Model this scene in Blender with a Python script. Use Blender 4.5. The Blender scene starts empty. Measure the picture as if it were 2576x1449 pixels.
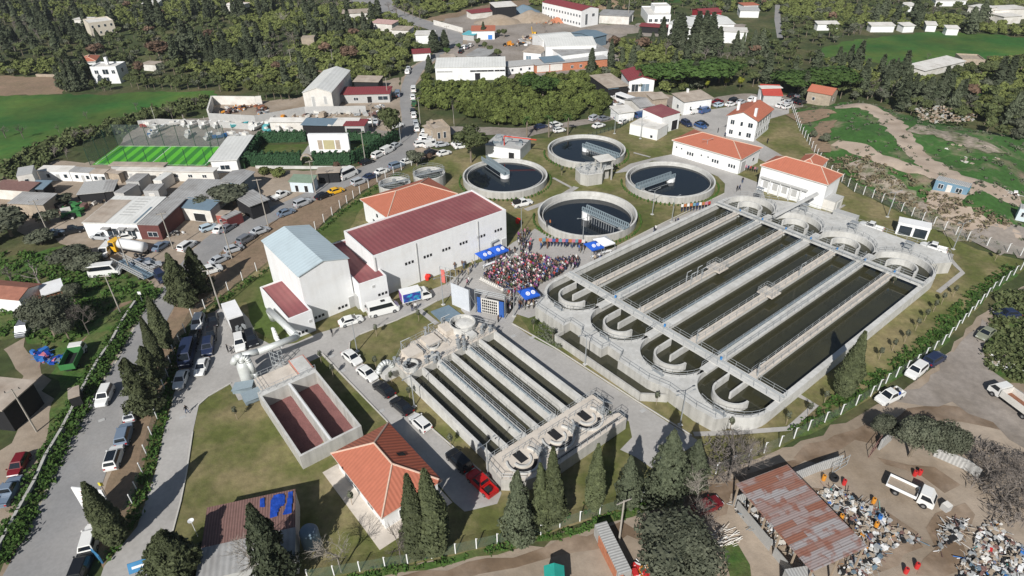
import bpy, math, random
import numpy as np
from mathutils import Vector, Matrix
R_=math.radians
# ---------------- camera, sky, sun, exposure ----------------
sc=bpy.context.scene
COL=sc.collection
FPX=1614.0; CX=1288.0; CY=724.5; CH=70.0
TH=R_(33.52); RO=R_(0.9)
Fv=np.array([0,math.cos(TH),-math.sin(TH)]); Uv=np.array([0,math.sin(TH),math.cos(TH)]); Rv=np.array([1.,0,0])
R2=Rv*math.cos(RO)-Uv*math.sin(RO); U2=Uv*math.cos(RO)+Rv*math.sin(RO)
cam=bpy.data.cameras.new("camera"); camo=bpy.data.objects.new("camera",cam); COL.objects.link(camo)
cam.sensor_width=36; cam.lens=FPX/2576*36; cam.clip_start=1; cam.clip_end=5000
mw=Matrix(((R2[0],U2[0],-Fv[0],0),(R2[1],U2[1],-Fv[1],0),(R2[2],U2[2],-Fv[2],CH),(0,0,0,1)))
camo.matrix_world=mw; sc.camera=camo
w=bpy.data.worlds.new("World"); sc.world=w; w.use_nodes=True
SUN_EL=R_(36.5); SUN_AZ=R_(18.5)      # shadows fall towards +Y turned 16 deg to +X
nt=w.node_tree; bg=nt.nodes['Background']; sky=nt.nodes.new('ShaderNodeTexSky'); sky.sky_type='NISHITA'
sky.sun_disc=False; sky.sun_elevation=SUN_EL; sky.sun_rotation=math.pi+SUN_AZ
sky.air_density=1.2; sky.dust_density=1.0
nt.links.new(sky.outputs[0],bg.inputs[0]); bg.inputs[1].default_value=0.052
sl=bpy.data.lights.new("sun",'SUN'); sl.energy=5.0; sl.angle=R_(0.5); sl.color=(1,.97,.925)
slo=bpy.data.objects.new("sun",sl); COL.objects.link(slo)
sd=Vector((math.sin(SUN_AZ)*math.cos(SUN_EL),math.cos(SUN_AZ)*math.cos(SUN_EL),-math.sin(SUN_EL)))
slo.rotation_euler=sd.to_track_quat('-Z','Y').to_euler(); slo.location=(0,-50,120)
sc.view_settings.view_transform='Standard'; sc.view_settings.look='None'; sc.view_settings.exposure=0.10; sc.view_settings.gamma=1
# ---------------- pixel -> world on a level plane ----------------
def P(x,y,z=0.0):
    d=Fv*FPX+R2*(x-CX)-U2*(y-CY); t=(z-CH)/d[2]
    return (d[0]*t, d[1]*t, z)
def g(rc,x,y): return ((rc%10)*644+x/4,(rc//10)*362.25+y/4)
def G(rc,x,y,z=0.0): return P(*g(rc,x,y),z)
def rng(s): return random.Random(s)
# ---------------- materials ----------------
MATS={}
def mat(name,col,rough=.8,var=.15,scale=1.5,col2=None,thr=.5,soft=.15,scale2=.3,bump=0,bscale=None,rnd=0,metal=0,spec=.3,wave=None,det=5,emit=None,big=0,streak=0):
    """noise-mottled principled material; col2 appears in patches; rnd varies per object; wave=(axis,period,strength)"""
    if name in MATS: return MATS[name]
    m=bpy.data.materials.new(name); m.use_nodes=True; n=m.node_tree; N=n.nodes; L=n.links
    b=N['Principled BSDF']; b.inputs['Roughness'].default_value=rough; b.inputs['Metallic'].default_value=metal
    b.inputs['Specular IOR Level'].default_value=spec
    tc=N.new('ShaderNodeTexCoord')
    def noise(s,d=det):
        q=N.new('ShaderNodeTexNoise'); q.inputs['Scale'].default_value=s; q.inputs['Detail'].default_value=d
        q.inputs['Roughness'].default_value=.6; L.new(tc.outputs['Object'],q.inputs['Vector']); return q.outputs['Fac']
    def mapr(src,a,bb,c,d):
        q=N.new('ShaderNodeMapRange'); L.new(src,q.inputs[0])
        for i,v in enumerate((a,bb,c,d)): q.inputs[i+1].default_value=v
        return q.outputs[0]
    base=N.new('ShaderNodeRGB'); base.outputs[0].default_value=(*col,1); cur=base.outputs[0]
    if col2:
        mx=N.new('ShaderNodeMix'); mx.data_type='RGBA'; L.new(cur,mx.inputs[6]); mx.inputs[7].default_value=(*col2,1)
        L.new(mapr(noise(scale2,6),thr-soft,thr+soft,0,1),mx.inputs[0]); cur=mx.outputs[2]
    def mul(cur,fac):
        v=N.new('ShaderNodeVectorMath'); v.operation='SCALE'; L.new(cur,v.inputs[0]); L.new(fac,v.inputs[3]); return v.outputs[0]
    if var: cur=mul(cur,mapr(noise(scale),.25,.75,1-var,1+var))
    if streak:
        mp=N.new('ShaderNodeMapping'); mp.inputs['Scale'].default_value=(1.3,1.3,.09); L.new(tc.outputs['Object'],mp.inputs[0]); q=N.new('ShaderNodeTexNoise'); q.inputs['Scale'].default_value=1.0; q.inputs['Detail'].default_value=6; L.new(mp.outputs[0],q.inputs['Vector'])
        cur=mul(cur,mapr(q.outputs['Fac'],.35,.7,1+streak*.3,1-streak))
    if big: cur=mul(cur,mapr(noise(scale*.07,3),.3,.7,1-big,1+big))
    if rnd:
        oi=N.new('ShaderNodeObjectInfo'); cur=mul(cur,mapr(oi.outputs['Random'],0,1,1-rnd,1+rnd))
    if wave:
        ax,per,st=wave; wv=N.new('ShaderNodeTexWave'); wv.bands_direction=ax; wv.inputs['Scale'].default_value=.314/per
        wv.inputs['Distortion'].default_value=.15; L.new(tc.outputs['Object'],wv.inputs['Vector'])
        cur=mul(cur,mapr(wv.outputs['Fac'],0,1,1-st,1+st*.4))
        bp=N.new('ShaderNodeBump'); bp.inputs['Strength'].default_value=.5; bp.inputs['Distance'].default_value=.05
        L.new(wv.outputs['Fac'],bp.inputs['Height']); L.new(bp.outputs[0],b.inputs['Normal'])
    elif bump:
        bp=N.new('ShaderNodeBump'); bp.inputs['Strength'].default_value=bump; bp.inputs['Distance'].default_value=.15
        L.new(noise(bscale or scale*2),bp.inputs['Height']); L.new(bp.outputs[0],b.inputs['Normal'])
    L.new(cur,b.inputs['Base Color'])
    if emit: b.inputs['Emission Color'].default_value=(*emit,1); b.inputs['Emission Strength'].default_value=.6
    m.diffuse_color=(*col,1); MATS[name]=m; return m
def hexc(r,g_,b): return tuple((v/255)**2.2 for v in (r,g_,b))
# ground
m_scrub=mat('scrub_ground',(.050,.068,.022),.95,.35,.6,(.12,.105,.05),.58,.12,.06,bump=.4,bscale=2,big=.25)
m_soil=mat('tilled_soil',(.26,.18,.125),.95,.22,.9,(.20,.15,.095),.5,.2,.15,bump=.5,bscale=2.5,big=.12)
m_dirt=mat('packed_dirt',(.34,.28,.22),.95,.16,.7,(.25,.195,.14),.55,.12,.07,bump=.25,bscale=3,big=.15)
m_lot=mat('gravel_yard',(.30,.265,.235),.95,.2,.9,(.21,.18,.15),.55,.15,.08,bump=.25,bscale=4,big=.12)
m_mud=mat('brown_track',(.165,.115,.075),.9,.25,.5,(.28,.215,.16),.52,.1,.12,bump=.3,big=.15)
m_lawn=mat('dry_lawn',(.108,.120,.034),.95,.30,.8,(.21,.175,.088),.50,.10,.11,bump=.35,bscale=4,big=.22)
m_lawn2=mat('green_lawn',(.07,.105,.022),.95,.25,.8,(.13,.12,.05),.6,.14,.1,bump=.35,bscale=4,big=.2)
m_field=mat('green_field',(.030,.105,.018),.95,.2,.5,(.085,.13,.025),.54,.14,.045,big=.3)
m_weed=mat('weeds',(.05,.11,.02),.95,.4,1.2,(.13,.12,.05),.55,.15,.2,bump=.6,bscale=3,big=.2)
m_asph=mat('asphalt',(.255,.252,.25),.9,.10,2.5,(.29,.28,.27),.54,.12,.09,bump=.1,bscale=20,big=.1)
m_pave=mat('concrete_block_paving',(.39,.375,.355),.9,.10,1.8,(.32,.305,.285),.58,.12,.12,bump=.1,bscale=15,big=.08)
m_kerb=mat('kerb_stone',(.5,.48,.44),.9,.1,2)
m_paint=mat('road_paint',(.6,.55,.4),.8,.3,6)
m_rubble=mat('rubble_earth',(.36,.30,.25),.95,.35,1.2,(.10,.12,.05),.52,.12,.25,bump=.7,bscale=2,big=.2)
m_moundg=mat('mound_grass',(.045,.115,.024),.95,.28,.8,(.24,.19,.135),.60,.09,.11,bump=.5,bscale=2,big=.2)
# construction
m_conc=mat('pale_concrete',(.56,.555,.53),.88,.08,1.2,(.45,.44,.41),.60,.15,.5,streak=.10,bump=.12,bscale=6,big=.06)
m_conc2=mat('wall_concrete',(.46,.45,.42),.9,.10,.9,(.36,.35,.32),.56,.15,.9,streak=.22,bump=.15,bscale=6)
m_conc3=mat('warm_concrete',(.60,.54,.47),.9,.08,1.2,(.47,.42,.36),.6,.15,.5,bump=.1)
m_white=mat('white_render',(.76,.765,.765),.85,.03,.5,(.70,.69,.67),.64,.15,.35,streak=.045)
m_offwhite=mat('old_white_render',(.66,.64,.60),.9,.08,.8,(.5,.47,.42),.6,.15,.3)
m_grey=mat('grey_render',(.42,.42,.41),.9,.1,1)
m_beige=mat('beige_stone',(.42,.35,.27),.95,.2,1.5,(.3,.25,.2),.5,.2,.6)
m_brick=mat('orange_brick',(.45,.18,.10),.9,.2,2)
m_redroof=mat('dark_red_sheet_roof',(.26,.085,.09),.55,.07,.4,(.31,.125,.12),.60,.12,.12,big=.08,wave=('X',1.0,.10),spec=.3)
m_redroof2=mat('maroon_roof',(.24,.05,.055),.6,.1,.6,wave=('X',.8,.1))
m_tile=mat('orange_clay_tile',(.43,.145,.09),.8,.08,1.2,(.41,.14,.085),.55,.2,.4,wave=('X',.55,.04))
m_tiley=mat('orange_clay_tile_down',(.43,.145,.09),.8,.08,1.2,(.41,.14,.085),.55,.2,.4,wave=('Y',.55,.04))
m_tilerow=mat('ribbed_orange_tile',(.43,.14,.085),.8,.08,1.2,wave=('X',.62,.38))
m_ridge=mat('ridge_mortar',(.58,.42,.33),.9,.2,6)
m_blueroof=mat('pale_blue_sheet_roof',(.47,.56,.60),.5,.05,.3,(.40,.47,.50),.6,.12,.2,wave=('Y',.9,.05))
m_whiteroof=mat('white_sheet_roof',(.70,.70,.67),.5,.05,.5,(.6,.6,.57),.6,.2,.15,wave=('X',1.1,.06))
m_greyroof=mat('grey_sheet_roof',(.36,.36,.355),.7,.12,.8,(.26,.25,.24),.55,.15,.25,wave=('X',.7,.14))
m_tanroof=mat('weathered_tan_roof',(.42,.36,.30),.85,.15,.8,(.30,.24,.19),.55,.15,.3)
m_zinc=mat('zinc_sheet',(.42,.42,.41),.6,.12,2,wave=('X',.35,.25))
m_brownroof=mat('brown_corrugated_roof',(.20,.115,.10),.8,.15,1.5,wave=('X',.32,.30))
m_slate=mat('slate_blue_sheet',(.15,.21,.26),.6,.1,1)
m_steel=mat('galvanised_steel',(.36,.38,.39),.55,.1,3,metal=.3)
m_bsteel=mat('blue_grey_steel',(.21,.26,.29),.6,.08,3)
m_duct=mat('silver_duct',(.62,.64,.62),.45,.06,2,metal=.25)
m_glass=mat('dark_window_glass',(.025,.035,.045),.12,.1,2,spec=.6)
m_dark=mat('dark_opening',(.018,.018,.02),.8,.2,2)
m_black=mat('black_rubber',(.02,.02,.02),.9,.1,4)
m_greenp=mat('green_paint',(.05,.2,.06),.6,.1,2)
m_wood=mat('timber_pole',(.34,.27,.2),.9,.15,4)
m_polec=mat('concrete_pole',(.36,.33,.29),.9,.1,3)
m_media=mat('red_brown_filter_media',(.20,.09,.085),.95,.22,4,(.25,.115,.105),.5,.2,.35,bump=.4,bscale=9)
m_tarp=mat('blue_tarpaulin',(.015,.06,.34),.45,.35,1.6,bump=.6,bscale=2)
m_netg=mat('dark_green_net',(.02,.06,.04),.9,.2,3)
def water(name,col,rough=.12):
    m=mat(name,col,rough,.12,.4,(col[0]*1.35,col[1]*1.3,col[2]*1.1),.55,.2,.12,spec=.5); return m
m_w1=water('dark_blue_tank_water',(.010,.0135,.019),.06)
m_w2=water('brown_basin_water',(.034,.034,.021),.07)
m_w3=water('green_tank_water',(.045,.055,.04),.2)
# foliage: colour drifts from leaf to leaf and from tree to tree
def leaf(name,c,c2,rnd=.22): return mat(name,c,.75,.33,2.2,c2,.52,.16,1.1,rnd=rnd,spec=.2,det=3)
m_cyp=leaf('cypress_foliage',(.050,.064,.036),(.068,.080,.046))
m_cypn=leaf('near_cypress_foliage',(.056,.068,.032),(.078,.090,.042))
m_con=leaf('conifer_foliage',(.064,.078,.046),(.092,.106,.064))
m_oli=leaf('olive_foliage',(.074,.084,.055),(.105,.112,.076))
m_brd=leaf('broadleaf_foliage',(.066,.086,.032),(.098,.112,.046))
m_orc=leaf('citrus_foliage',(.088,.110,.032),(.125,.138,.045),.3)
m_grv=leaf('grove_foliage',(.075,.100,.026),(.115,.135,.036),.3)
m_pin=leaf('pine_foliage',(.045,.085,.020),(.062,.105,.026))
m_yel=leaf('mimosa_foliage',(.20,.20,.02),(.12,.15,.02))
m_hed=leaf('hedge_foliage',(.040,.095,.018),(.065,.115,.022),.2)
m_rus=leaf('rust_brown_foliage',(.17,.105,.07),(.12,.085,.06))
m_twig=mat('bare_twigs',(.155,.135,.12),.95,.3,2,rnd=.2)
m_twigp=mat('pale_bare_twigs',(.32,.29,.25),.95,.3,2,rnd=.15)
m_trunk=mat('bark',(.20,.165,.125),.95,.25,3)
# ---------------- mesh building ----------------
class MB:
    def __init__(s,*mats): s.v=[];s.f=[];s.m=[];s.mats=list(mats);s.cm=0
    def mi(s,m):
        if m not in s.mats: s.mats.append(m)
        s.cm=s.mats.index(m); return s
    def add(s,vs,fs):
        o=len(s.v); s.v+= [tuple(float(c) for c in q) for q in vs]
        for q in fs: s.f.append(tuple(i+o for i in q)); s.m.append(s.cm)
        return s
    def box(s,x0,y0,z0,x1,y1,z1):
        return s.add([(x0,y0,z0),(x1,y0,z0),(x1,y1,z0),(x0,y1,z0),(x0,y0,z1),(x1,y0,z1),(x1,y1,z1),(x0,y1,z1)],
          [(3,2,1,0),(4,5,6,7),(0,1,5,4),(1,2,6,5),(2,3,7,6),(3,0,4,7)])
    def cbox(s,cx,cy,z0,sx,sy,sz,r=0):
        c,d=math.cos(r),math.sin(r); v=[]
        for z in(z0,z0+sz):
            for a,b in((-1,-1),(1,-1),(1,1),(-1,1)):
                x,y=a*sx/2,b*sy/2; v.append((cx+x*c-y*d,cy+x*d+y*c,z))
        return s.add(v,[(3,2,1,0),(4,5,6,7),(0,1,5,4),(1,2,6,5),(2,3,7,6),(3,0,4,7)])
    def prism(s,poly,z0,z1,bottom=False):
        n=len(poly); a=sum(poly[i][0]*poly[(i+1)%n][1]-poly[(i+1)%n][0]*poly[i][1] for i in range(n))
        if a<0: poly=poly[::-1]
        f=[tuple(range(n,2*n))]+[(i,(i+1)%n,(i+1)%n+n,i+n) for i in range(n)]
        if bottom: f.append(tuple(range(n-1,-1,-1)))
        return s.add([(p[0],p[1],z0) for p in poly]+[(p[0],p[1],z1) for p in poly],f)
    def face(s,pts): return s.add(pts,[tuple(range(len(pts)))])
    def tube(s,p,q,r,n=6,r2=None,cap=True):
        p=Vector(p);q=Vector(q);d=q-p
        if d.length<1e-6: return s
        d.normalize(); a=d.orthogonal().normalized(); b=d.cross(a); r2=r if r2 is None else r2
        v=[];
        for c,rr in((p,r),(q,r2)):
            for i in range(n):
                t=2*math.pi*(i+.5)/n; v.append(c+a*math.cos(t)*rr+b*math.sin(t)*rr)
        f=[(i,(i+1)%n,(i+1)%n+n,i+n) for i in range(n)]
        if cap: f+=[tuple(range(n-1,-1,-1)),tuple(range(n,2*n))]
        return s.add(v,f)
    def path(s,pts,r,n=8):
        for a,b in zip(pts,pts[1:]): s.tube(a,b,r,n)
        return s
    def lathe(s,prof,cx=0,cy=0,n=24,closed=False):
        v=[];k=len(prof)
        for i in range(n):
            t=2*math.pi*i/n
            for r,z in prof: v.append((cx+r*math.cos(t),cy+r*math.sin(t),z))
        f=[];rngk=k if closed else k-1
        for i in range(n):
            j=(i+1)%n
            for a in range(rngk):
                b=(a+1)%k; f.append((i*k+a,j*k+a,j*k+b,i*k+b))
        return s.add(v,f)
    def arcwall(s,cx,cy,r,t,a0,a1,z0,z1,n=16):
        """curved wall, centre line radius r, thickness t, angles in radians"""
        v=[]
        for i in range(n+1):
            a=a0+(a1-a0)*i/n; c,d=math.cos(a),math.sin(a)
            for rr,z in((r-t/2,z0),(r+t/2,z0),(r+t/2,z1),(r-t/2,z1)): v.append((cx+rr*c,cy+rr*d,z))
        f=[]
        for i in range(n):
            for k in range(4): f.append((4*i+k,4*i+(k+1)%4,4*i+4+(k+1)%4,4*i+4+k))
        f+=[(3,2,1,0),(4*n,4*n+1,4*n+2,4*n+3)]
        return s.add(v,f)
    def mesh(s,name):
        me=bpy.data.meshes.new(name); me.from_pydata(s.v,[],s.f)
        for m in s.mats: me.materials.append(m)
        me.polygons.foreach_set('material_index',s.m); me.update()
        return me
    def build(s,name,parent=None,smooth=False):
        me=s.mesh(name)
        if smooth: me.polygons.foreach_set('use_smooth',[True]*len(me.polygons))
        o=bpy.data.objects.new(name,me); COL.objects.link(o)
        if parent: o.parent=parent
        return o
def tag(o,label=None,cat=None,group=None,kind=None):
    if label: o['label']=label
    if cat: o['category']=cat
    if group: o['group']=group
    if kind: o['kind']=kind
    return o
def empty(name,loc,rz=0,label=None,cat=None,group=None):
    o=bpy.data.objects.new(name,None); o.empty_display_size=.5; COL.objects.link(o); o.location=loc; o.rotation_euler=(0,0,rz)
    return tag(o,label,cat,group)
def link(name,me,parent=None,loc=(0,0,0),rz=0,sc_=None):
    o=bpy.data.objects.new(name,me); COL.objects.link(o); o.location=loc; o.rotation_euler=(0,0,rz)
    if sc_: o.scale=sc_
    if parent: o.parent=parent
    return o
def jit(pts,amp,step,seed,closed=True):
    """subdivide a world polygon edge and roughen it"""
    r=rng(seed); out=[]; n=len(pts)
    for i in range(n if closed else n-1):
        a,b=pts[i],pts[(i+1)%n]; L=math.hypot(b[0]-a[0],b[1]-a[1]); k=max(1,int(L/step))
        for j in range(k):
            t=j/k; q=amp if j else amp*.3
            out.append((a[0]+(b[0]-a[0])*t+r.uniform(-q,q),a[1]+(b[1]-a[1])*t+r.uniform(-q,q)))
    if not closed: out.append(pts[-1])
    return out
def sheet(name,px,z,m,label=None,cat=None,amp=0,step=2.5,kind='structure',parent=None,smooth=0,world=False,seed=1):
    pts=[(p[0],p[1]) for p in px] if world else [P(p[0],p[1],z)[:2] for p in px]
    for _ in range(smooth):
        q=[]
        for i in range(len(pts)):
            a,b=pts[i],pts[(i+1)%len(pts)]; q+=[(a[0]*.75+b[0]*.25,a[1]*.75+b[1]*.25),(a[0]*.25+b[0]*.75,a[1]*.25+b[1]*.75)]
        pts=q
    if amp: pts=jit(pts,amp,step,seed)
    n=len(pts); a=sum(pts[i][0]*pts[(i+1)%n][1]-pts[(i+1)%n][0]*pts[i][1] for i in range(n))
    if a<0: pts=pts[::-1]
    o=MB(m).face([(p[0],p[1],z) for p in pts]).build(name,parent)
    # triangulate for concave outlines
    import bmesh
    bm=bmesh.new(); bm.from_mesh(o.data); bmesh.ops.triangulate(bm,faces=bm.faces[:]); bm.to_mesh(o.data); bm.free()
    tag(o,label,cat,None,None if parent else kind); return o
def ribbon(name,left,z,m,w,label=None,cat=None,kind='structure',h=0,world=False,closed=False):
    """strip of width w along a pixel polyline; h>0 makes it a raised kerb"""
    pts=[Vector(p[:2]) for p in left] if world else [Vector(P(p[0],p[1],z)[:2]) for p in left]
    mb=MB(m); n=len(pts)
    offs=[]
    for i in range(n):
        a=pts[max(0,i-1)] if not closed else pts[i-1]; b=pts[min(n-1,i+1)] if not closed else pts[(i+1)%n]
        d=(b-a); d.normalize(); nn=Vector((-d.y,d.x)); offs.append((pts[i]-nn*w/2,pts[i]+nn*w/2))
    for i in range(n if closed else n-1):
        j=(i+1)%n; (a,b),(c,d)=offs[i],offs[j]
        if h: mb.prism([a,c,d,b],z,z+h)
        else: mb.face([(a.x,a.y,z),(c.x,c.y,z),(d.x,d.y,z),(b.x,b.y,z)])
    o=mb.build(name); tag(o,label,cat,None,kind); return o
def inpoly(x,y,poly):
    c=False; n=len(poly); j=n-1
    for i in range(n):
        xi,yi=poly[i][0],poly[i][1]; xj,yj=poly[j][0],poly[j][1]
        if (yi>y)!=(yj>y) and x<(xj-xi)*(y-yi)/(yj-yi)+xi: c=not c
        j=i
    return c
def scatter(poly,spacing,seed,jitter=.4,avoid=()):
    xs=[p[0] for p in poly]; ys=[p[1] for p in poly]; r=rng(seed); out=[]
    y=min(ys); k=0
    while y<max(ys):
        x=min(xs)+(spacing/2 if k%2 else 0)
        while x<max(xs):
            a=x+r.uniform(-jitter,jitter)*spacing; b=y+r.uniform(-jitter,jitter)*spacing
            if inpoly(a,b,poly) and not any(inpoly(a,b,q) for q in avoid): out.append((a,b))
            x+=spacing
        y+=spacing*.9; k+=1
    return out
def wpoly(px): return [P(p[0],p[1])[:2] for p in px]
# ================= GROUND =================
def big_ground():
    mb=MB(m_scrub); mb.face([(-2500,-300,0),(2500,-300,0),(2500,4000,0),(-2500,4000,0)])
    o=mb.build('ground'); tag(o,kind='structure')
big_ground()
S=sheet
S('grass_field',[(-120,250),(0,240),(140,237),(250,240),(330,233),(540,228),(548,250),(500,262),(430,268),(360,290),(335,310),(232,322),(150,352),(85,385),(0,440),(-150,480)],.02,m_field,amp=1.2,seed=2)
S('ploughed_field',[(-100,188),(0,190),(152,196),(156,236),(0,241),(-100,246)],.03,m_soil,amp=.8,seed=3)
S('meadow',[(2060,122),(2150,100),(2250,88),(2360,78),(2480,85),(2640,104),(2640,140),(2500,140),(2440,158),(2330,168),(2250,165),(2150,152),(2055,142)],.02,m_field,amp=1.5,seed=4)
S('far_meadow',[(1620,-8),(1900,-8),(1850,18),(1780,13),(1640,3)],.02,m_field,amp=1.5,seed=5)
S('orchard_clearing',[(2376,200),(2440,190),(2530,235),(2520,300),(2440,280)],.02,m_field,amp=2,seed=6)
S('bare_slope',[(1060,50),(1240,8),(1330,-2),(1365,8),(1250,26),(1130,54)],.02,m_soil,amp=1.5,seed=7)
S('industrial_yard',[(1118,48),(1250,22),(1370,32),(1510,60),(1600,62),(1600,80),(1545,98),(1560,165),(1400,205),(1270,195),(1200,165),(1120,135),(1090,90)],.03,m_lot,amp=1.5,seed=8)
S('industrial_yard',[(1600,60),(1740,48),(1880,62),(1880,88),(1700,95),(1610,90)],.03,m_lot,amp=1.5,seed=9)
S('workshop_yard',[(720,250),(770,240),(1005,195),(1012,262),(995,330),(890,345),(540,300),(525,262)],.03,m_dirt,amp=.8,seed=10)
S('boat_yard',[(360,305),(540,295),(900,320),(985,330),(1000,372),(900,345),(760,352),(660,345),(560,372),(290,372),(330,330)],.04,m_lot,amp=.5,seed=11)
S('hut_yard',[(-80,455),(60,425),(150,405),(640,420),(690,430),(800,428),(870,432),(660,545),(560,600),(400,720),(290,640),(180,600),(60,590),(30,560),(-80,560)],.03,m_dirt,amp=1,seed=12)
S('farm_track',[(10,880),(60,850),(100,900),(130,1000),(170,1100),(110,1190),(60,1290),(-40,1470),(-120,1400),(-20,1180),(50,1050),(40,930)],.03,m_dirt,amp=1,seed=13)
S('vegetable_plot',[(190,870),(300,765),(350,750),(330,800),(230,900),(150,960)],.035,m_soil,amp=.8,seed=14)
S('weed_patch',[(0,640),(180,620),(290,690),(390,720),(350,760),(250,800),(150,960),(100,870),(60,840),(0,860),(-80,800)],.02,m_weed,amp=1.5,seed=15)
# road: verge, then asphalt
rl=[(-70,1560),(15,1440),(75,1312),(125,1212),(182,1087),(232,994),(287,912),(350,794),(405,730),(452,665),(500,612),(550,575),(644,535),(731,502),(799,470),(869,437),(939,407),(994,375),(1010,345),(1012,300),(1004,250),(1014,200),(1036,170),(1069,150),(1098,130),(1106,98),(1082,72),(1006,57),(926,17),(840,-10)]
rr=[(1000,-14),(985,15),(1049,45),(1150,72),(1172,108),(1134,120),(1096,150),(1066,172),(1049,205),(1036,225),(1036,262),(1041,310),(1053,345),(1049,368),(1019,407),(954,434),(889,464),(824,489),(744,527),(644,580),(590,604),(537,650),(490,695),(437,770),(400,850),(362,930),(330,1010),(297,1087),(265,1199),(228,1290),(214,1362),(190,1449),(170,1560)]
S('road_verge',[(x-14 if y>300 else x-6,y) for x,y in rl]+[(x+(24 if y>700 else 6),y) for x,y in rr],.045,m_dirt,amp=.7,seed=16)
S('tilled_verge',[(350,1449),(262,1440),(214,1362),(270,1210),(300,1100),(340,1020),(440,770),(490,700),(537,655),(590,608),(650,578),(750,522),(830,488),(890,462),(950,436),(1015,410),(1040,405),(960,455),(912,480),(856,520),(800,574),(680,652),(575,730),(485,800),(440,890),(415,975),(397,1050),(362,1170),(335,1265),(300,1340)],.06,m_soil,amp=.5,seed=17)
S('road',rl+rr,.085,m_asph,smooth=1)
S('side_road',[(1950,12),(1962,12),(1964,50),(1970,95),(1955,95),(1948,50)],.05,m_asph)
S('forecourt',[(140,600),(230,580),(330,600),(430,590),(520,560),(640,525),(690,490),(760,462),(790,474),(640,545),(550,590),(500,620),(440,690),(400,728),(330,670),(250,650),(180,630)],.075,m_dirt,amp=.4,seed=18)
ribbon('edge_line',[(x+5,y-3) for x,y in rl[2:9]],.10,m_paint,.14)
# plant grounds
SITE=[(262,1420),(335,1267),(362,1170),(397,1055),(420,975),(445,890),(475,832),(500,800),(575,733),(660,668),(720,620),(797,580),(858,526),(908,490),(952,460),(1010,432),(1060,408),(1135,382),(1230,352),(1370,348),(1560,322),(1590,300),(1640,280),(1700,272),(1850,262),(1990,272),(2010,320),(2075,425),(2117,460),(2149,484),(2194,500),(2222,515),(2267,536),(2347,575),(2400,602),(2460,628),(2532,645),(2600,662),(2494,738),(2369,872),(2302,922),(2227,970),(2189,1002),(2114,1048),(2032,1090),(1960,1130),(1800,1198),(1663,1252),(1508,1300),(1455,1317),(1408,1332),(1360,1350),(1251,1372),(1146,1397),(1026,1422),(906,1442),(776,1466),(500,1530),(330,1520)]
S('lawn',SITE,.07,m_lawn,amp=.15,seed=20)
S('lawn',[(790,588),(860,532),(910,495),(955,470),(960,500),(915,520),(860,610),(830,640)],.09,m_lawn2,amp=.6,seed=21)
S('lawn',[(560,760),(620,712),(690,668),(700,730),(760,850),(700,868),(640,830),(620,760)],.09,m_lawn2,amp=.4,seed=22)
S('lawn',[(1300,775),(1350,790),(1420,850),(1400,880),(1340,850)],.09,m_lawn2,amp=.4,seed=23)
S('paving',[(262,1424),(345,1325),(390,1190),(412,1087),(438,990),(470,905),(500,830),(520,800),(560,768),(590,765),(625,800),(650,850),(692,872),(745,862),(800,838),(880,815),(920,795),(1000,770),(1050,742),(1120,715),(1190,665),(1240,650),(1290,610),(1330,588),(1345,575),(1365,586),(1420,603),(1500,612),(1533,630),(1640,575),(1740,530),(1822,487),(1824,462),(1806,444),(1760,424),(1700,407),(1640,404),(1575,432),(1545,436),(1585,412),(1640,398),(1690,388),(1760,405),(1862,442),(1915,462),(1925,500),(2070,530),(2130,545),(2240,592),(2400,640),(2392,654),(2300,650),(2000,560),(1900,530),(1835,540),(1700,600),(1560,670),(1440,720),(1360,790),(1330,800),(1300,790),(1288,814),(1340,850),(1400,880),(1475,930),(1600,1010),(1680,1062),(1735,1095),(1760,1110),(1700,1150),(1640,1178),(1600,1150),(1560,1131),(1590,1100),(1582,1060),(1478,1003),(1380,935),(1288,870),(1230,835),(1180,800),(1160,780),(1155,735),(1100,758),(1060,780),(1000,805),(905,842),(880,860),(878,885),(900,905),(954,957),(1006,1002),(1094,1087),(1180,1165),(1251,1222),(1262,1240),(1251,1267),(1184,1284),(1169,1287),(1140,1262),(1100,1215),(994,1087),(969,1057),(811,895),(790,905),(700,940),(620,985),(582,964),(525,998),(500,1019),(485,1087),(470,1187),(455,1262),(435,1340),(405,1400),(400,1440),(470,1530),(330,1530),(250,1460)],.11,m_pave)
S('paving',[(1700,300),(1720,285),(1880,262),(1985,262),(1985,285),(1830,330),(1900,352),(1975,395),(1950,420),(1910,400),(1840,358),(1790,340),(1740,320)],.11,m_pave)
S('paving',[(780,900),(760,890),(700,905),(640,930),(640,985),(700,960),(780,925)],.125,m_pave)
# thin paved footpaths and kerbs across the lawns
for k,(pl,wd) in enumerate([([(1745,1092),(1850,1088),(1985,1078),(2052,1018),(2010,995)],.9),([(2390,650),(2405,668),(2422,685),(2360,735)],.9),([(1056,780),(1100,815)],1.0),([(1288+103,362+85),(1288+150,362+110)],.8),([(1322,528),(1400,500),(1450,470)],1.6),([(1594,384),(1636,395)],.7),([(2100,531),(2125,515)],.6),([(1034,755),(1056,720)],.7),([(585,964),(606,1004),(622,998)],.8)]):
    ribbon('footpath',pl,.135,m_pave,wd)
for pl in [[(811,890),(969,1055),(994,1085)],[(880,862),(878,885),(900,905),(954,957),(1094,1085),(1250,1221)],[(1288,814),(1400,878),(1600,1008),(1740,1096)],[(485,1087),(470,1187),(455,1262),(433,1345)],[(1533,630),(1640,575),(1822,487)],[(905,842),(1000,805),(1100,757)],[(500,1019),(525,997),(582,964)]]:
    ribbon('kerb',pl,.12,m_kerb,.18,h=.13)
S('road_paving_patch',[(1040,362),(1062,362),(1090,375),(1140,380),(1040,405),(1015,405)],.065,m_dirt,amp=.5,seed=25)
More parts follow.
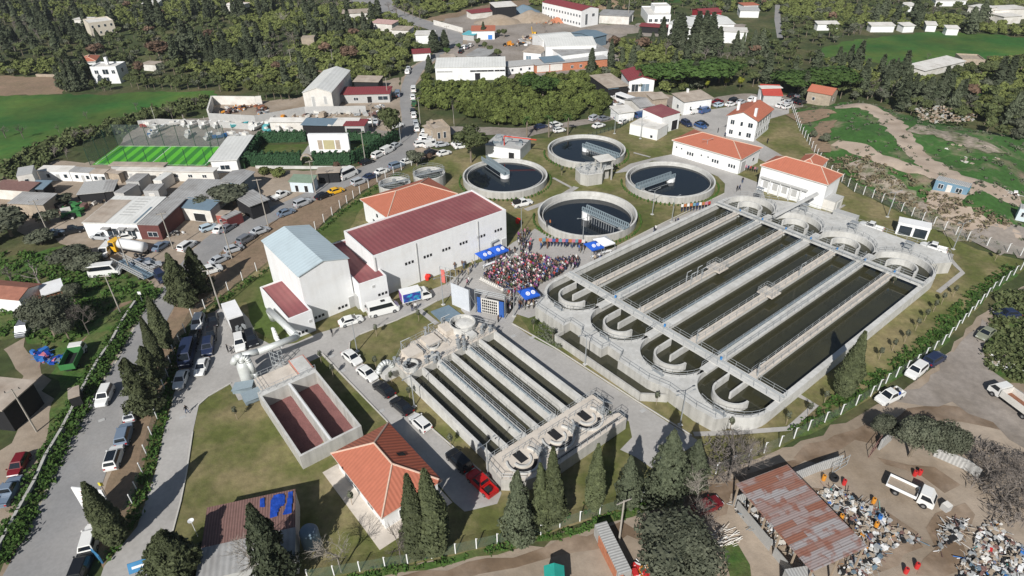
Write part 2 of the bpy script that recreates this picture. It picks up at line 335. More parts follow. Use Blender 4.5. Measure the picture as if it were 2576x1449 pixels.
S('garden_lawn',[(655,365),(775,362),(905,362),(1000,372),(935,395),(860,405),(650,405),(640,390)],.06,m_lawn2,amp=.2,seed=26)
S('stage_paving',[(776,365),(872,365),(855,393),(755,394)],.08,m_pave)
S('entrance_parking',[(1060,375),(1100,345),(1180,335),(1330,345),(1420,320),(1560,300),(1690,265),(1720,240),(1560,262),(1560,290),(1300,322),(1130,318),(1066,330),(1052,345)],.06,m_lot,amp=.6,seed=27)
S('entrance_parking',[(1700,262),(1870,235),(2010,240),(2020,268),(1985,280),(1850,275),(1720,288)],.065,m_lot,amp=.6,seed=28)
S('roof_yard',[(1540,222),(1640,230),(1740,250),(1690,285),(1560,300),(1545,262)],.055,m_dirt,amp=.6,seed=29)
# dirt ground outside the fence, bottom and right
S('dirt_yard',[(700,1520),(900,1452),(1000,1434),(1250,1392),(1480,1334),(1600,1294),(1760,1222),(1900,1150),(2020,1112),(2130,1062),(2240,1006),(2330,936),(2420,846),(2500,768),(2600,715),(2700,720),(2700,1600),(900,1620)],.03,m_dirt,amp=.9,seed=30)
S('brown_track',[(1000,1449),(1130,1432),(1290,1400),(1380,1372),(1480,1345),(1560,1310),(1600,1330),(1560,1365),(1500,1380),(1400,1400),(1300,1425),(1200,1449),(1150,1470),(980,1470)],.05,m_mud,amp=.8,seed=31)
S('brown_track',[(2000,1150),(2080,1110),(2150,1080),(2260,1040),(2400,1020),(2560,1030),(2600,1100),(2500,1080),(2380,1060),(2230,1090),(2120,1130),(2060,1160)],.05,m_mud,amp=1.2,seed=32)
S('brown_track',[(1560,1340),(1640,1290),(1730,1250),(1850,1200),(1960,1160),(2040,1150),(2000,1180),(1900,1230),(1830,1290),(1750,1330),(1640,1370)],.06,m_mud,amp=1.2,seed=33)
S('grey_gravel_track',[(2250,1010),(2340,940),(2420,860),(2470,800),(2500,830),(2490,900),(2530,960),(2600,1000),(2600,1140),(2500,1060),(2400,1010),(2320,1020)],.065,m_lot,amp=1.2,seed=34)
S('weed_strip',[(2512,735),(2600,735),(2600,960),(2540,960),(2480,925),(2470,880),(2490,820)],.08,m_weed,amp=1.2,seed=35)
S('weed_strip',[(2112,1052),(2227,974),(2302,926),(2369,876),(2494,740),(2560,690),(2540,680),(2440,755),(2330,870),(2240,935),(2130,1015),(2020,1075),(1990,1100),(2032,1094)],.09,m_weed,amp=.6,seed=36)
S('weed_strip',[(1600,1280),(1508,1308),(1408,1340),(1251,1378),(1100,1408),(906,1446),(760,1475),(860,1485),(1010,1436),(1250,1394),(1400,1358),(1500,1328),(1590,1298),(1700,1250),(1690,1238)],.09,m_weed,amp=.5,seed=37)
S('weed_strip',[(1815,1370),(1850,1360),(1885,1420),(1890,1460),(1840,1460)],.08,m_weed,amp=.5,seed=38)
S('hedge_ground',[(150,960),(250,800),(350,750),(405,722),(395,735),(340,795),(285,905),(228,990),(178,1085),(120,1210),(70,1310),(10,1400),(-30,1440),(-10,1370),(60,1250),(110,1150)],.08,m_weed,amp=.5,seed=39)
# right-hand mound with rubble tracks
MPOLY=wpoly([(1990,278),(2060,264),(2130,256),(2200,262),(2290,290),(2420,320),(2620,350),(2640,640),(2532,630),(2460,604),(2347,560),(2270,520),(2194,484),(2140,452),(2105,425),(2082,400),(2050,370),(2010,318)])
def mdist(x,y):
    d=1e9;n=len(MPOLY)
    for i in range(n):
        ax,ay=MPOLY[i];bx,by=MPOLY[(i+1)%n]; L=(bx-ax)**2+(by-ay)**2; t=max(0,min(1,((x-ax)*(bx-ax)+(y-ay)*(by-ay))/L))
        d=min(d,math.hypot(x-ax-t*(bx-ax),y-ay-t*(by-ay)))
    return d
from mathutils import noise as mn
def mh(x,y):
    if not inpoly(x,y,MPOLY): return -.3
    t=min(1,mdist(x,y)/16); s=t*t*(3-2*t)
    return .1+s*(3.6+2.0*mn.noise(Vector((x*.035,y*.035,3))))+s*.5*mn.noise(Vector((x*.2,y*.2,1)))+.12*t*mn.noise(Vector((x*.7,y*.7,7)))
def mound():
    xs=[p[0] for p in MPOLY]; ys=[p[1] for p in MPOLY]; st=1.6
    nx=int((max(xs)-min(xs))/st)+2; ny=int((max(ys)-min(ys))/st)+2; v=[];ok=[]
    for j in range(ny):
        for i in range(nx):
            x=min(xs)+i*st; y=min(ys)+j*st; z=mh(x,y); v.append((x,y,z)); ok.append(z>-.2)
    f=[]
    for j in range(ny-1):
        for i in range(nx-1):
            a=j*nx+i; q=(a,a+1,a+nx+1,a+nx)
            if any(ok[k] for k in q): f.append(q)
    o=MB(m_moundg).add(v,f).build('mound',smooth=True); tag(o,kind='structure')
mound()
def drape(name,px,wd,m,lift=.12,kind='structure',seed=1):
    c=[Vector(P(x,y,2.5)[:2]) for x,y in px]; pts=[]
    for a,b in zip(c,c[1:]):
        k=max(1,int((b-a).length/1.5)); pts+=[a.lerp(b,i/k) for i in range(k)]
    for _ in range(6): pts=[pts[0]]+[(pts[i-1]+pts[i]*2+pts[i+1])/4 for i in range(1,len(pts)-1)]+[pts[-1]]
    r=rng(seed); v=[];f=[];K=6
    for i,p in enumerate(pts):
        d=(pts[min(i+1,len(pts)-1)]-pts[max(i-1,0)]).normalized(); n=Vector((-d.y,d.x)); ww=wd*(1+.25*r.uniform(-1,1))
        for k in range(K+1):
            q=p+n*ww*(k/K-.5); v.append((q.x,q.y,max(mh(q.x,q.y),.02)+lift-(.1 if k in(0,K) else 0)))
    for i in range(len(pts)-1):
        for k in range(K): a=i*(K+1)+k; f.append((a,a+1,a+K+2,a+K+1))
    tag(MB(m).add(v,f).build(name,smooth=True),kind=kind)
m_trk=mat('pale_track',(.43,.35,.28),.95,.15,.8,(.33,.26,.20),.56,.12,.2,bump=.2)
drape('dirt_track',[(2100,268),(2180,275),(2235,305),(2262,350),(2300,395),(2365,445),(2440,475),(2530,490),(2600,500)],6.5,m_trk,seed=1)
drape('dirt_track',[(2365,455),(2310,440),(2215,405),(2140,362),(2090,345)],4.0,m_trk,.16,seed=2)
drape('dirt_track',[(2420,478),(2350,500),(2420,535),(2500,570),(2600,592)],7,m_trk,.2,seed=3)
drape('dirt_track',[(2470,590),(2530,575),(2620,600)],12,m_lot,.24,seed=4)
drape('earth_bank',[(1998,282),(2050,278),(2095,274)],9,m_soil,.3,seed=5)
drape('rubble_bank',[(2290,330),(2360,345),(2440,370),(2520,400)],8,m_rubble,.2,seed=6)
drape('rubble_bank',[(2150,395),(2220,440),(2300,490),(2380,540),(2460,590)],6,m_rubble,.2,seed=8)
drape('earth_bank',[(2085,300),(2060,330),(2075,370)],5,m_soil,.3,seed=9)
# ================= PLANT: BASINS =================
ANG=R_(38.7)
def rail(mb,pts,z,h=1.05,sp=2.2,r=.035,closed=False):
    """hand rail: two pipes and posts along a polyline (x,y)"""
    pp=list(pts)+([pts[0]] if closed else [])
    for a,b in zip(pp,pp[1:]):
        L=math.hypot(b[0]-a[0],b[1]-a[1]); k=max(1,round(L/sp))
        for i in range(k+1):
            t=i/k; x=a[0]+(b[0]-a[0])*t; y=a[1]+(b[1]-a[1])*t
            mb.tube((x,y,z),(x,y,z+h),r,4,cap=False)
        for hh in(h,h*.52): mb.tube((a[0],a[1],z+hh),(b[0],b[1],z+hh),r,4,cap=False)
def Luv(l): return [(u,-v) for u,v in l]
def poly_tri(mb,poly,z0,z1):
    from mathutils.geometry import tessellate_polygon
    n=len(poly); a=sum(poly[i][0]*poly[(i+1)%n][1]-poly[(i+1)%n][0]*poly[i][1] for i in range(n)); pl=poly if a>0 else poly[::-1]
    fl=[]
    for t in tessellate_polygon([[Vector((p[0],p[1],0)) for p in pl]]):
        A,B_,C_=(pl[k] for k in t); cr=(B_[0]-A[0])*(C_[1]-A[1])-(B_[1]-A[1])*(C_[0]-A[0])
        if abs(cr)>1e-7: fl.append(tuple(t) if cr>0 else tuple(t)[::-1])
    mb.add([(p[0],p[1],z1) for p in pl],fl)
    mb.add([(p[0],p[1],z0) for p in pl]+[(p[0],p[1],z1) for p in pl],[(i,(i+1)%n,(i+1)%n+n,i+n) for i in range(n)])
def big_basin():
    o=P(*g(12,590,1300),2.6); root=empty('aeration_basin',(o[0],o[1],0),ANG,'vast pale concrete aeration basin with eight long dark channels and rounded ends','aeration basin')
    T=2.6; W=1.25; pitch=5.76; uc,uf=-4.0,51.6; R=5.76
    # end decks
    def arcpts(cu,cv,r,a0,a1,n=14): return [(cu+r*math.cos(a0+(a1-a0)*i/n),cv+r*math.sin(a0+(a1-a0)*i/n)) for i in range(n+1)]
    near=[(-9.9,2.6),(-12.8,4.2),(-12.8,11.7),(-11.2,11.7),(-11.2,14.5),(-12.5,15.5),(-12.5,20.5),(-11,20.6),(-11,23.8),(-12.4,24.2),(-12.4,30.5),(-11.5,33.8),(-11.8,39.1),(-11.4,42.3),(-9.6,43.3)]
    pl=list(near)
    for k in(3,2,1,0):
        cv=pitch*(2*k+1); a0=math.pi/2 if k<3 else R_(150); a1=3*math.pi/2 if k>0 else R_(212)
        pl+=arcpts(uc,cv,R-.08,a0,a1)
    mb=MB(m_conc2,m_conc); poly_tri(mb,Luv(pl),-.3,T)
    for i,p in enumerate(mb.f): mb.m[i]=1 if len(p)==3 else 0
    mb.build('end_deck',root)
    far=[(57.3,3.6),(59.6,8),(61.8,12),(62.8,28),(63.3,44.6),(60.5,46.2),(57.2,44.0)]
    pl=list(far)
    for k in(3,2,1,0):
        cv=pitch*(2*k+1); a0=math.pi/2 if k<3 else R_(30); a1=-math.pi/2 if k>0 else -R_(28)
        pl+=arcpts(uf,cv,R-.08,a0,a1)
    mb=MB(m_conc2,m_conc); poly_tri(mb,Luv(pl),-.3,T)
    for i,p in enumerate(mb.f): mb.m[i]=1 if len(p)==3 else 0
    mb.build('end_deck',root)
    # rounded end walls
    for k in range(4):
        cv=pitch*(2*k+1)
        for c0,s in((uc,1),(uf,-1)):
            mb=MB(m_conc); a0,a1=(math.pi/2,3*math.pi/2) if s==1 else (-math.pi/2,math.pi/2)
            mb.arcwall(c0,-cv,R,.5,a0,a1,-.3,T+.03,20); mb.build('rounded_wall',root)
            g2=MB(m_conc); r=2.75; c=c0-.6*s if s==1 else c0+.2
            if s==1:
                g2.arcwall(c,-cv,r,.34,R_(88),R_(272),.4,T-.02,16); g2.box(c+.0,-cv+r-.17,.4,-1.4,-cv+r+.17,T-.02)
            else:
                g2.arcwall(c,-cv,r,.34,R_(-100),R_(95),.4,T-.02,16)
            g2.build('guide_wall',root)
            b=MB(m_conc)
            if s==1: b.box(-4.9,-cv-.16,.4,.3,-cv+.16,T-.05)
            else: b.box(47.6,-cv-.16,.4,51.4,-cv+.16,T-.05)
            b.build('baffle_wall',root)
    # long walls
    for k in range(9):
        v=-pitch*k; outer=k in(0,8); even=k%2==0; u0=(uc if even else .3); u1=(uf if even else 46.8)
        mb=MB(m_conc); t=.5 if outer else .45
        mb.box(u0,v-t/2,-.3,u1,v+t/2,T+(.035 if outer else -.02)); mb.build('long_wall',root)
        if not outer:
            w_=.75 if even else .65
            s=MB(m_conc3 if k%2 else m_conc); s.box((-4 if even else -.2),v-w_,T-.12,(51.5 if even else 47.2),v+w_,T+.06); s.build('walkway',root)
            r=MB(m_steel); rail(r,[((-3.6 if even else 1.2),v+w_-.08),((50 if even else 46),v+w_-.08)],T+.06)
            if k in(1,3,5,7,2,6): rail(r,[(1.2,v-w_+.08),(46,v-w_+.08)],T+.06)
            r.build('railing',root)
            if k in(3,5):
                s=MB(m_conc3); s.box(22,v-1.6,T-.1,25,v+1.6,T+.085); r=MB(m_steel); rail(r,[(22,v-1.5),(25,v-1.5),(25,v+1.5),(22,v+1.5)],T+.08,closed=True,sp=1); s.build('mixer_platform',root); r.build('railing',root)
            if k in (2,4,6): 
                s=MB(m_bsteel); s.box(1.2,v+w_+.05,T+.08,46,v+w_+.35,T+.24); s.build('cable_tray',root)
    for i in(0,8):
        w2=MB(m_conc); w2.box(uc,-pitch*i-.45,T+.036,uf,-pitch*i+.45,T+.1); w2.build('coping',root)
    # cross walkways with an air pipe
    for uu,wd,sgn in((-.5,1.0,1),(47.5,1.0,-1)):
        s=MB(m_conc); s.box(uu-wd,-46.4,T+.07,uu+wd,.3,T+.22); s.build('cross_walkway',root)
        r=MB(m_steel); rail(r,[(uu-wd+.1,.2),(uu-wd+.1,-46.3)],T+.22); rail(r,[(uu+wd-.1,.2),(uu+wd-.1,-46.3)],T+.22); r.build('railing',root)
        p=MB(m_steel); p.tube((uu+.35*sgn,.2,T+.42),(uu+.35*sgn,-46.2,T+.42),.14,8)
        for k in range(0,9): p.cbox(uu+.35*sgn,-pitch*k,T+.22,.25,.4,.2)
        p.build('air_pipe',root)
        for k in range(1,8,1):
            if k%2==0 or sgn==-1:
                q=MB(mat('blue_valve_paint',(.05,.22,.5),.5,.1,2)); q.cbox(uu+.35*sgn,-pitch*k-.5,T+.5,.25,.25,.35).tube((uu+.35*sgn,-pitch*k-.5,T+.8),(uu+.35*sgn,-pitch*k-.5,T+1.0),.2,8); q.build('valve',root)
    # water
    pl=[(u,v) for u,v in arcpts(uc,pitch,R,R_(180),R_(270))]+[(uf,0)]+arcpts(uf,pitch,R,-math.pi/2,0)
    for k in range(4):
        cv=pitch*(2*k+1)
    mb=MB(m_w2)
    mb.face([(uc,0,1.25),(uc,-46.1,1.25),(uf,-46.1,1.25),(uf,0,1.25)])
    for k in range(4):
        cv=-pitch*(2*k+1)
        for c0,a0 in((uc,math.pi/2),(uf,-math.pi/2)):
            mb.face([(c0+R*math.cos(a0+math.pi*i/20),cv+R*math.sin(a0+math.pi*i/20),1.25) for i in range(21)])
    mb.build('water',root)
    # outlet channel along the front
    mb=MB(m_conc2)
    ol=[(-12.8,11.7),(-14.7,11.7),(-14.6,31),(-11.6,33.9)]
    for a,b in zip(ol,ol[1:]):
        d=Vector((b[0]-a[0],b[1]-a[1])).normalized(); n=Vector((-d.y,d.x))*.17
        mb.prism(Luv([(a[0]+n.x,a[1]+n.y),(b[0]+n.x,b[1]+n.y),(b[0]-n.x,b[1]-n.y),(a[0]-n.x,a[1]-n.y)]),-.2,1.55)
    mb.build('outlet_channel_wall',root)
    MB(m_w2).face([(u,-v,.85) for u,v in [(-14.6,11.8),(-14.5,31),(-11.7,33.8),(-10.9,30),(-10.9,11.8)]][::-1]).build('outlet_water',root)
    # railings on the end decks, stairs of hoops, small masts
    r=MB(m_steel); rail(r,Luv([(-9.9,3.2),(-12.6,4.4),(-12.6,11.5),(-11.1,11.6),(-11.1,14.6),(-12.3,15.6),(-12.3,20.4),(-10.9,20.7),(-10.9,23.7),(-12.2,24.3),(-12.2,30.4),(-11.3,33.8),(-11.6,39.0),(-11.2,42.1)]),T)
    for k in range(4):
        cv=pitch*(2*k+1); rail(r,Luv(arcpts(uc,cv,R+.1,R_(100),R_(200),9)),T+.03)
    r.build('railing',root)
    r=MB(m_steel); rail(r,Luv([(57.8,4.5),(61.6,12.1),(62.6,28),(63.1,44.5),(60.4,46)]),T)
    for k in range(4):
        cv=pitch*(2*k+1); rail(r,Luv(arcpts(uf,cv,R+.1,R_(-70),R_(70),9)),T+.03)
        for du in(0,1.5,3):
            pass
    r.build('railing',root)
    for k in range(4):     # gates frames at rounded ends and small outlet boxes
        cv=pitch*(2*k+1)
        q=MB(m_steel); a=R_(118); x,y=uc+(R+.2)*math.cos(a),-(cv+(R+.2)*math.sin(a))
        q.cbox(uc-R-.1,-cv-1.6,T,.5,2.0,.12).cbox(uc-R-.5,-cv-2.5,T,.1,.1,1.2).cbox(uc-R-.5,-cv-.7,T,.1,.1,1.2).cbox(uc-R-.5,-cv-1.6,T+1.1,.12,1.9,.12)
        q.build('weir_gate',root)
        q=MB(m_steel); c=uf+R+.8
        for dx in(0,.9):
            for dy in(-.7,.7): q.cbox(c+dx,-cv+2+dy,T,.09,.09,2.0)
        q.cbox(c+.45,-cv+2,T+1.9,1.1,1.6,.1).cbox(c+.45,-cv+2,T+.8,.8,1.2,.5); q.build('gate_actuator',root)
    for u,v in [(14,17.0),(14.2,17.9),(17,17.2),(17.3,18.1),(.8,29.5),(1.2,40.8),(33,29.3)]:
        q=MB(m_steel); q.tube((u,-v,T),(u,-v,T+2.6),.07,5).tube((u,-v,T+2.6),(u+.7,-v-.4,T+3.0),.06,5).cbox(u+.1,-v,T+1.5,.3,.25,.3); q.build('hoist',root)
    # pipe bridge from the blower hall (hall side is its own thing)
    return root
big_basin()
def small_basin():
    o=(-18.43,77.64); root=empty('oxidation_basin',(o[0],o[1],0),ANG,'smaller concrete basin with six narrow dark channels and crowded pipework at its upper end','treatment basin')
    T=2.2; ch=[(1.6,3.9),(4.3,6.7),(7.6,9.7),(10.1,12.5),(13.4,15.4),(15.8,18.6)]
    L=lambda *l:Luv(l)
    edges=[1.15]+[x for c in ch for x in c]+[19.15]
    v0,v1=.9,23.0
    for i in range(0,len(edges),2):
        a,b=edges[i],edges[i+1]; mb=MB(m_conc); mb.box(a,-v1-.1,-.3,b,-v0+.1,T)
        mb.build('long_wall',root)
        if b-a>.7:
            r=MB(m_steel); rail(r,[(a+.08,-2),(a+.08,-22.6)],T,sp=1.8); rail(r,[(b-.08,-2),(b-.08,-22.6)],T,sp=1.8); r.build('railing',root)
            MB(m_bsteel).box(a+.25,-22,T+.02,a+.5,-2,T+.22).build('cable_tray',root)
    MB(m_w2).face([(1.2,-v0,.75),(1.2,-v1,.75),(19.1,-v1,.75),(19.1,-v0,.75)]).build('water',root)
    nd=[(.2,22.95),(-.2,26.8),(2.2,29),(5.4,29.8),(20.8,29.8),(20.8,28.2),(18.8,27.6),(20.6,25.5),(20.6,22.95)]
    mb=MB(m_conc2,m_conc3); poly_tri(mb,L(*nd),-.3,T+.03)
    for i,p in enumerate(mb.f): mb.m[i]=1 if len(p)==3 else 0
    mb.build('end_deck',root)
    for c in(4.1,10.5,16.3):
        w=MB(m_conc); w.arcwall(c,-26.2,2.3,.25,R_(150),R_(395),T+.03,T+.35,18); w.arcwall(c,-26.0,1.25,.22,R_(180),R_(360),T+.03,T+.3,12); w.build('round_chamber',root)
        d=MB(m_dark); d.arcwall(c,-26.15,1.75,.5,R_(185),R_(330),T+.035,T+.045,14); d.box(c-.5,-26.4,T+.035,c+.8,-24.4,T+.045); d.build('slot_opening',root)
        r=MB(m_steel); rail(r,[(c-2.3,-24.6),(c+2.5,-24.6),(c+2.6,-27.6)],T+.03,sp=1.2); r.build('railing',root)
        r=MB(m_steel); r.cbox(c+2.4,-26.9,T+.03,.5,.5,1.0).tube((c+2.4,-26.9,T+1),(c+2.4,-26.9,T+1.5),.25,8); rail(r,[(c+1.9,-26.2),(c+3,-26.2),(c+3,-27.6),(c+1.9,-27.6)],T+.03,closed=True,sp=.7); r.build('gate_actuator',root)
    r=MB(m_steel); rail(r,L((.5,23.1),(6,23.1)),T+.03,sp=1.2); rail(r,L((7,23.1),(12.7,23.1)),T+.03,sp=1.2); rail(r,L((13.2,23.1),(20.4,23.1),(20.4,25.4),(18.6,27.4)),T+.03,sp=1.2)
    rail(r,L((.1,23.2),(-.1,26.8),(2.3,28.9)),T+.03,sp=1.2); rail(r,L((6,28.2),(20.6,28.3),(20.6,29.6),(6.5,29.6)),T+.03,sp=1.3); r.build('railing',root)
    MB(m_dark).box(6.5,-29.15,T+.035,19.8,-28.85,T+.045).build('slot_opening',root)
    # stairs on the right side
    s=MB(m_steel)
    for i in range(9): s.cbox(20.9+.28*i,-24.4,T-.2-.24*i,.28,1,.05)
    s.tube((20.8,-23.9,T+.9),(23.3,-23.9,.9),.04,4).tube((20.8,-24.9,T+.9),(23.3,-24.9,.9),.04,4); s.build('stair',root)
    # upper inlet works
    fd=[(1.2,1.0),(1.2,-2.9),(3.5,-4.8),(6,-6),(13.5,-6.5),(17.4,-5),(19.2,-1.2),(19.3,1.0)]
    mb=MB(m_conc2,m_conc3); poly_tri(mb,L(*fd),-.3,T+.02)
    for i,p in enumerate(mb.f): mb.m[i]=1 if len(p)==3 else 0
    mb.build('inlet_deck',root)
    for (a,b,c,d,h,mm) in [(3.2,-1.6,5.9,-4.2,.9,m_conc3),(7.6,-2.4,10.2,-5.3,.5,m_conc3),(11.6,-3.2,13.4,-5.8,1.1,m_conc3),(5.9,-.6,7.3,.6,.6,m_conc),(14.2,.2,15.6,-1.2,.8,m_conc)]:
        MB(mm).box(a,-b,T+.02,c,-d,T+.02+h).build('concrete_chamber',root)
    for c,cy,rr,hh in((2.6,.2,1.3,.9),(15.3,3.6,2.3,1.3),(8.4,2.6,1.1,.5)):
        q=MB(m_conc); q.lathe([(rr*.99,T),(rr,T+hh),(rr-.2,T+hh),(rr-.2,T+.3)],c,cy,18); q.build('round_chamber',root)
        MB(m_dark).lathe([(0,T+.28),(rr-.2,T+.28)],c,cy,18).build('slot_opening',root)
    q=MB(m_conc); q.lathe([(1.9,T),(1.9,T+.5),(1.1,T+.8),(.05,T+.85)],16.2,3.9,16); q.build('domed_chamber',root,True)
    rr=rng(4)
    for u,v in [(1.9,-.6),(2.8,-1.1),(5.2,.4),(6.3,1.2),(6.8,-.2),(7.2,.9),(11.4,.7),(12.0,-.4),(12.6,.6),(11.9,1.6),(16.8,0),(17.6,-.6),(18.3,.4),(1.3,-3),(1.6,-2.2),(9,-5.6),(13,-6)]:
        q=MB(m_steel); h=rr.uniform(.9,1.9); q.cbox(u,-v,T+.02,.45,.45,h*.5).tube((u,-v,T+h*.5),(u,-v,T+h),.12,6).tube((u,-v,T+h),(u,-v,T+h+.15),.3,8).tube((u-.5,-v,T+h*.7),(u+.6,-v+.2,T+h*.6),.07,5); q.build('gate_actuator',root)
    for pl in [[(1.3,.8),(1.3,-2.8),(3.5,-4.7),(6,-5.9),(13.5,-6.4),(17.3,-4.9),(19,-1.2)],[(1.4,.9),(19,.9)],[(6,-1),(6,-5.6)],[(10.6,-1),(10.6,-5.9)],[(6,-2),(10.6,-2)],[(13.8,-5.9),(13.8,-1),(18.8,-1)]]:
        r=MB(m_steel); rail(r,L(*pl),T+.02,sp=1.3); r.build('railing',root)
    for a,b in [((3.5,-4.4,0),(3.5,-4.4,3.8)),((9.5,-5.4,0),(9.5,-5.4,3.6)),((12.3,-5.6,0),(12.3,-5.6,3.6))]:
        q=MB(m_steel); q.tube((a[0],-a[1],T),(a[0],-a[1],T+2.4),.08,5).tube((a[0],-a[1],T+2.4),(a[0]+1.4,-a[1]-.6,T+2.9),.07,5).tube((a[0]+.8,-a[1]-.4,T),(a[0],-a[1],T+2.2),.06,5); q.build('hoist',root)
    q=MB(m_conc); q.box(-1.3,2.0,-.2,1.2,4.3,1.6); q.build('duct_chamber',root)
    q=MB(m_duct)
    pts=[(-.3+math.cos(t)*1.25-.2,3.1+0*t,1.6+math.sin(t)*1.5) for t in [math.pi*i/9 for i in range(10)]]
    q.path(pts,.45,10); q.build('duct_elbow',root,True)
small_basin()
# ================= CLARIFIERS =================
def ctr(top,bot,lx,ly,rx,ry,z):
    a=P(*top,z);b=P(*bot,z);c=P(lx,ly,z);d=P(rx,ry,z)
    return ((a[0]+b[0]+c[0]+d[0])/4,(a[1]+b[1])/2),(math.hypot(a[0]-b[0],a[1]-b[1])+math.hypot(c[0]-d[0],c[1]-d[1]))/4
def truss(mb,L,w,h,n):
    for s in(-w/2,w/2):
        mb.box(0,s-.06,0,L,s+.06,.22); mb.box(0,s-.06,h-.2,L,s+.06,h)
        for i in range(n+1): x=L*i/n; mb.box(x-.13,s-.055,.2,x+.13,s+.055,h-.19)
    mb.box(0,-w/2+.07,.0,L,w/2-.07,.08)
def clarifier(lab,cn,T,wl,end,m_wt,pier_h=None,shrubs=True):
    (cx,cy),R=cn; root=empty('clarifier_tank',(cx,cy,0),0,lab,'clarifier tank','round clarifier tanks')
    MB(m_conc2).lathe([(R,-.2),(R,T-.12)],n=72).build('wall',root)
    MB(m_conc).lathe([(R+.03,T-.14),(R+.03,T),(R-.38,T),(R-.38,wl-.3)],n=72).build('rim',root)
    MB(m_conc).lathe([(R-1.05,wl-.3),(R-1.05,min(T-.25,wl+.75)),(R-1.2,min(T-.25,wl+.75)),(R-1.2,wl-.3)],n=72).build('launder_wall',root)
    MB(m_wt).lathe([(.01,wl),(R-1.2,wl)],n=72).build('water',root)
    MB(m_w2).lathe([(R-1.05,wl-.2),(R-.38,wl-.2)],n=72).build('channel_water',root)
    MB(m_steel).lathe([(R-.7,wl-.1),(R-.7,wl+.3),(R-.76,wl+.3)],n=72).build('overflow_weir',root)
    e=P(*end,T); a=math.atan2(e[1]-cy,e[0]-cx); br=T+.25
    MB(m_white).lathe([(1.25,wl-.4),(1.25,br-.1),(0.01,br-.08)],n=24).build('centre_pier',root)
    b=MB(m_bsteel); truss(b,R+1.1,1.5,1.15,22); o=b.build('bridge',root); o.location=(-.9*math.cos(a),-.9*math.sin(a),br); o.rotation_euler=(0,0,a)
    d=MB(m_steel)
    for i in range(12): x=2+i*(R-3.5)/11; d.box(x-.04,-1.2,wl-.2-br,x+.04,-1.05,.1)
    d.box(2,-1.2,-.1,R-1,-1.06,.02); d.tube((1.5,1.1,wl-br+.1),(R-1.5,1.1,wl-br+.15),.06,5).tube((1,1.1,wl-br+.1),(1,1.1,.1),.05,5)
    o2=d.build('scraper_arm',o)
    w=MB(m_steel).cbox(R+.05,0,-.28,.9,1.9,.5); w.build('drive_carriage',o)
    return (cx,cy,R,T)
zT=1.9
TK=[]
TK.append(clarifier('round clarifier tank nearest the crowd with low dark water and deep centre pier',ctr((1478,482),(1480,592),1349,537,1608,545,zT),zT,0.35,(1566,574),m_w1))
TK.append(clarifier('round clarifier tank at left with its bridge reaching the back rim',ctr((1270,401),(1271,481),1156,447,1386,450,zT),zT,1.15,(1212,400),m_w1))
TK.append(clarifier('farthest round clarifier tank behind the canopied concrete tower',ctr((1476,340),(1478,408),1372,380,1582,384,zT),zT,1.15,(1532,392),m_w1))
TK.append(clarifier('round clarifier tank at right with a bridge reaching to its front left rim',ctr((1687,408),(1688,493),1569,450,1804,452,zT),zT,1.15,(1609,475),m_w1))
def thick(lab,cn,T,wl):
    (cx,cy),R=cn; root=empty('sludge_thickener_tank',(cx,cy,0),0,lab,'thickener tank')
    MB(m_conc2).lathe([(R,-.2),(R,T-.1)],n=48).build('wall',root)
    MB(m_conc).lathe([(R+.03,T-.12),(R+.03,T),(R-.35,T),(R-.35,wl-.2)],n=48).build('rim',root)
    MB(m_w3).lathe([(.01,wl),(R-.9,wl)],n=48).build('water',root)
    MB(m_steel).lathe([(R-.9,wl-.2),(R-.9,wl+.4),(R-.95,wl+.4)],n=48).build('overflow_weir',root)
    r=MB(m_steel); r.box(-R,-.5,T+.02,R,.5,T+.12); rail(r,[(-R,-.5),(R,-.5)],T+.1,sp=1.3); rail(r,[(-R,.5),(R,.5)],T+.1,sp=1.3); r.cbox(0,0,T+.1,.8,.8,.9); o=r.build('bridge',root); o.rotation_euler=(0,0,.5)
    r=MB(m_steel); rail(r,[(R*.98*math.cos(i*.35),R*.98*math.sin(i*.35)) for i in range(18)],T,closed=True,sp=1.6); r.build('railing',root)
thick('small round thickener tank nearer the roadside, partly behind the orange roof',ctr(g(11,1390,330),g(11,1390,455),*g(11,1232,390),*g(11,1560,400),3.2),3.2,1.9)
thick('small round thickener tank with pale rim farther from the orange roof',ctr(g(11,1740,232),g(11,1740,350),*g(11,1570,290),*g(11,1912,300),3.2),3.2,2.2)
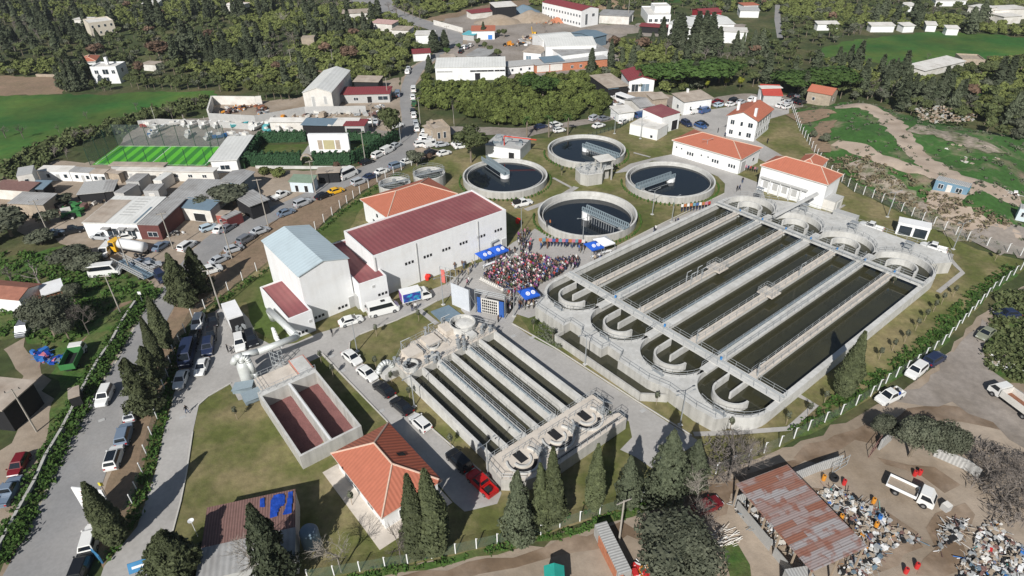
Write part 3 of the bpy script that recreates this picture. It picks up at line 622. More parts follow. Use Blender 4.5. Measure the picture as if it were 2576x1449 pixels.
# splitter chamber and canopied tower
def splitter():
    c=G(12,790,460); z=4.0
    root=empty('splitter_chamber',(*P(1487,466)[:2],0),.3,'concrete distribution chamber crowded with valve spindles between the four round tanks','concrete chamber')
    pts=[(-4.2,-1.5),(-2.6,-3.6),(2.6,-3.6),(4.2,-1.2),(4.2,2.6),(0,4.2),(-4.2,2.6)]
    root.location.y+=2.6; root.scale=(.8,.8,.85); MB(m_conc2).prism(pts,-.2,z-.4).build('wall',root)
    MB(m_conc).prism([(x*1.04,y*1.04) for x,y in pts],z-.4,z-.2).build('deck',root)
    r=MB(m_steel); rail(r,pts,z-.2,closed=True,sp=1); r.build('railing',root)
    rr=rng(3)
    for i in range(10):
        q=MB(m_steel); x,y=rr.uniform(-3,3),rr.uniform(-2.4,2.4); q.cbox(x,y,z-.2,.3,.3,.7).tube((x,y,z+.5),(x,y,z+1.3),.08,5).tube((x,y,z+1.2),(x,y,z+1.35),.35,8); q.build('valve_spindle',root)
    c=G(12,965,390); t=empty('canopied_tower',(*P(1519,459)[:2],0),.38,'grey concrete tower with a flat canopy roof beside the distribution chamber','tower')
    t.scale=(.7,.7,.72); t.location.y+=2.2; q=MB(m_conc2)
    for x,y in((-2.4,-2),(2.4,-2),(2.4,2),(-2.4,2)): q.cbox(x,y,0,.5,.5,8)
    q.build('column',t); MB(m_conc2).box(-.2,-.5,0,2.2,2.1,4.6).build('stair_core',t)
    MB(m_conc).box(-2.8,-2.4,4.6,2.8,2.4,4.9).build('floor_slab',t)
    MB(m_offwhite).box(-3.3,-2.9,8,3.3,2.9,8.3).build('canopy_roof',t)
    r=MB(m_steel); rail(r,[(-2.6,-2.2),(2.6,-2.2),(2.6,2.2),(-2.6,2.2)],4.9,closed=True,sp=1.3); r.build('railing',t)
    MB(m_steel).cbox(0,0,4.9,1.6,1.2,1.5).cbox(-1.6,.6,4.9,.6,.6,1.2).build('pump_motor',t)
splitter()
# ================= BUILDINGS =================
def frame3(p0,p1,p3,h):
    """front-left, front-right, back-left eave corners in pixels -> origin, angle, length, depth"""
    a,b,c=(Vector(P(*q,h)[:2]) for q in(p0,p1,p3)); d=b-a; L=d.length; an=math.atan2(d.y,d.x); n=Vector((-d.y,d.x))/L
    return a,an,L,(c-a).dot(n)
def openings(root,L,D,wins,base=0,m_fr=None):
    for w in wins:
        wall,f,z,ww,hh=w[:5]; n=w[5] if len(w)>5 else 1; gap=w[6] if len(w)>6 else 1.4; mg=w[7] if len(w)>7 else m_glass; nm=w[8] if len(w)>8 else 'window'
        for i in range(n):
            if nm=='vent_slot' and i: continue
            o=(i-(n-1)/2)*gap; mb=MB(m_fr or m_white,mg)
            for q in ([0] if nm!='vent_slot' else range(n)):
                e=(q-(n-1)/2)*gap if nm=='vent_slot' else 0
                if nm!='vent_slot': mb.mi(mb.mats[0]); mb.box(-ww/2-.07,-.05,-.07,ww/2+.07,.06,hh+.07)
                mb.mi(mg); mb.box(-ww/2+e,-.07,0,ww/2+e,.05,hh)
                if nm=='window' and ww>.9: mb.mi(mb.mats[0]); mb.box(-.04,-.085,0,.04,.0,hh)
            ob=mb.build(nm,root)
            if nm=='vent_slot': o=0
            if wall=='a': ob.location=(L*f+o,0,z+base)
            elif wall=='b': ob.location=(0,D*f+o,z+base); ob.rotation_euler=(0,0,-math.pi/2)
            elif wall=='d': ob.location=(L,D*f+o,z+base); ob.rotation_euler=(0,0,math.pi/2)
def bld(name,label,cat,p0,p1,p3,h,roof='gable',rise=1.5,over=.4,mw_=None,mr=None,wins=(),group=None,D=None,ridge_mat=None,par=.5,ax='x',chim=(),world=None):
    mw_=mw_ or m_white; mr=mr or m_whiteroof
    if world: a,an,L,D0=world
    else: a,an,L,D0=frame3(p0,p1,p3,h)
    D=D or D0
    if D<0: D=-D
    root=empty(name,(a[0],a[1],0),an,label,cat,group)
    o=over; W=MB(mw_)
    if roof in('flat','parapet'):
        W.box(0,0,-.2,L,D,h-(par if roof=='parapet' else 0)); W.build('wall',root)
        if roof=='parapet':
            q=MB(mw_); t=.25
            z=h-par; q.box(0,0,z,L,t,h); q.box(0,D-t,z,L,D,h); q.box(0,t,z,t,D-t,h); q.box(L-t,t,z,L,D-t,h); q.build('parapet',root)
            MB(mr).add([(t,t,h-par+.02),(L-t,t,h-par+.02),(L-t,D-t,h-par+.06),(t,D-t,h-par+.06)],[(0,1,2,3)]).build('roof',root)
        else: MB(mr).box(-o,-o,h,L+o,D+o,h+.18).build('roof',root)
    elif roof=='shed':
        W.add([(0,0,-.2),(L,0,-.2),(L,D,-.2),(0,D,-.2),(0,0,h),(L,0,h),(L,D,h+rise),(0,D,h+rise)],[(0,1,5,4),(1,2,6,5),(2,3,7,6),(3,0,4,7)]); W.build('wall',root)
        s=rise/D; t=.15
        MB(mr).add([(-o,-o,h-o*s),(L+o,-o,h-o*s),(L+o,D+o,h+rise+o*s),(-o,D+o,h+rise+o*s),(-o,-o,h-o*s+t),(L+o,-o,h-o*s+t),(L+o,D+o,h+rise+o*s+t),(-o,D+o,h+rise+o*s+t)],[(3,2,1,0),(4,5,6,7),(0,1,5,4),(1,2,6,5),(2,3,7,6),(3,0,4,7)]).build('roof',root)
    elif roof=='gable':
        t=.14
        if ax=='x':   # ridge along x
            m=D/2; s=rise/m
            W.add([(0,0,-.2),(L,0,-.2),(L,D,-.2),(0,D,-.2),(0,0,h),(L,0,h),(L,D,h),(0,D,h),(0,m,h+rise),(L,m,h+rise)],[(0,1,5,4),(1,2,6,9,5),(2,3,7,6),(3,0,4,8,7)]); W.build('wall',root)
            e=h-o*s
            q=MB(mr); q.add([(-o,-o,e),(L+o,-o,e),(L+o,m,h+rise),(-o,m,h+rise),(-o,-o,e+t),(L+o,-o,e+t),(L+o,m,h+rise+t),(-o,m,h+rise+t)],[(3,2,1,0),(4,5,6,7),(0,1,5,4),(1,2,6,5),(3,0,4,7)])
            q.add([(-o,D+o,e),(L+o,D+o,e),(L+o,m,h+rise),(-o,m,h+rise),(-o,D+o,e+t),(L+o,D+o,e+t),(L+o,m,h+rise+t),(-o,m,h+rise+t)],[(0,1,2,3),(7,6,5,4),(4,5,1,0),(5,6,2,1),(7,4,0,3)]); q.build('roof',root)
        else:
            m=L/2; s=rise/m
            W.add([(0,0,-.2),(L,0,-.2),(L,D,-.2),(0,D,-.2),(0,0,h),(L,0,h),(L,D,h),(0,D,h),(m,0,h+rise),(m,D,h+rise)],[(0,1,5,8,4),(1,2,6,5),(2,3,7,9,6),(3,0,4,7)]); W.build('wall',root)
            e=h-o*s; q=MB(mr)
            q.add([(-o,-o,e),(-o,D+o,e),(m,D+o,h+rise),(m,-o,h+rise),(-o,-o,e+t),(-o,D+o,e+t),(m,D+o,h+rise+t),(m,-o,h+rise+t)],[(0,1,2,3),(7,6,5,4),(4,5,1,0),(5,6,2,1),(7,4,0,3)])
            q.add([(L+o,-o,e),(L+o,D+o,e),(m,D+o,h+rise),(m,-o,h+rise),(L+o,-o,e+t),(L+o,D+o,e+t),(m,D+o,h+rise+t),(m,-o,h+rise+t)],[(3,2,1,0),(4,5,6,7),(0,1,5,4),(1,2,6,5),(3,0,4,7)]); q.build('roof',root)
    elif roof=='hip':
        W.box(0,0,-.2,L,D,h-.05); W.build('wall',root)
        x0,y0,x1,y1=-o,-o,L+o,D+o; hw=min(x1-x0,y1-y0)/2
        if (x1-x0)>=(y1-y0): r0,r1=(x0+hw,(y0+y1)/2,h+rise),(x1-hw,(y0+y1)/2,h+rise)
        else: r0,r1=((x0+x1)/2,y0+hw,h+rise),((x0+x1)/2,y1-hw,h+rise)
        c=[(x0,y0,h),(x1,y0,h),(x1,y1,h),(x0,y1,h)]
        mr2=m_tiley if mr is m_tile else mr
        q=MB(mr); 
        if (x1-x0)>=(y1-y0):
            q.add(c+[r0,r1],[(0,1,5,4),(2,3,4,5)]); q.mi(mr2).add(c+[r0,r1],[(1,2,5),(3,0,4)])
            hips=[(c[0],r0),(c[3],r0),(c[1],r1),(c[2],r1),(r0,r1)]
        else:
            q.add(c+[r0,r1],[(0,1,4),(2,3,5)]); q.mi(mr2).add(c+[r0,r1],[(1,2,5,4),(3,0,4,5)])
            hips=[(c[0],r0),(c[1],r0),(c[2],r1),(c[3],r1),(r0,r1)]
        q.mi(m_offwhite).box(x0,y0,h-.22,x1,y1,h-.01)
        rf=q.build('roof',root)
        if ridge_mat is not False:
            k=MB(ridge_mat or m_ridge)
            for a_,b_ in hips: k.tube(Vector(a_)+Vector((0,0,.03)),Vector(b_)+Vector((0,0,.03)),.13,6)
            k.build('ridge_tiles',rf)
    for (x,y,s,hh) in chim: MB(mw_).cbox(L*x,D*y,h,s,s,hh).build('chimney',root)
    openings(root,L,D,wins)
    return root,L,D,a,an
# --- plant buildings
hall=bld('process_hall','largest white process hall with a long dark red roof beside the crowd','industrial hall',g(11,1175,1130),g(11,2515,660),g(11,830,890),9.4,'parapet',mr=m_redroof,par=.35,
  wins=[('a',f,5.0,.42,.55,3,.72,m_dark,'vent_slot') for f in(.235,.37,.51,.645,.79,.93)]+[('a',.975,0.1,1.1,2.6,1,1,m_grey,'door')])
r_=hall[0]
for f in(.01,.295,.765): MB(m_grey).box(hall[1]*f-.07,-.16,0,hall[1]*f+.07,-.02,9.0).build('downpipe',r_)
MB(m_steel).path([(hall[1]*.865,-.3,0),(hall[1]*.865,-.3,3.0),(hall[1]*.92,-.3,3.2)],.22,8).build('exhaust_duct',r_)
tall=bld('tall_process_building','tall white building with a pale blue gabled sheet roof','industrial building',g(11,430,1330),g(11,920,1150),g(11,65,975),10.6,'gable',rise=1.3,over=.25,mr=m_blueroof,ax='y',
  wins=[('a',.72,.8,.42,.5,3,.7,m_dark,'vent_slot'),('a',.22,.8,.42,.5,3,.7,m_dark,'vent_slot'),('a',.93,.1,1.1,2.4,1,1,m_grey,'door')])
annex=bld('low_annex_building','low white annex with dark red roof in front of the tall blue-roofed building','annex',g(21,320,315),g(21,560,220),g(21,50,20),4.6,'parapet',mr=m_redroof,par=.3,
  wins=[('a',.45,.6,.42,.5,3,.7,m_dark,'vent_slot'),('a',.85,2.2,.5,.5,1,1,m_grey,'vent')],D=13.2)
lk=bld('link_building','white link block with dark red roof joining tall building and large hall','annex',g(11,1030,1415),g(11,1310,1320),g(11,620,1160),6.3,'parapet',mr=m_redroof,par=.3,
  wins=[('a',.25,1.0,.42,.5,3,.7,m_dark,'vent_slot'),('a',.78,2.4,.42,.5,3,.7,m_dark,'vent_slot'),('a',.5,4.6,.5,.5,1,1,m_grey,'vent')],D=17.6)
ph=P(*g(21,1010,250))
MB(m_grey).cbox(0,0,0,1.6,.3,3).build('door',None).name='tmp_door'
d_=bpy.data.objects['tmp_door']; d_.name='door'; d_.parent=lk[0]; d_.location=(-.16,2.2,0); d_.rotation_euler=(0,0,math.pi/2)
bld('service_building','white building with orange hipped tile roof directly behind the large hall','building',(976,545),g(11,2000,500),g(11,1065,560),5.6,'hip',rise=2.4,over=.5,mr=m_tile,wins=[('b',.3,1,1.0,1.2),('b',.62,1,1.0,1.2),('b',.45,3.4,.8,.9)])
bld('workshop_building','long white single-storey building under an orange hipped roof beyond the round tanks','building',(1695,352),(1863,400),(1752,328),4.4,'hip',rise=2.1,over=.4,mr=m_tile,
  wins=[('a',.28,1.4,.5,.9,3,.75),('a',.66,1.4,.5,.9,3,.75),('a',.90,1.4,.5,.9,3,.75),('a',.06,2.4,.4,.4),('a',.14,2.4,.4,.4),('a',.45,2.2,.4,.4),('a',.55,2.2,.4,.4),('d',.2,0.1,2.2,3,1,1,m_grey,'door'),('d',.7,1.6,.9,.9)])
bld('administration_house','white two-storey house with orange roof and rows of windows near the gate','house',(1833,289),(1906,303),(1891,262),6.5,'gable',rise=1.8,over=.5,mr=m_tile,ax='y',D=12.9,
  wins=[('a',.18,4,1.1,1.3),('a',.5,4,.7,1.2),('a',.8,4,1.3,1.3),('a',.18,1,1.1,1.3),('a',.5,1,.7,1.2),('a',.8,1,1.3,1.3)]+[('d',f,z,1.1,1.3) for f in(.1,.28,.46,.64,.82,.94) for z in(4,1)],chim=((.15,.3,.7,3.2),(.85,.1,.7,3),(.4,.9,.7,3)))
bw=bld('blower_hall','white hall with orange hipped roof at the back corner of the large aeration basin','industrial building',g(12,2515,212),g(13,600,405),(1960,395),6.6,'hip',rise=2.2,over=.35,mr=m_tile,
  wins=[('a',f,1.2,1.3,1.7,1,1,m_grey,'louvre') for f in(.12,.27,.42,.57)]+[('a',.78,.6,1.2,1.4,1,1,m_grey,'louvre')],D=7.6)
MB(m_grey).box(.6,-.8,3.6,12.5,-.05,3.9).build('canopy',bw[0])
for f in(.6,3.2,5.8,8.4,11): MB(m_white).box(f,-.7,0,f+.2,-.02,3.6).build('canopy_post',bw[0])
bld('blower_hall_wing','lower white wing with orange roof standing behind the back-corner hall','building',(2000,418),(2052,430),(1972,385),5.2,'hip',rise=1.8,over=.4,mr=m_tile,D=9)
tb=G(13,60,735,3.2); ta=Vector(G(13,495,500,5.4)); q=MB(m_grey); q.tube(Vector((tb[0],tb[1],3.4)),ta,.45,6); q.build('pipe_bridge'); tag(bpy.data.objects['pipe_bridge'],'long grey covered pipe slanting from the back-corner hall over the basin deck','pipe')
bld('small_container','small grey container cabin against the end wall of the orange-roofed hall','container',0,0,0,2.6,'flat',mw_=m_offwhite,mr=m_grey,over=.05,world=(Vector(G(13,650,690)[:2]),ANG+.05,4.3,3.4),wins=[('a',.5,.2,1.6,1.9,1,1,m_grey,'shutter')])
q=MB(m_grey); c=G(13,770,760); q.cbox(0,0,0,5.2,2.0,1.6); o=q.build('equipment_housing'); o.location=(c[0],c[1],0); o.rotation_euler=(0,0,ANG-math.pi/2+.1); tag(o,'plain grey equipment housing on the paving beside the basin deck','housing')
bld('guard_container','white container with two blue glass doors on the paving right of the basin','container',0,0,0,2.8,'flat',world=(Vector(G(13,1275,905)[:2]),math.atan2(G(13,1535,960)[1]-G(13,1275,905)[1],G(13,1535,960)[0]-G(13,1275,905)[0]),6.2,2.9),mw_=m_white,mr=m_white,over=.1,wins=[('a',.27,.25,2.4,2.1,1,1,m_glass,'glass_door'),('a',.74,.25,2.4,2.1,1,1,m_glass,'glass_door')])
# ================= PLANT: GATEHOUSE, BIOFILTER, DUCTS, EVENT =================
gh=bld('gatehouse','white single-storey house with a large orange hipped roof in the foreground','house',(960,1305),(1113,1209),(830,1142),3.1,'hip',rise=2.6,over=.0,mr=m_tile)
for ch in gh[0].children:
    if ch.name.startswith('wall'):
        ch.scale=((gh[1]-1.0)/gh[1],(gh[2]-1.0)/gh[2],1); ch.location=(.5,.5,0)
    if ch.name.startswith('roof'):
        me=ch.data; me.materials[1]=m_tilerow if False else me.materials[1]
q=MB(m_tilerow); L_,D_=gh[1],gh[2]; hw=L_/2     # the right-hand slope has open ribbed tiling
q.add([(L_+.01,.05,3.13),(L_+.01,D_-.05,3.13),(L_/2+.05,D_-hw,3.1+2.6+.012),(L_/2+.05,hw,3.1+2.6+.012)],[(0,1,2,3)])
ob=q.build('ribbed_roof_slope',gh[0]); me=ob.data; me.materials[0]=mat('ribbed_orange_tile_y',(.46,.125,.07),.8,.08,1.2,wave=('Y',.62,.26))
MB(m_black).add([(L_*.80,D_*.42,4.25),(L_*.80,D_*.47,4.25),(L_*.68,D_*.47,4.95),(L_*.68,D_*.42,4.95),(L_*.80,D_*.42,4.35),(L_*.80,D_*.47,4.35),(L_*.68,D_*.47,5.0),(L_*.68,D_*.42,5.0)],[(4,5,6,7),(0,1,5,4),(1,2,6,5),(3,0,4,7)]).build('roof_hatch',gh[0])
MB(m_conc3).box(-1.6,-1.6,-.1,L_+.2,D_+.4,.14).build('plinth',gh[0])
openings(gh[0],L_,D_,[('b',.3,.9,1.4,1.3),('b',.62,.9,1.4,1.3),('a',.35,.9,1.1,1.1)])
for ch in gh[0].children:
    if ch.name.startswith('window'):
        if ch.location.x<.01: ch.location.x=.48
        else: ch.location.y=.48
def biofilter():
    a=P(*g(31,440,250),2.6); root=empty('biofilter_box',(a[0],a[1],0),R_(37.6),'open concrete filter box with two long beds of red-brown media','filter box')
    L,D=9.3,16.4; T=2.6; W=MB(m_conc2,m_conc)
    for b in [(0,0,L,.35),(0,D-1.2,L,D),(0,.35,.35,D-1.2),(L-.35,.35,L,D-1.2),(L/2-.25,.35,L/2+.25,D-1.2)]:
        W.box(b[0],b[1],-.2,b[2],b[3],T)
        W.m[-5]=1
    W.build('wall',root)
    for x0,x1,s in((.35,L/2-.25,1),(L/2+.25,L-.35,2)):
        v=[];f=[];nx,ny=9,28
        for j in range(ny+1):
            for i in range(nx+1):
                x=x0+(x1-x0)*i/nx; y=.35+(D-1.55)*j/ny
                z=.27+.16*mn.noise(Vector((x*1.1+s*9,y*.7,0)))-(.3 if s==1 and y<4 else 0)*max(0,mn.noise(Vector((x*.9,y*.9,4)))+.4)
                v.append((x,y,z))
        for j in range(ny):
            for i in range(nx): k=j*(nx+1)+i; f.append((k,k+1,k+nx+2,k+nx+1))
        MB(m_media).add(v,f).build('filter_media',root,True)
    MB(m_white).box(L/2-.12,.3,T+.01,L/2+.12,D-1,T+.05).build('coping',root)
    # pump deck behind
    MB(m_conc2).box(.8,D+.01,-.2,L-2.6,D+4.3,1.9).build('pump_deck',root)
    MB(m_conc3).box(.8,D+.02,1.9,L-2.6,D+4.3,1.97).build('deck_slab',root)
    MB(m_offwhite).box(L-2.5,D+.05,-.2,L-.1,D+4.5,2.3).build('fan_housing',root)
    MB(mat('salmon_trim',(.55,.22,.16),.8,.1,2)).box(L-2.6,D-.02,2.3,L,D+4.6,2.42).build('housing_trim',root)
    MB(m_conc).box(L-2.4,D+.2,2.42,L-.2,D+4.4,2.5).build('housing_roof',root)
    r=MB(m_steel); rail(r,[(.9,D+.1),(.9,D+4.2),(L-2.7,D+4.2)],1.97,sp=1.2); rail(r,[(.1,D-.6),(L,D-.6)],T,sp=1.3); r.build('railing',root)
    r=MB(m_bsteel); r.add([(-1.9,D+1,.9),(1,D+.4,1.2),(1,D+2.6,1.6),(-1.9,D+3,1.3)],[(0,1,2,3)]).box(-1.9,D+1,.2,.6,D+2.6,.85); r.build('duct_hood',root)
biofilter()
def duct():
    pz=3.0
    a=Vector(G(21,130,225,3.6)); b=Vector(G(21,420,490,4.3)); c=Vector(G(21,20,640,4.6)); d=Vector(G(20,2440,690,4.6)); e=Vector((d.x-.5,d.y-1.2,3.4)); f=Vector((e.x,e.y,.5))
    q=MB(m_duct); q.path([a-Vector((.5,.2,1.0)),a,b],.55,14).build('d') if 0 else None
    pts=[a+Vector((.2,.4,-2.4)),a,a+(b-a)*.93,b+(c-b)*.03,c,d+Vector((0,0,.2)),d+Vector((-1.0,-.2,0)),d+Vector((-1.6,-.5,-1.0))]
    q.path(pts,.55,14); o=q.build('exhaust_duct',smooth=True); tag(o,'big silver duct running from the low annex roof across the paving to the biofilter','duct')
    s=MB(m_steel)   # lattice support
    m=b.lerp(c,.62); m=Vector((m.x,m.y,0))
    for dx,dy in((-.7,-.7),(.7,-.7),(.7,.7),(-.7,.7)): s.cbox(m.x+dx,m.y+dy,0,.12,.12,4.0)
    for z in(1,2,3,3.9):
        for (p,q2) in(((-.7,-.7),(.7,-.7)),((.7,-.7),(.7,.7)),((.7,.7),(-.7,.7)),((-.7,.7),(-.7,-.7))): s.tube((m.x+p[0],m.y+p[1],z),(m.x+q2[0],m.y+q2[1],z-.8 if z>1 else z),.05,4)
    tag(s.build('duct_trestle'),'square lattice trestle holding up the big silver duct','trestle')
    s=MB(m_white); n=a.lerp(b,.35)
    for i in range(7): s.cbox(n.x-1.0+i*.25,n.y-.9-i*.35,0,.7,.3,2.6-.35*i,-.6)
    tag(s.build('white_stair'),'white steps rising beside the low annex under the silver duct','stair')
    # scrubber towers
    t=G(20,2500,950); root=empty('scrubber_tower',(t[0],t[1],0),0,'fat cream scrubber tower with looping top duct beside the biofilter','scrubber')
    MB(m_duct).lathe([(1.0,0),(1.0,3.6),(.8,4.2),(.55,4.4)],n=24).build('tower_body',root,True)
    q=MB(m_duct); q.path([(.55*math.cos(x)-.0+.55,0,4.3+.95*math.sin(x)) for x in [math.pi-i*math.pi/8 for i in range(9)]],.45,12); q.path([(1.1,0,4.3),(1.4,.1,2.0),(1.5,.3,.6)],.42,12); q.build('duct_loop',root,True)
    MB(m_bsteel).add([(-1.6,-3.0,.8),(1.7,-2.6,1.3),(1.7,-1.2,1.7),(-1.4,-1.4,1.3)],[(0,1,2,3)]).box(-1.5,-2.8,0,1.5,-1.3,.78).build('intake_hood',root)
duct()
# other plant buildings near the gate
bld('screen_house','white flat-roofed pump house crowded with rooftop equipment behind the left tank','building',(1219,372),(1292,383),(1240,358),3.4,'flat',mr=m_grey,over=.1,world=(Vector(P(1222,394)[:2]),math.atan2(P(1290,403)[1]-P(1222,394)[1],P(1290,403)[0]-P(1222,394)[0]),10.5,9),mw_=m_white,wins=[('a',.75,.2,1.6,2,1,1,m_dark,'door')])
o=bpy.data.objects['screen_house']; rr=rng(8)
for i in range(16):
    q=MB(m_steel if i%3 else m_bsteel); q.cbox(rr.uniform(1,9.5),rr.uniform(1,8),3.58,rr.uniform(.4,1.6),rr.uniform(.4,1.2),rr.uniform(.4,1.3),rr.uniform(0,1)); q.build('roof_equipment',o)
q=MB(mat('red_crane_paint',(.55,.06,.03),.6,.1,2)); c=P(1268,345,6); q.tube((c[0],c[1],6.3),(c[0]+9,c[1]-1.5,5.6),.16,5).tube((c[0],c[1],3.5),(c[0],c[1],6.3),.15,5); q.build('crane_beam',o).matrix_parent_inverse=o.matrix_world.inverted() if False else Matrix()
cb=[x for x in o.children if x.name.startswith('crane_beam')][0]; cb.matrix_parent_inverse=(Matrix.Translation(o.location)@Matrix.Rotation(o.rotation_euler[2],4,'Z')).inverted()
bld('pump_station','white flat-roofed pump station block with a low wall beside the gate road','building',(1585,312),(1655,328),(1600,295),3.2,'flat',mr=m_offwhite,over=.02,wins=[('a',.8,.5,.8,.8)])
bld('pump_station_tower','white block with maroon roof rising behind the flat pump station','building',(1657,297),(1701,300),(1628,288),5.2,'shed',rise=.5,over=.1,mr=m_redroof,world=(Vector(P(1660,338)[:2]),math.atan2(P(1703,325)[1]-P(1660,338)[1],P(1703,325)[0]-P(1660,338)[0]),8,8),wins=[('a',.75,.2,2.4,3,1,1,m_dark,'door')])
# underground tank cover by the stage
q=MB(m_slate); pts=[G(21,1760,250),G(21,1890,370),G(21,2080,290),G(21,1940,185)]; q.prism([p[:2] for p in pts],.0,.35); o=q.build('tank_cover'); tag(o,'flat slate blue tank cover on the lawn behind the stage screen','tank cover')
# --- event tents
def tent(lab,x,y,an,L,D,colr,logos,z=2.7):
    c=P(x,y); root=empty('canopy_tent',(c[0],c[1],0),an,lab,'tent','event canopy tents')
    mt=mat('tent_blue',(.02,.10,.50),.6,.1,1) if colr=='b' else m_white
    n=max(1,round(L/3)); q=MB(mt)
    for i in range(n):
        x0=-L/2+L*i/n; x1=-L/2+L*(i+1)/n; xm=(x0+x1)/2
        q.add([(x0,-D/2,z),(x1,-D/2,z),(x1,D/2,z),(x0,D/2,z),(xm,0,z+.9)],[(0,1,4),(1,2,4),(2,3,4),(3,0,4)])
        q.add([(x0,-D/2,z-.3),(x1,-D/2,z-.3),(x1,-D/2,z),(x0,-D/2,z)],[(0,1,2,3)])
    q.build('canopy',root)
    q=MB(m_steel)
    for i in range(n+1):
        for s in(-1,1): q.cbox(-L/2+L*i/n,s*D/2,0,.07,.07,z)
    q.build('frame',root)
    if logos:
        for i in range(n):
            xm=-L/2+L*(i+.5)/n
            for sx in((-.5,-.55),(.5,-.55)) if n==1 or True else ():
                k=MB(m_white); k.lathe([(0.01,0),(.42,0)],n=16); k.mi(mt).lathe([(.17,.012),(.25,.012)],n=12)
                ob=k.build('white_emblem',root); ob.location=(xm+sx[0]*1.1,-D*.26,z+.47); ob.rotation_euler=(math.atan2(.9,D/2),0,0)
    t=MB(m_white); t.box(-L/2+.4,-D/2+.3,.7,L/2-.4,-D/2+.9,.76)
    for s in(-1,1): t.box(s*(L/2-.6)-.05,-D/2+.5,0,s*(L/2-.6)+.05,-D/2+.7,.7)
    t.build('table',root)
    return root
tent('long blue canopy tent with four white emblems against the hall wall',*g(12,-200,1195),.62,6.6,3.1,'b',True)
tent('single blue canopy tent with two white emblems beside the basin corner',*g(22,165,165),.45,3.3,3.2,'b',True)
tent('blue canopy tent beside the white one near the aeration basin',*g(12,815,1130),.45,3.2,3.2,'b',True)
tent('plain white canopy tent next to the blue one near the aeration basin',*g(12,915,1085),.45,3.4,3.6,'w',False)
# --- stage: LED wall, truss, back banner
def stage():
    a=Vector(G(21,2230,250)[:2]); b=Vector(G(21,2460,300)[:2]); d=b-a; an=math.atan2(d.y,d.x)
    root=empty('led_screen_wall',(a.x,a.y,0),an,'rear of the video wall with rows of black panels and blue side banners','video wall')
    L=d.length*1.15; q=MB(m_offwhite,m_dark); q.box(.8,0,.4,L-1,.25,3.5); q.mi(m_dark)
    for i in range(8):
        for j in range(5): x=1.0+(L-2.2)*i/8; z=.5+j*.6; q.box(x,-.03,z,x+(L-2.2)/8*.72,0.02,z+.42)
    q.build('screen_panel',root)
    MB(mat('banner_blue',(.03,.10,.35),.7,.15,1)).box(L-.9,-.02,.2,L,.1,3.6).build('side_banner',root)
    MB(mat('banner_blue',(.03,.10,.35))).box(0,-.02,.2,.7,.1,3.6).build('side_banner',root)
    t=MB(m_steel)
    for x in(-.3,L+.3):
        for y in(-.2,.3): t.tube((x,y,0),(x,y,5.2),.07,4)
    for y in(-.2,.3): t.tube((-.3,y,5.1),(L+.3,y,5.1),.06,4); t.tube((-.3,y,4.7),(L+.3,y,4.7),.06,4)
    t.build('truss',root)
    q=MB(m_dark); q.box(.2,1.6,0,L+.5,4.2,.9); q.build('stage_platform',root)
    a=Vector(G(21,1975,170)[:2]); b=Vector(G(21,2150,245)[:2]); d=b-a; an=math.atan2(d.y,d.x); L=d.length
    root=empty('stage_backdrop',(a.x,a.y,0),an,'tall plain white backdrop sheet leaning on scaffolding left of the video wall','backdrop')
    MB(mat('backdrop_sheet',(.55,.58,.62),.7,.06,1)).box(0,0,.1,L,.1,5.0).build('sheet',root)
    t=MB(m_steel)
    for x in(0,L/2,L): t.tube((x,.3,0),(x,.3,5),.06,4); t.tube((x,2,0),(x,.3,4),.05,4)
    t.build('scaffold',root)
    a=P(1134,722); root=empty('red_banner_scaffold',(a[0],a[1],0),an+.2,'leaning red and white banner on scaffolding at the crowd\'s left edge','banner')
    MB(mat('banner_red',(.6,.16,.14),.7,.25,.8)).box(-2.0,0,.6,-1.2,.1,3.6).build('banner',root)
    t=MB(m_steel)
    for x in(-2.3,-1,0,1.2): t.tube((x,.2,0),(x,.2,4.2),.07,4); t.tube((x,1.8,0),(x,.2,3.6),.05,4)
    t.tube((-2.3,.2,4.2),(1.2,.2,4.2),.07,4).tube((-2.3,.2,2.4),(1.2,.2,2.4),.07,4); t.build('scaffold',root)
stage()
for k,(x,y) in enumerate([g(11,1725,1370),g(12,55,800),(2050-12,0)][:2]):
    c=P(x,y); q=MB(mat('red_cloth',(.62,.03,.02),.7,.2,1)); q.lathe([(0.01,1.5),(.3,1.2),(.5,.7),(.4,0)],n=9)
    o=q.build('red_balloon_cluster',smooth=True); o.location=(c[0],c[1],.1); tag(o,['red bundle standing on the lawn at the foot of the large hall','red bundle on the lawn at the far corner of the large hall'][k],'bundle')
    q=MB(mat('red_cloth',(.62,.03,.02))); q.lathe([(.01,.5),(.4,.35),(.5,0),(.3,-.2)],n=8); oo=q.build('lobe',o,True); oo.location=(.3,.1,.8)
# ================= FENCES, LAMPS, POLES =================
def net_mat(name,col,a):
    m=bpy.data.materials.new(name); m.use_nodes=True; n=m.node_tree; b=n.nodes['Principled BSDF']; b.inputs['Base Color'].default_value=(*col,1); b.inputs['Roughness'].default_value=.9
    t=n.nodes.new('ShaderNodeBsdfTransparent'); x=n.nodes.new('ShaderNodeMixShader'); x.inputs[0].default_value=a; out=n.nodes['Material Output']
    tc=n.nodes.new('ShaderNodeTexCoord'); ns=n.nodes.new('ShaderNodeTexNoise'); ns.inputs['Scale'].default_value=1.3; mr=n.nodes.new('ShaderNodeMapRange')
    for i,v in enumerate((.3,.7,a*.7,min(1,a*1.3))): mr.inputs[i+1].default_value=v
    n.links.new(tc.outputs['Object'],ns.inputs['Vector']); n.links.new(ns.outputs['Fac'],mr.inputs[0]); n.links.new(mr.outputs[0],x.inputs[0])
    n.links.new(t.outputs[0],x.inputs[1]); n.links.new(b.outputs[0],x.inputs[2]); n.links.new(x.outputs[0],out.inputs[0]); return m
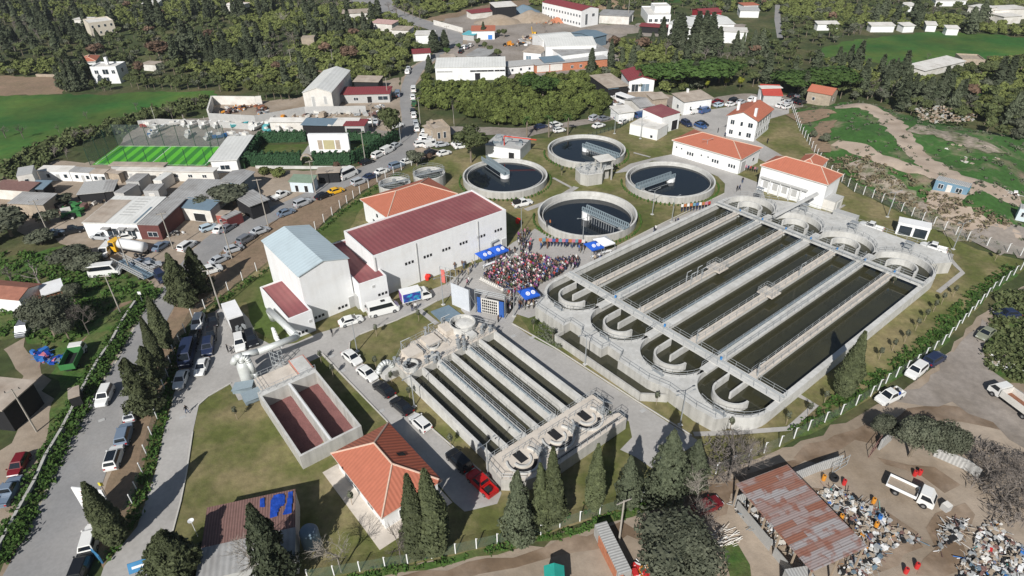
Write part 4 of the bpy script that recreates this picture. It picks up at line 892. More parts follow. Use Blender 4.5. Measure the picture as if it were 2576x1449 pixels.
m_mesh=net_mat('chain_link_mesh',(.10,.15,.11),.34); m_meshw=net_mat('light_chain_link',(.30,.33,.30),.14); m_netd=net_mat('pitch_netting',(.10,.13,.13),.34); m_netl=net_mat('pitch_net_light',(.08,.15,.08),.05)
def fence(lab,px,h=2.1,sp=3.2,m=None,world=False,bent=True,pm=None,pr=.06):
    pts=[Vector(p[:2]) for p in px] if world else [Vector(P(*p)[:2]) for p in px]
    root=empty('boundary_fence',(pts[0].x,pts[0].y,0),0,lab,'fence'); o=pts[0]
    q=MB(m or m_mesh); n=0; post=MB(pm or m_white); 
    post.cbox(0,0,0,pr*2,pr*2,h+.1)
    if bent: post.tube((0,0,h+.1),(.17,-.17,h+.3),pr*.8,4)
    pme=post.mesh('post')
    for i,(a,b) in enumerate(zip(pts,pts[1:])):
        a_,b_=a-o,b-o; q.face([(a_.x,a_.y,.05),(b_.x,b_.y,.05),(b_.x,b_.y,h),(a_.x,a_.y,h)])
        L=(b-a).length; k=max(1,round(L/sp))
        for j in range(k):
            if n<100: p=a_.lerp(b_,j/k); link('post',pme,root,(p.x,p.y,0)); n+=1
    q.build('mesh_panel',root)
fence('roadside boundary fence of white concrete posts along the tilled verge',[(1060,405),(1010,428),(949,458),(906,488),(856,524),(794,578),(680,660),(575,732),(485,800)],2.0,3.4,m_meshw)
fence('boundary fence of bent white posts along the paved drive at left',[(485,800),(467,838),(440,892),(415,980),(397,1055),(370,1145),(347,1238),(335,1270),(300,1345),(262,1415)],2.0,3.2,m_mesh)
fence('boundary fence with green mesh and white posts along the bottom dirt road',[(776,1458),(906,1438),(969,1427),(1026,1418),(1146,1393),(1251,1368),(1360,1346),(1408,1328),(1508,1296),(1663,1248)],1.9,2.9,m_mesh)
fence('boundary fence of bent white posts along the right edge by the parked pickup',[(1663,1248),(1800,1192),(1960,1124),(2032,1084),(2114,1044),(2189,998),(2227,966),(2302,918),(2369,868),(2494,734),(2600,655)],2.1,3.0,m_meshw)
fence('boundary fence climbing past the orange-roofed hall below the mound',[(1990,272),(2012,330),(2075,425),(2117,458),(2149,482),(2194,498),(2267,532),(2347,568),(2432,606),(2532,636),(2600,655)],2.1,3.0,m_meshw)
fence('low fence of dark pickets behind the far tank beside parked cars',[(1480,345),(1560,322),(1600,300),(1640,283),(1700,272)],1.2,1.6,m_mesh,bent=False,pm=m_black)
def lamp():
    root=empty('street_lamp',(0,0,0)); h=6.3
    MB(m_steel).tube((0,0,0),(0,0,h),.10,8,r2=.06).build('pole',root)
    a=MB(m_steel); a.tube((0,0,h-.1),(-1.3,0,h+.25),.045,5).tube((0,0,h-.1),(1.3,0,h+.25),.045,5); a.build('arm',root)
    for s in(-1,1): MB(m_steel).cbox(s*1.45,0,h+.2,.45,.18,.1).build('lamp_head',root)
    MB(m_conc).cbox(0,0,0,.6,.6,.15).build('footing',root)
    return root
def copytree(o,parent=None,loc=None,rz=None):
    c=o.copy(); COL.objects.link(c); c.parent=parent
    for ch in o.children: copytree(ch,c)
    return c
LP=lamp()
lamps=[(g(21,1020,645),.9,'on the lawn tip near the white minibus'),(g(21,1595,1200),.9,'beside the small basin\'s left wall'),(g(22,735,775),.5,'on the strip in front of the outlet channel'),(g(22,1690,1385),.4,'at the bottom corner of the large basin'),
 (g(12,1410,715),.5,'on the grass below the right-hand tank'),(g(12,1605,790),.5,'beside the path left of the large basin'),(g(12,710,1010),.4,'in front of the lowest round tank'),(g(31,2335,440),.8,'by the red pickup truck'),(g(22,20,290),.4,'beside the blue tent at the basin corner'),
 (g(21,1885,175),.7,'beside the stage backdrop'),(g(13,1200,740),.3,'on the grass right of the orange-roofed hall'),(g(13,1860,1065),.3,'near the guard container'),(g(2,1290,1400),.3,'between the far tank and the pump station'),(g(12,1935,180),.3,'in front of the long orange-roofed building'),(g(12,1030,-100),.3,'behind the far round tank'),(g(12,95,900),.4,'at the crowd beside the hall corner'),(g(11,1460,0),.4,'at the bend of the main road near the hedge')]
for i,(xy,rz,t) in enumerate(lamps):
    o=LP if i==0 else copytree(LP); c=P(*xy); o.location=(c[0],c[1],.12); o.rotation_euler=(0,0,rz); tag(o,'tall two-armed grey lamp post '+t,'street lamp','lamp posts around the plant')
def upole(x,y,h,t,conc=True,two=False):
    c=P(x,y); root=empty('utility_pole',(c[0],c[1],0),rng(int(x)).uniform(0,1.2),'utility pole '+t,'utility pole','utility poles')
    m=m_polec if conc else m_wood; MB(m).tube((0,0,0),(0,0,h),.14,7,r2=.09).build('pole',root)
    q=MB(m_polec); q.cbox(0,0,h-.35,2.0,.12,.12); q.build('crossarm',root)
    for s in(-.85,0,.85): MB(m_dark).cbox(s,0,h-.2,.1,.1,.25).build('insulator',root)
for a in [(*g(11,125,830),12,'with a crossarm beside the road shoulder opposite the container huts'),(*g(20,1215,250),8.5,'leaning over the hedge beside the tilled plot'),(*g(30,370,0),8.5,'at the bottom left beside the dark shed'),(*g(10,2335,1155),9,'on the verge beside two parked cars at the bend'),
 (*g(10,1320,1290),9,'beside the long lattice semi-trailer'),(*g(10,1745,1060),9,'on the traffic island before the warehouse yard'),(*g(32,1075,1110),8,'on the brown track by the brick wall'),(*g(20,2220,215),9,'with a red lower part beside the box truck'),(*g(10,480,880),8,'beside the trees left of the warehouse'),
 (*g(11,1100,170),8.5,'behind the garden hedge at the road'),(*g(1,1180,1315),8.5,'in front of the boat yard offices'),(*g(1,1655,1260),9,'beside the road bend near the stone house'),(*g(1,1330,1010),8,'by the red-roofed workshop'),(*g(1,365,670),7,'beside the orchard behind the white warehouse'),(*g(1,780,670),7,'at the orchard edge behind the white warehouse'),(*g(1,1930,470),9,'tall by the upper road junction'),(*g(1,845,375),7,'in front of the dark tree clump in the orchard'),(*g(2,1165,220),12,'far off beside the walled factory yard'),(*g(11,600,500),9,'by the green-roofed kiosk on the road')]:
    upole(*a[:3],a[3])
# foreground sign board by the road, satellite dish
c=P(*g(30,1175,860)); root=empty('billboard',(c[0]-3.9,c[1]+.5,0),R_(-8),'white billboard with faint red lettering bands standing beside the cypress on the road','billboard')
q=MB(m_white,mat('pale_red_print',(.75,.48,.46),.8,.1,1)); q.box(-.2,-.08,1.0,4.0,.08,5.4); q.mi(q.mats[1])
for z in(1.6,2.4,3.2,4.0,4.8): q.box(.2,-.10,z,3.6,-.081,z+.12)
q.build('board',root); q=MB(m_steel)
for x in(.1,3.7): q.cbox(x,.1,0,.15,.15,1.1)
q.build('leg',root)
# ================= SURROUNDING BUILDINGS =================
def B(rc,name,label,cat,a,b,c,h,roof='gable',**k):
    gg=(lambda p:g(rc,*p)) if rc is not None else (lambda p:p)
    return bld(name,label,cat,gg(a),gg(b),gg(c),h,roof,**k)
def wins_row(n,z,w=.9,h=1.1,wall='a'): return [(wall,(i+.5)/n,z,w,h) for i in range(n)]
B(0,'villa','cream two-storey villa with roof terrace among cypresses, far upper left','house',(885,232),(1135,200),(930,180),6.5,'parapet',rise=1,mw_=mat('cream_render',(.60,.54,.45),.9,.1,1),mr=m_offwhite,wins=wins_row(4,4)+wins_row(4,1)+[('d',.4,4,1,1.2)])
B(0,'villa','white two-storey villa with balconies behind the dark trees, above the green field','house',(900,672),(1160,668),(955,622),6.5,'parapet',mw_=m_white,mr=m_offwhite,wins=[('a',.2,3.8,1.4,1.3),('a',.55,3.6,2.2,1.8),('a',.85,3.8,1.2,1.3),('a',.5,.8,2,1.6),('d',.5,3.6,1.2,1.4)],chim=((.5,.5,1,2.6),))
B(0,'cottage','small cottage with faded orange roof behind the white villa','house',(805,625),(955,612),(840,572),3,'hip',mr=m_tile,rise=1.2)
B(0,'garden_shed','pale shed with a slanted roof among trees right of the white villa','shed',(1430,640),(1560,650),(1450,612),2.8,'flat',mw_=m_offwhite,mr=m_tanroof)
B(0,'distant_house','distant white house at the very top behind the cypress pair','house',(1430,38),(1585,30),(1450,8),4,'flat',mw_=m_offwhite,mr=m_offwhite)
B(0,'distant_house','distant low white house at the top left of the far trees','house',(2240,45),(2400,55),(2260,12),4,'hip',mw_=m_offwhite,mr=m_offwhite,rise=1)
B(0,'long_shed','long low pale shed among the far orchard trees, upper left','shed',(740,195),(900,195),(745,175),2.5,'flat',mw_=m_offwhite,mr=m_offwhite)
w_=B(1,'warehouse','big white warehouse with long gabled roof beside the grey yard fence','warehouse',(468,932),(757,930),(700,712),6.5,'gable',rise=1.5,over=.2,mr=m_whiteroof,ax='y',mw_=m_offwhite,wins=[('a',.33,1,1.0,4.2,1,1,m_grey,'shutter'),('a',.75,2.6,.9,2.6,1,1,m_grey,'shutter')])
B(1,'workshop','low workshop with long dark red roof on the warehouse\'s right side','workshop',(885,950),(1340,940),(895,895),3.2,'shed',rise=.4,mr=m_redroof2,mw_=m_grey,wins=[('a',.25,1,1.5,1.0),('a',.55,.1,1.6,2.2,1,1,m_dark,'door'),('a',.85,1,3.4,1.3)])
B(1,'workshop','small red-roofed lean-to touching the warehouse wall','workshop',(790,945),(880,948),(870,892),2.9,'shed',rise=.5,mr=m_redroof2,mw_=m_grey)
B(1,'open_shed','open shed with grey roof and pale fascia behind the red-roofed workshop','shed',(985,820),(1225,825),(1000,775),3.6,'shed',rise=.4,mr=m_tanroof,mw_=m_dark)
B(1,'long_hall','long white hall with low gabled roof facing the citrus grove','warehouse',(1802,682),(2508,668),(1812,612),5.0,'shed',rise=1.0,over=.2,mr=m_whiteroof,wins=[('a',.58,3.2,4.5,.6,1,1,m_dark),('a',.75,3.2,4.5,.6,1,1,m_dark),('a',.92,3.2,4.0,.6,1,1,m_dark),('a',.13,3.2,6,.6,1,1,m_grey),('a',.6,.1,2,2.6,1,1,m_dark,'door')])
B(1,'roadside_house','little white house with maroon roof at the road\'s left edge','house',(1580,540),(1752,530),(1592,508),3.2,'shed',rise=.4,mr=m_redroof2)
B(1,'roadside_house','white house with broken pale roof beside the road and dark trees','house',(1605,352),(1790,348),(1640,312),4,'flat',mr=m_offwhite)
B(1,'roadside_house','flat grey-white house below the upper road bend','house',(1365,300),(1532,305),(1385,262),3.5,'flat',mw_=m_offwhite,mr=m_tanroof)
B(1,'roadside_house','pinkish house with mixed roofs beside the upper road','house',(1160,228),(1365,245),(1175,200),3.5,'shed',rise=.5,mw_=m_offwhite,mr=mat('pink_roof',(.5,.33,.3),.8,.2,1))
B(1,'roadside_house','long low white house in the dark orchard near the upper road','house',(870,138),(1130,125),(890,108),3.5,'shed',rise=.4,mw_=m_offwhite,mr=m_tanroof)
B(1,'stone_hut','small square beige hut alone in the orchard','hut',(452,388),(580,383),(462,362),3.4,'flat',mw_=m_beige,mr=m_beige,over=.05)
B(1,'workshop','white workshop with orange roof and blue awning by the industrial yard','workshop',(2170,312),(2400,308),(2190,275),4,'shed',rise=.6,mr=m_tile,wins=[('a',.8,.1,2,2,1,1,mat('blue_door',(.05,.2,.55),.6,.1,1),'door')])
B(1,'awning_shed','turquoise awning shed left of the orange-roofed workshop','shed',(2080,345),(2190,355),(2100,315),2.6,'shed',rise=.3,mr=mat('turquoise_awning',(.12,.42,.48),.7,.2,1),mw_=m_grey)
B(1,'shed','grey flat roof shed beside parked cars at the upper junction','shed',(2120,560),(2310,575),(2130,480),3.2,'flat',mr=m_greyroof,mw_=m_grey)
B(1,'shed','small ragged tan roof left of the long white hall','shed',(1880,600),(2010,590),(1890,562),2.8,'shed',rise=.4,mr=m_tanroof,mw_=m_offwhite)
for k,(a,b,c,mr_,t) in enumerate([((135,1225),(480,1225),(140,1205),m_offwhite,'low pale parapet roof at the left of the boat yard sheds'),((465,1255),(760,1262),(490,1205),m_slate,'open boat shed with slate blue roof'),((735,1262),(1000,1262),(760,1205),m_offwhite,'open boat shed with pale roof beside the slate blue one')]):
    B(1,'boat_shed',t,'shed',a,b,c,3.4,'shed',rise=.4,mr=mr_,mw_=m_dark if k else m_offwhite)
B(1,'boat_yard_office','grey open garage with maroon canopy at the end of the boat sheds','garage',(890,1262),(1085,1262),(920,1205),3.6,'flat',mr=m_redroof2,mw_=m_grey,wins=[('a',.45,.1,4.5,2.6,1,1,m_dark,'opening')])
B(1,'stone_house','old beige stone house with flat roof and tall windows at the road bend','house',(1785,1300),(1952,1275),(1740,1215),4.6,'parapet',mw_=m_beige,mr=m_beige,wins=[('a',.3,1.5,.7,1.8),('a',.65,1.5,.7,1.8),('b',.3,1.5,.7,1.8),('b',.7,1.5,.7,1.8)],chim=((.2,.7,.8,1),))
B(1,'stone_house_annex','lower beige annex with tower chimney behind the old stone house','annex',(1690,1270),(1775,1300),(1680,1225),4,'flat',mw_=m_beige,mr=m_tanroof)
B(2,'factory','white two-storey factory with long maroon roof at the top','factory',(305,20),(700,108),(440,-12),8,'gable',rise=1.2,over=.2,mr=m_redroof2,wins=wins_row(14,4.8,1.0,1.1)+wins_row(14,1.2,1.0,1.1)+[('d',.3,1,1.4,5,1,1,m_glass),('d',.7,4.5,1.6,1.3)])
B(2,'warehouse','white-roofed warehouse, front hall of the big factory cluster','warehouse',(505,558),(965,503),(340,430),5,'shed',rise=1,over=.2,mr=m_greyroof,wins=wins_row(6,1.8,1.4,1.0))
B(2,'warehouse','middle warehouse with broad white roof in the factory cluster','warehouse',(340,470),(850,455),(225,415),6.6,'shed',rise=1.2,over=.1,mr=m_whiteroof)
B(2,'warehouse','rear white warehouse with pale gable roof in the factory cluster','warehouse',(310,415),(645,385),(312,340),7,'gable',rise=1,over=.1,mr=m_whiteroof)
B(2,'warehouse','low warehouse with tan roof at the left end of the factory cluster','warehouse',(115,520),(290,535),(0,450),4.2,'shed',rise=.4,mr=m_tanroof,wins=[('a',.3,.5,2.2,2.2,1,1,m_slate)])
B(2,'brick_wing','long low wing of orange brick and white panels facing the grove','building',(240,655),(965,590),(245,600),3.2,'flat',mr=m_grey,mw_=m_brick,wins=[('a',.28,.4,5,2.4,1,1,m_offwhite,'panel'),('a',.5,.8,1,1),('a',.62,.8,1,1),('a',.1,.4,5,2.4,1,1,m_offwhite,'panel')])
B(2,'low_annex','low white annex with grey roof left of the brick wing','annex',(-40,672),(218,648),(-20,628),3,'shed',rise=.3,mr=m_grey,wins=wins_row(3,1.1,.8,.9))
B(2,'low_annex','blue-grey lean-to roof in front of the front hall','annex',(330,630),(520,612),(300,590),3.6,'shed',rise=.5,mr=m_slate,mw_=m_brick)
B(2,'big_canopy','slate blue gabled canopy roof beside the gravel yard','canopy',(600,330),(820,378),(690,292),4.5,'gable',rise=.7,mr=m_slate,mw_=m_slate,ax='y')
B(2,'white_house','white terraced house with round front beyond the gravel yard','house',(1370,150),(1600,148),(1400,60),4.6,'parapet',mr=m_offwhite,wins=wins_row(4,1.2,1.6,1.4))
B(2,'white_house','upper white block rising behind the terraced house','house',(1440,65),(1600,62),(1450,28),7,'parapet',mr=m_offwhite)
B(2,'warehouse','white warehouse with tall dark windows behind the cypress row','warehouse',(1580,235),(1830,265),(1600,168),6,'shed',rise=.8,mr=m_whiteroof,wins=[('a',.4,1,.9,3.2),('a',.7,1,.9,3.2)])
B(2,'warehouse','white gabled warehouse right of the one with tall windows','warehouse',(1960,250),(2240,240),(1990,152),6,'gable',rise=1,mr=m_whiteroof,wins=[('d',.3,1,.7,3),('d',.6,1,.7,3)])
B(2,'warehouse','long white low hall in front of the gabled warehouse','warehouse',(2000,310),(2365,325),(2010,268),5,'flat',mr=m_offwhite)
B(2,'red_roofed_hall','hall with vivid maroon roof behind the white warehouses','hall',(1910,130),(2110,118),(1940,85),5,'gable',rise=1,mr=m_redroof2,mw_=mat('red_sheet',(.3,.03,.04),.6,.1,1))
B(2,'distant_house','white house with grey roof right of the maroon-roofed hall','house',(2300,105),(2490,108),(2320,72),3.5,'shed',rise=.4,mr=m_grey)
B(2,'distant_house','white house with orange flat roof at the top right of the warehouses','house',(2335,55),(2480,50),(2350,28),4.5,'flat',mr=m_tile)
B(2,'red_canopy','long maroon canopy sheltering parked red vehicles','canopy',(1285,262),(1555,280),(1290,238),3,'shed',rise=.3,mr=m_redroof2,mw_=m_dark)
B(2,'tile_roof_house','white house with dark red gabled roof and veranda beside the grove','house',(1180,808),(1435,800),(1005,715),4.3,'gable',rise=1.2,over=.5,mr=m_redroof2,ax='y',wins=[('a',.25,.2,2.4,2.6,1,1,m_glass),('a',.65,.2,3,2.6,1,1,m_slate)])
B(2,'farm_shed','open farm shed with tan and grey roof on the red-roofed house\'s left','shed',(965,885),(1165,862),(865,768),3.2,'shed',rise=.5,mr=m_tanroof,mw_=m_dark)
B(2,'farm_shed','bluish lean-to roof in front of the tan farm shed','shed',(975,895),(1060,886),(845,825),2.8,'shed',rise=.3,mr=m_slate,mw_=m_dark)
B(2,'old_house','weathered grey gable roof among sheds above the gate parking','house',(1290,1080),(1425,1058),(1200,990),3.2,'gable',rise=1,mr=m_greyroof,mw_=m_offwhite)
B(2,'old_house','beige half-ruined house with pale flat roof among sheds','house',(1420,1000),(1565,985),(1385,955),5,'shed',rise=.4,mr=m_tanroof,mw_=m_beige,wins=[('a',.5,2,1,1)])
B(2,'white_house','white square house with wide pale roof and chimney above the gate','house',(1738,1022),(2012,985),(1652,958),4.6,'shed',rise=.5,over=.5,mr=m_tanroof,wins=[('a',.25,1.4,.5,1.2),('a',.6,1.4,.5,1.2),('b',.5,1.4,1,1.2)],chim=((.5,.95,.6,1.8),))
B(2,'white_shed','small white shed beside the white bus','shed',(1075,1140),(1232,1120),(1030,1082),3,'shed',rise=.3,mr=m_offwhite)
B(3,'stone_cottage','stone cottage with fresh orange roof at the foot of the umbrella pines','house',(405,912),(640,955),(455,865),4.2,'gable',rise=1.4,over=.3,mr=m_tile,mw_=m_beige,wins=[('a',.3,1.5,.8,.9),('d',.5,1.5,.8,.9)])
B(3,'red_canopy_shop','shed with bright red awning and white roof above the admin house','shed',(-40,955),(140,962),(-20,885),3.6,'shed',rise=1.0,mr=mat('bright_red_sheet',(.5,.08,.06),.6,.1,1),mw_=m_grey)
B(3,'white_roof_shed','white flat roof right behind the red awning','shed',(-60,890),(135,885),(-50,868),4.5,'flat',mr=m_offwhite)
B(3,'greenhouse_ruin','long collapsed white sheeted roof at the edge of the meadow','shed',(1580,712),(1985,615),(1690,600),2.6,'shed',rise=.4,mr=m_offwhite,mw_=m_offwhite)
B(3,'greenhouse_ruin','beige walls at the far end of the collapsed white shed','ruin',(1960,590),(2190,600),(1990,540),2.2,'parapet',mr=m_beige,mw_=m_beige)
for k,(a,b,c,t) in enumerate([((505,242),(712,240),(510,225),'long white shed with orange edge near the top, left of the meadow'),((1045,258),(1278,258),(1050,238),'long white shed above the meadow\'s left end'),((1600,250),(1700,255),(1620,228),'small white shed with blue tank above the meadow'),((1805,285),(1925,288),(1810,268),'small white hut above the meadow\'s middle'),((1405,60),(1505,58),(1420,35),'distant white cottage at the top above the long sheds'),((1695,5),(2000,5),(1700,-12),'distant long white wall house at the very top'),((1370,262),(1480,258),(1385,238),'ruined pale hut above the meadow')]):
    B(3,'white_shed',t,'shed',a,b,c,3,'shed',rise=.5,mr=m_offwhite,mw_=m_white)
for k,(a,b,c,h,t) in enumerate([((2190,125),(2300,118),(2210,90),4,'white block at the top right corner, leftmost of its cluster'),((2290,100),(2620,85),(2300,60),5,'long grey-white hall at the top right corner'),((2380,170),(2560,160),(2400,120),3.5,'white low house in front of the top right hall'),((2200,90),(2310,70),(2210,30),6,'pale blue-grey block rising in the top right cluster')]):
    B(3,'distant_hall',t,'hall',a,b,c,h,'flat',mr=m_offwhite,mw_=m_offwhite)
# left yards
B(10,'stacked_container','white container cabin stacked two storeys high at the far left','container',(165,328),(325,300),(80,262),5.0,'flat',mr=m_grey,mw_=m_offwhite,over=.02,wins=[('a',.5,3,.8,.9),('a',.75,.4,1,1.8,1,1,m_dark,'door')])
for a,b,c,mm,t in [((372,272),(690,278),(392,228),m_offwhite,'white cabin with pale roof, left one of the long cabin row'),((695,278),(895,292),(702,238),m_greyroof,'white cabin with rusty grey roof in the middle of the cabin row'),((905,295),(1045,300),(925,262),m_tanroof,'small white cabin with open door at the right of the cabin row')]:
    B(10,'cabin',t,'cabin',a,b,c,2.8,'shed',rise=.25,mr=mm,over=.15,wins=[('a',.3,1,.9,1),('a',.6,.1,.9,1.9,1,1,m_grey,'door'),('a',.85,1,.9,1)])
B(10,'tank_hut','beige hut with a dark round tank beside the cabin row','hut',(1050,280),(1190,300),(1060,255),2.8,'flat',mw_=m_beige,mr=m_tanroof)
B(10,'changing_room_row','long white changing-room row with flat roof along the football pitch','building',(1190,262),(2140,280),(1120,226),2.9,'flat',mr=m_offwhite,mw_=m_offwhite,wins=[('a',.04+.075*i,.1,.9,1.9,1,1,m_grey,'door') for i in range(2)]+[('a',f,1.2,1.1,.8) for f in(.3,.45,.6,.75,.9)])
B(10,'stand_roof','pale stand roof at the near touchline of the football pitch','canopy',(1110,215),(1640,222),(1130,188),3.4,'flat',mr=m_tanroof,mw_=m_grey)
B(None,'club_house','white club house with long white roof at the pitch\'s right end','building',(529,405),(594,402),(602,344),3.6,'flat',mr=m_whiteroof,over=.4,wins=[('a',.5,1,2.4,1.2),('d',.5,1,1.6,1)])
for a,b,c,mm,mw2,t in [((1265,380),(1395,382),(1345,300),m_greyroof,m_grey,'grey container with pale end, nearest the changing rooms'),((1540,368),(1625,372),(1612,288),m_whiteroof,m_offwhite,'white container cabin at the right of the container group'),((1145,492),(1245,500),(1290,402),m_greyroof,m_grey,'long grey container with white end, nearest the warehouse'),((1440,475),(1590,470),(1440,410),m_greyroof,m_grey,'squat dark grey box container in the middle of the group')]:
    B(10,'container',t,'container',a,b,c,2.7,'flat',mr=mm,mw_=mw2,over=.03,wins=[('a',.5,.3,1.2,1.7,1,1,m_offwhite,'door')])
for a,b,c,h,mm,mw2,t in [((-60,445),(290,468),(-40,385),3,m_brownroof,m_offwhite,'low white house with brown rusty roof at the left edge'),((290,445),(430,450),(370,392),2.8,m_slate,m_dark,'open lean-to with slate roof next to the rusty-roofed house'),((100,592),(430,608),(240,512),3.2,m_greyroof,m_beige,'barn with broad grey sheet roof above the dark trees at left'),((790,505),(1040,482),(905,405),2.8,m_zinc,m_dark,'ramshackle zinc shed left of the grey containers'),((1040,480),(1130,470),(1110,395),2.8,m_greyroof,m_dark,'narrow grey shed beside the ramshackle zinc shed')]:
    B(10,'shed',t,'shed',a,b,c,h,'shed',rise=.5,mr=mm,mw_=mw2)
w1=B(10,'yard_warehouse','wide warehouse with white and tan roof and striped skylights at the roadside yard','warehouse',(832,795),(1375,808),(1240,548),3.9,'shed',rise=.5,over=.15,mr=m_whiteroof,mw_=m_white,wins=[('a',.5,.3,2.6,2.4,1,1,m_glass),('a',.68,.3,1.3,2.4,1,1,m_glass),('a',.85,.3,1.8,2.4,1,1,m_glass)])
L1,D1=w1[1],w1[2]; s_=.5/D1
def onroof(root,L,D,h,s,x0,x1,y0,y1,m,nm,t=.19): 
    return MB(m).add([(L*x0,D*y0,h+s*D*y0+t),(L*x1,D*y0,h+s*D*y0+t),(L*x1,D*y1,h+s*D*y1+t),(L*x0,D*y1,h+s*D*y1+t)],[(0,1,2,3)]).build(nm,root)
onroof(w1[0],L1,D1,3.9,s_,0,.42,.0,.85,m_tanroof,'rusty_roof_panel')
for i in range(7): onroof(w1[0],L1,D1,3.9,s_,.52,.76,.28+i*.10,.305+i*.10,m_grey,'skylight',.21)
onroof(w1[0],L1,D1,3.9,s_,.93,.965,.02,.6,m_slate,'skylight',.21)
for f in(.42,.72,.9): 
    o=MB(m_greyroof).box(-.9,-1.2,2.9,.9,0,3.1).build('awning',w1[0]); o.location=(L1*f,0,0)
B(10,'yard_workshop','grey-roofed workshop with brown front wall adjoining the white warehouse','workshop',(1378,812),(1590,818),(1660,565),3.8,'shed',rise=.4,over=.1,mr=m_greyroof,mw_=mat('brown_wall',(.13,.05,.045),.8,.15,1),wins=[('a',.6,.9,2.2,1.1)])
B(10,'yard_shed','wide grey metal roof with skylight rows behind the warehouse','shed',(1700,545),(2130,560),(1985,380),3.8,'shed',rise=.5,mr=m_greyroof,mw_=m_offwhite)
B(10,'yard_shed','tan-grey roof rising at the far right end of the yard sheds','shed',(2200,388),(2410,400),(2330,275),4.2,'gable',rise=.5,ax='y',mr=m_greyroof,mw_=m_slate)
B(10,'yard_shed','blue-grey carport roof with white front wall beside the road','shed',(1805,632),(2110,662),(1840,560),3.4,'shed',rise=.4,mr=m_slate,mw_=m_offwhite,wins=[('a',.6,.1,3,2,1,1,m_dark,'opening')])
B(10,'kiosk','red-brown container kiosk at the roadside, left one','kiosk',(2170,718),(2275,725),(2190,668),2.6,'flat',mw_=mat('red_brown_sheet',(.32,.09,.07),.7,.15,1),mr=m_tanroof,over=.02,wins=[('a',.5,.6,1.2,1)])
B(10,'kiosk','dark maroon container kiosk at the roadside, right one','kiosk',(2280,760),(2430,690),(2250,725),2.6,'flat',mw_=mat('maroon_sheet',(.16,.04,.04),.7,.15,1),mr=m_greyroof,over=.02)
B(11,'slatted_garage','dark slatted garage with grey wall and white back roof by the road','garage',(-60,625),(115,560),(60,450),3.6,'shed',rise=.3,mr=m_greyroof,mw_=m_dark)
B(11,'kiosk','pale blue kiosk with green sheet roof at the roadside','kiosk',(335,378),(560,388),(372,325),2.9,'shed',rise=.4,over=.25,mr=mat('green_sheet_roof',(.20,.27,.20),.7,.12,1),mw_=mat('pale_blue_wall',(.55,.62,.66),.8,.05,1),wins=[('a',.28,.2,.8,1.7,1,1,m_dark,'door'),('a',.7,.2,.9,1.7,1,1,m_dark,'door')])
B(11,'bus_shelter','long dark open shelter with grey flat roof by the road','shelter',(618,292),(830,282),(590,248),3,'flat',mr=m_tanroof,mw_=m_dark)
sb=bld('garden_stage_wall','tall white outdoor stage wall with beige window panels behind a paved apron','stage wall',g(1,515,1360),g(1,922,1358),g(1,515,1345),5.2,'flat',over=0,mr=m_white,D=1.2,wins=[('a',.28,.9,1.3,2.8,1,1,m_beige,'panel'),('a',.5,.9,3.2,2.8,1,1,mat('khaki_panel',(.42,.38,.22),.8,.1,1),'panel'),('a',.72,.9,1.3,2.8,1,1,m_beige,'panel')])
bld('old_cottage','white cottage with red-brown roof and satellite dish at the left edge','house',(-60,742),(46,752),(-60,702),3.4,'gable',rise=.8,mr=mat('rust_tile',(.30,.13,.09),.85,.2,1),mw_=m_white)
bld('garden_hut','small hut with white roof and brick-orange wall at the left','hut',(110,742),(156,728),(118,714),2.6,'flat',mr=m_white,mw_=m_brick)
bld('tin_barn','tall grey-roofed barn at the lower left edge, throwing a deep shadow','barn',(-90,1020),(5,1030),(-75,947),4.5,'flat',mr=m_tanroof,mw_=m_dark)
bld('tool_shed','tiny tan-roofed tool shed behind the hedge at lower left','shed',g(20,690,1120),g(20,800,1085),g(20,680,1090),2.4,'flat',mr=m_tanroof,mw_=m_dark,over=.05,D=2.6)
# brown shed bottom left with tarp
bs=bld('corrugated_shed','old shed with brown corrugated roof partly under a blue tarpaulin, bottom left','shed',(497,1462),(741,1405),(520,1284),3.0,'shed',rise=.3,over=.05,mr=m_brownroof,mw_=m_grey)
L1,D1=bs[1],bs[2]; s_=.3/D1
onroof(bs[0],L1,D1,3.0,s_,-.02,1.01,-.02,.42,m_greyroof,'grey_roof_panel',.17)
def blob(mb,poly,z,seed,amp=.12,n=14,h=.15):
    r=rng(seed); xs=[p[0] for p in poly]; ys=[p[1] for p in poly]; v=[];ok=[]
    for j in range(n+1):
        for i in range(n+1):
            x=min(xs)+(max(xs)-min(xs))*i/n; y=min(ys)+(max(ys)-min(ys))*j/n
            v.append((x,y,z(x,y)+h*(.5+mn.noise(Vector((x*1.7,y*1.7,seed)))))); ok.append(inpoly(x,y,poly))
    f=[(a,a+1,a+n+2,a+n+1) for j in range(n) for i in range(n) for a in [j*(n+1)+i] if sum((ok[a],ok[a+1],ok[a+n+2],ok[a+n+1]))>=3]
    mb.add(v,f); return mb
zt=lambda x,y:3.2+s_*y
for k,pl in enumerate([[(.72,.62),(.80,.60),(.83,.75),(.90,.78),(.88,.98),(.76,.99),(.71,.85)],[(.86,.60),(.97,.62),(.985,.99),(.92,.98),(.91,.80)],[(.60,.82),(.66,.80),(.65,.97),(.60,.97)]]):
    t=blob(MB(m_tarp),[(x*L1,y*D1) for x,y in pl],zt,k+3).build('tarpaulin',None,True); t.location=bs[0].location; t.rotation_euler=bs[0].rotation_euler
    tag(t,['crumpled blue tarpaulin lying on the brown shed roof, middle sheet','blue tarpaulin at the right edge of the brown shed roof','small blue tarpaulin scrap at the left on the brown shed roof'][k],'tarpaulin')
c=P(786,1370); q=MB(m_slate); q.lathe([(1.15,0),(1.15,2.6),(.9,3.0),(.01,3.1)],n=24); o=q.build('water_tank',smooth=True); o.location=c; tag(o,'upright round blue-grey water tank standing beside the brown shed','water tank')
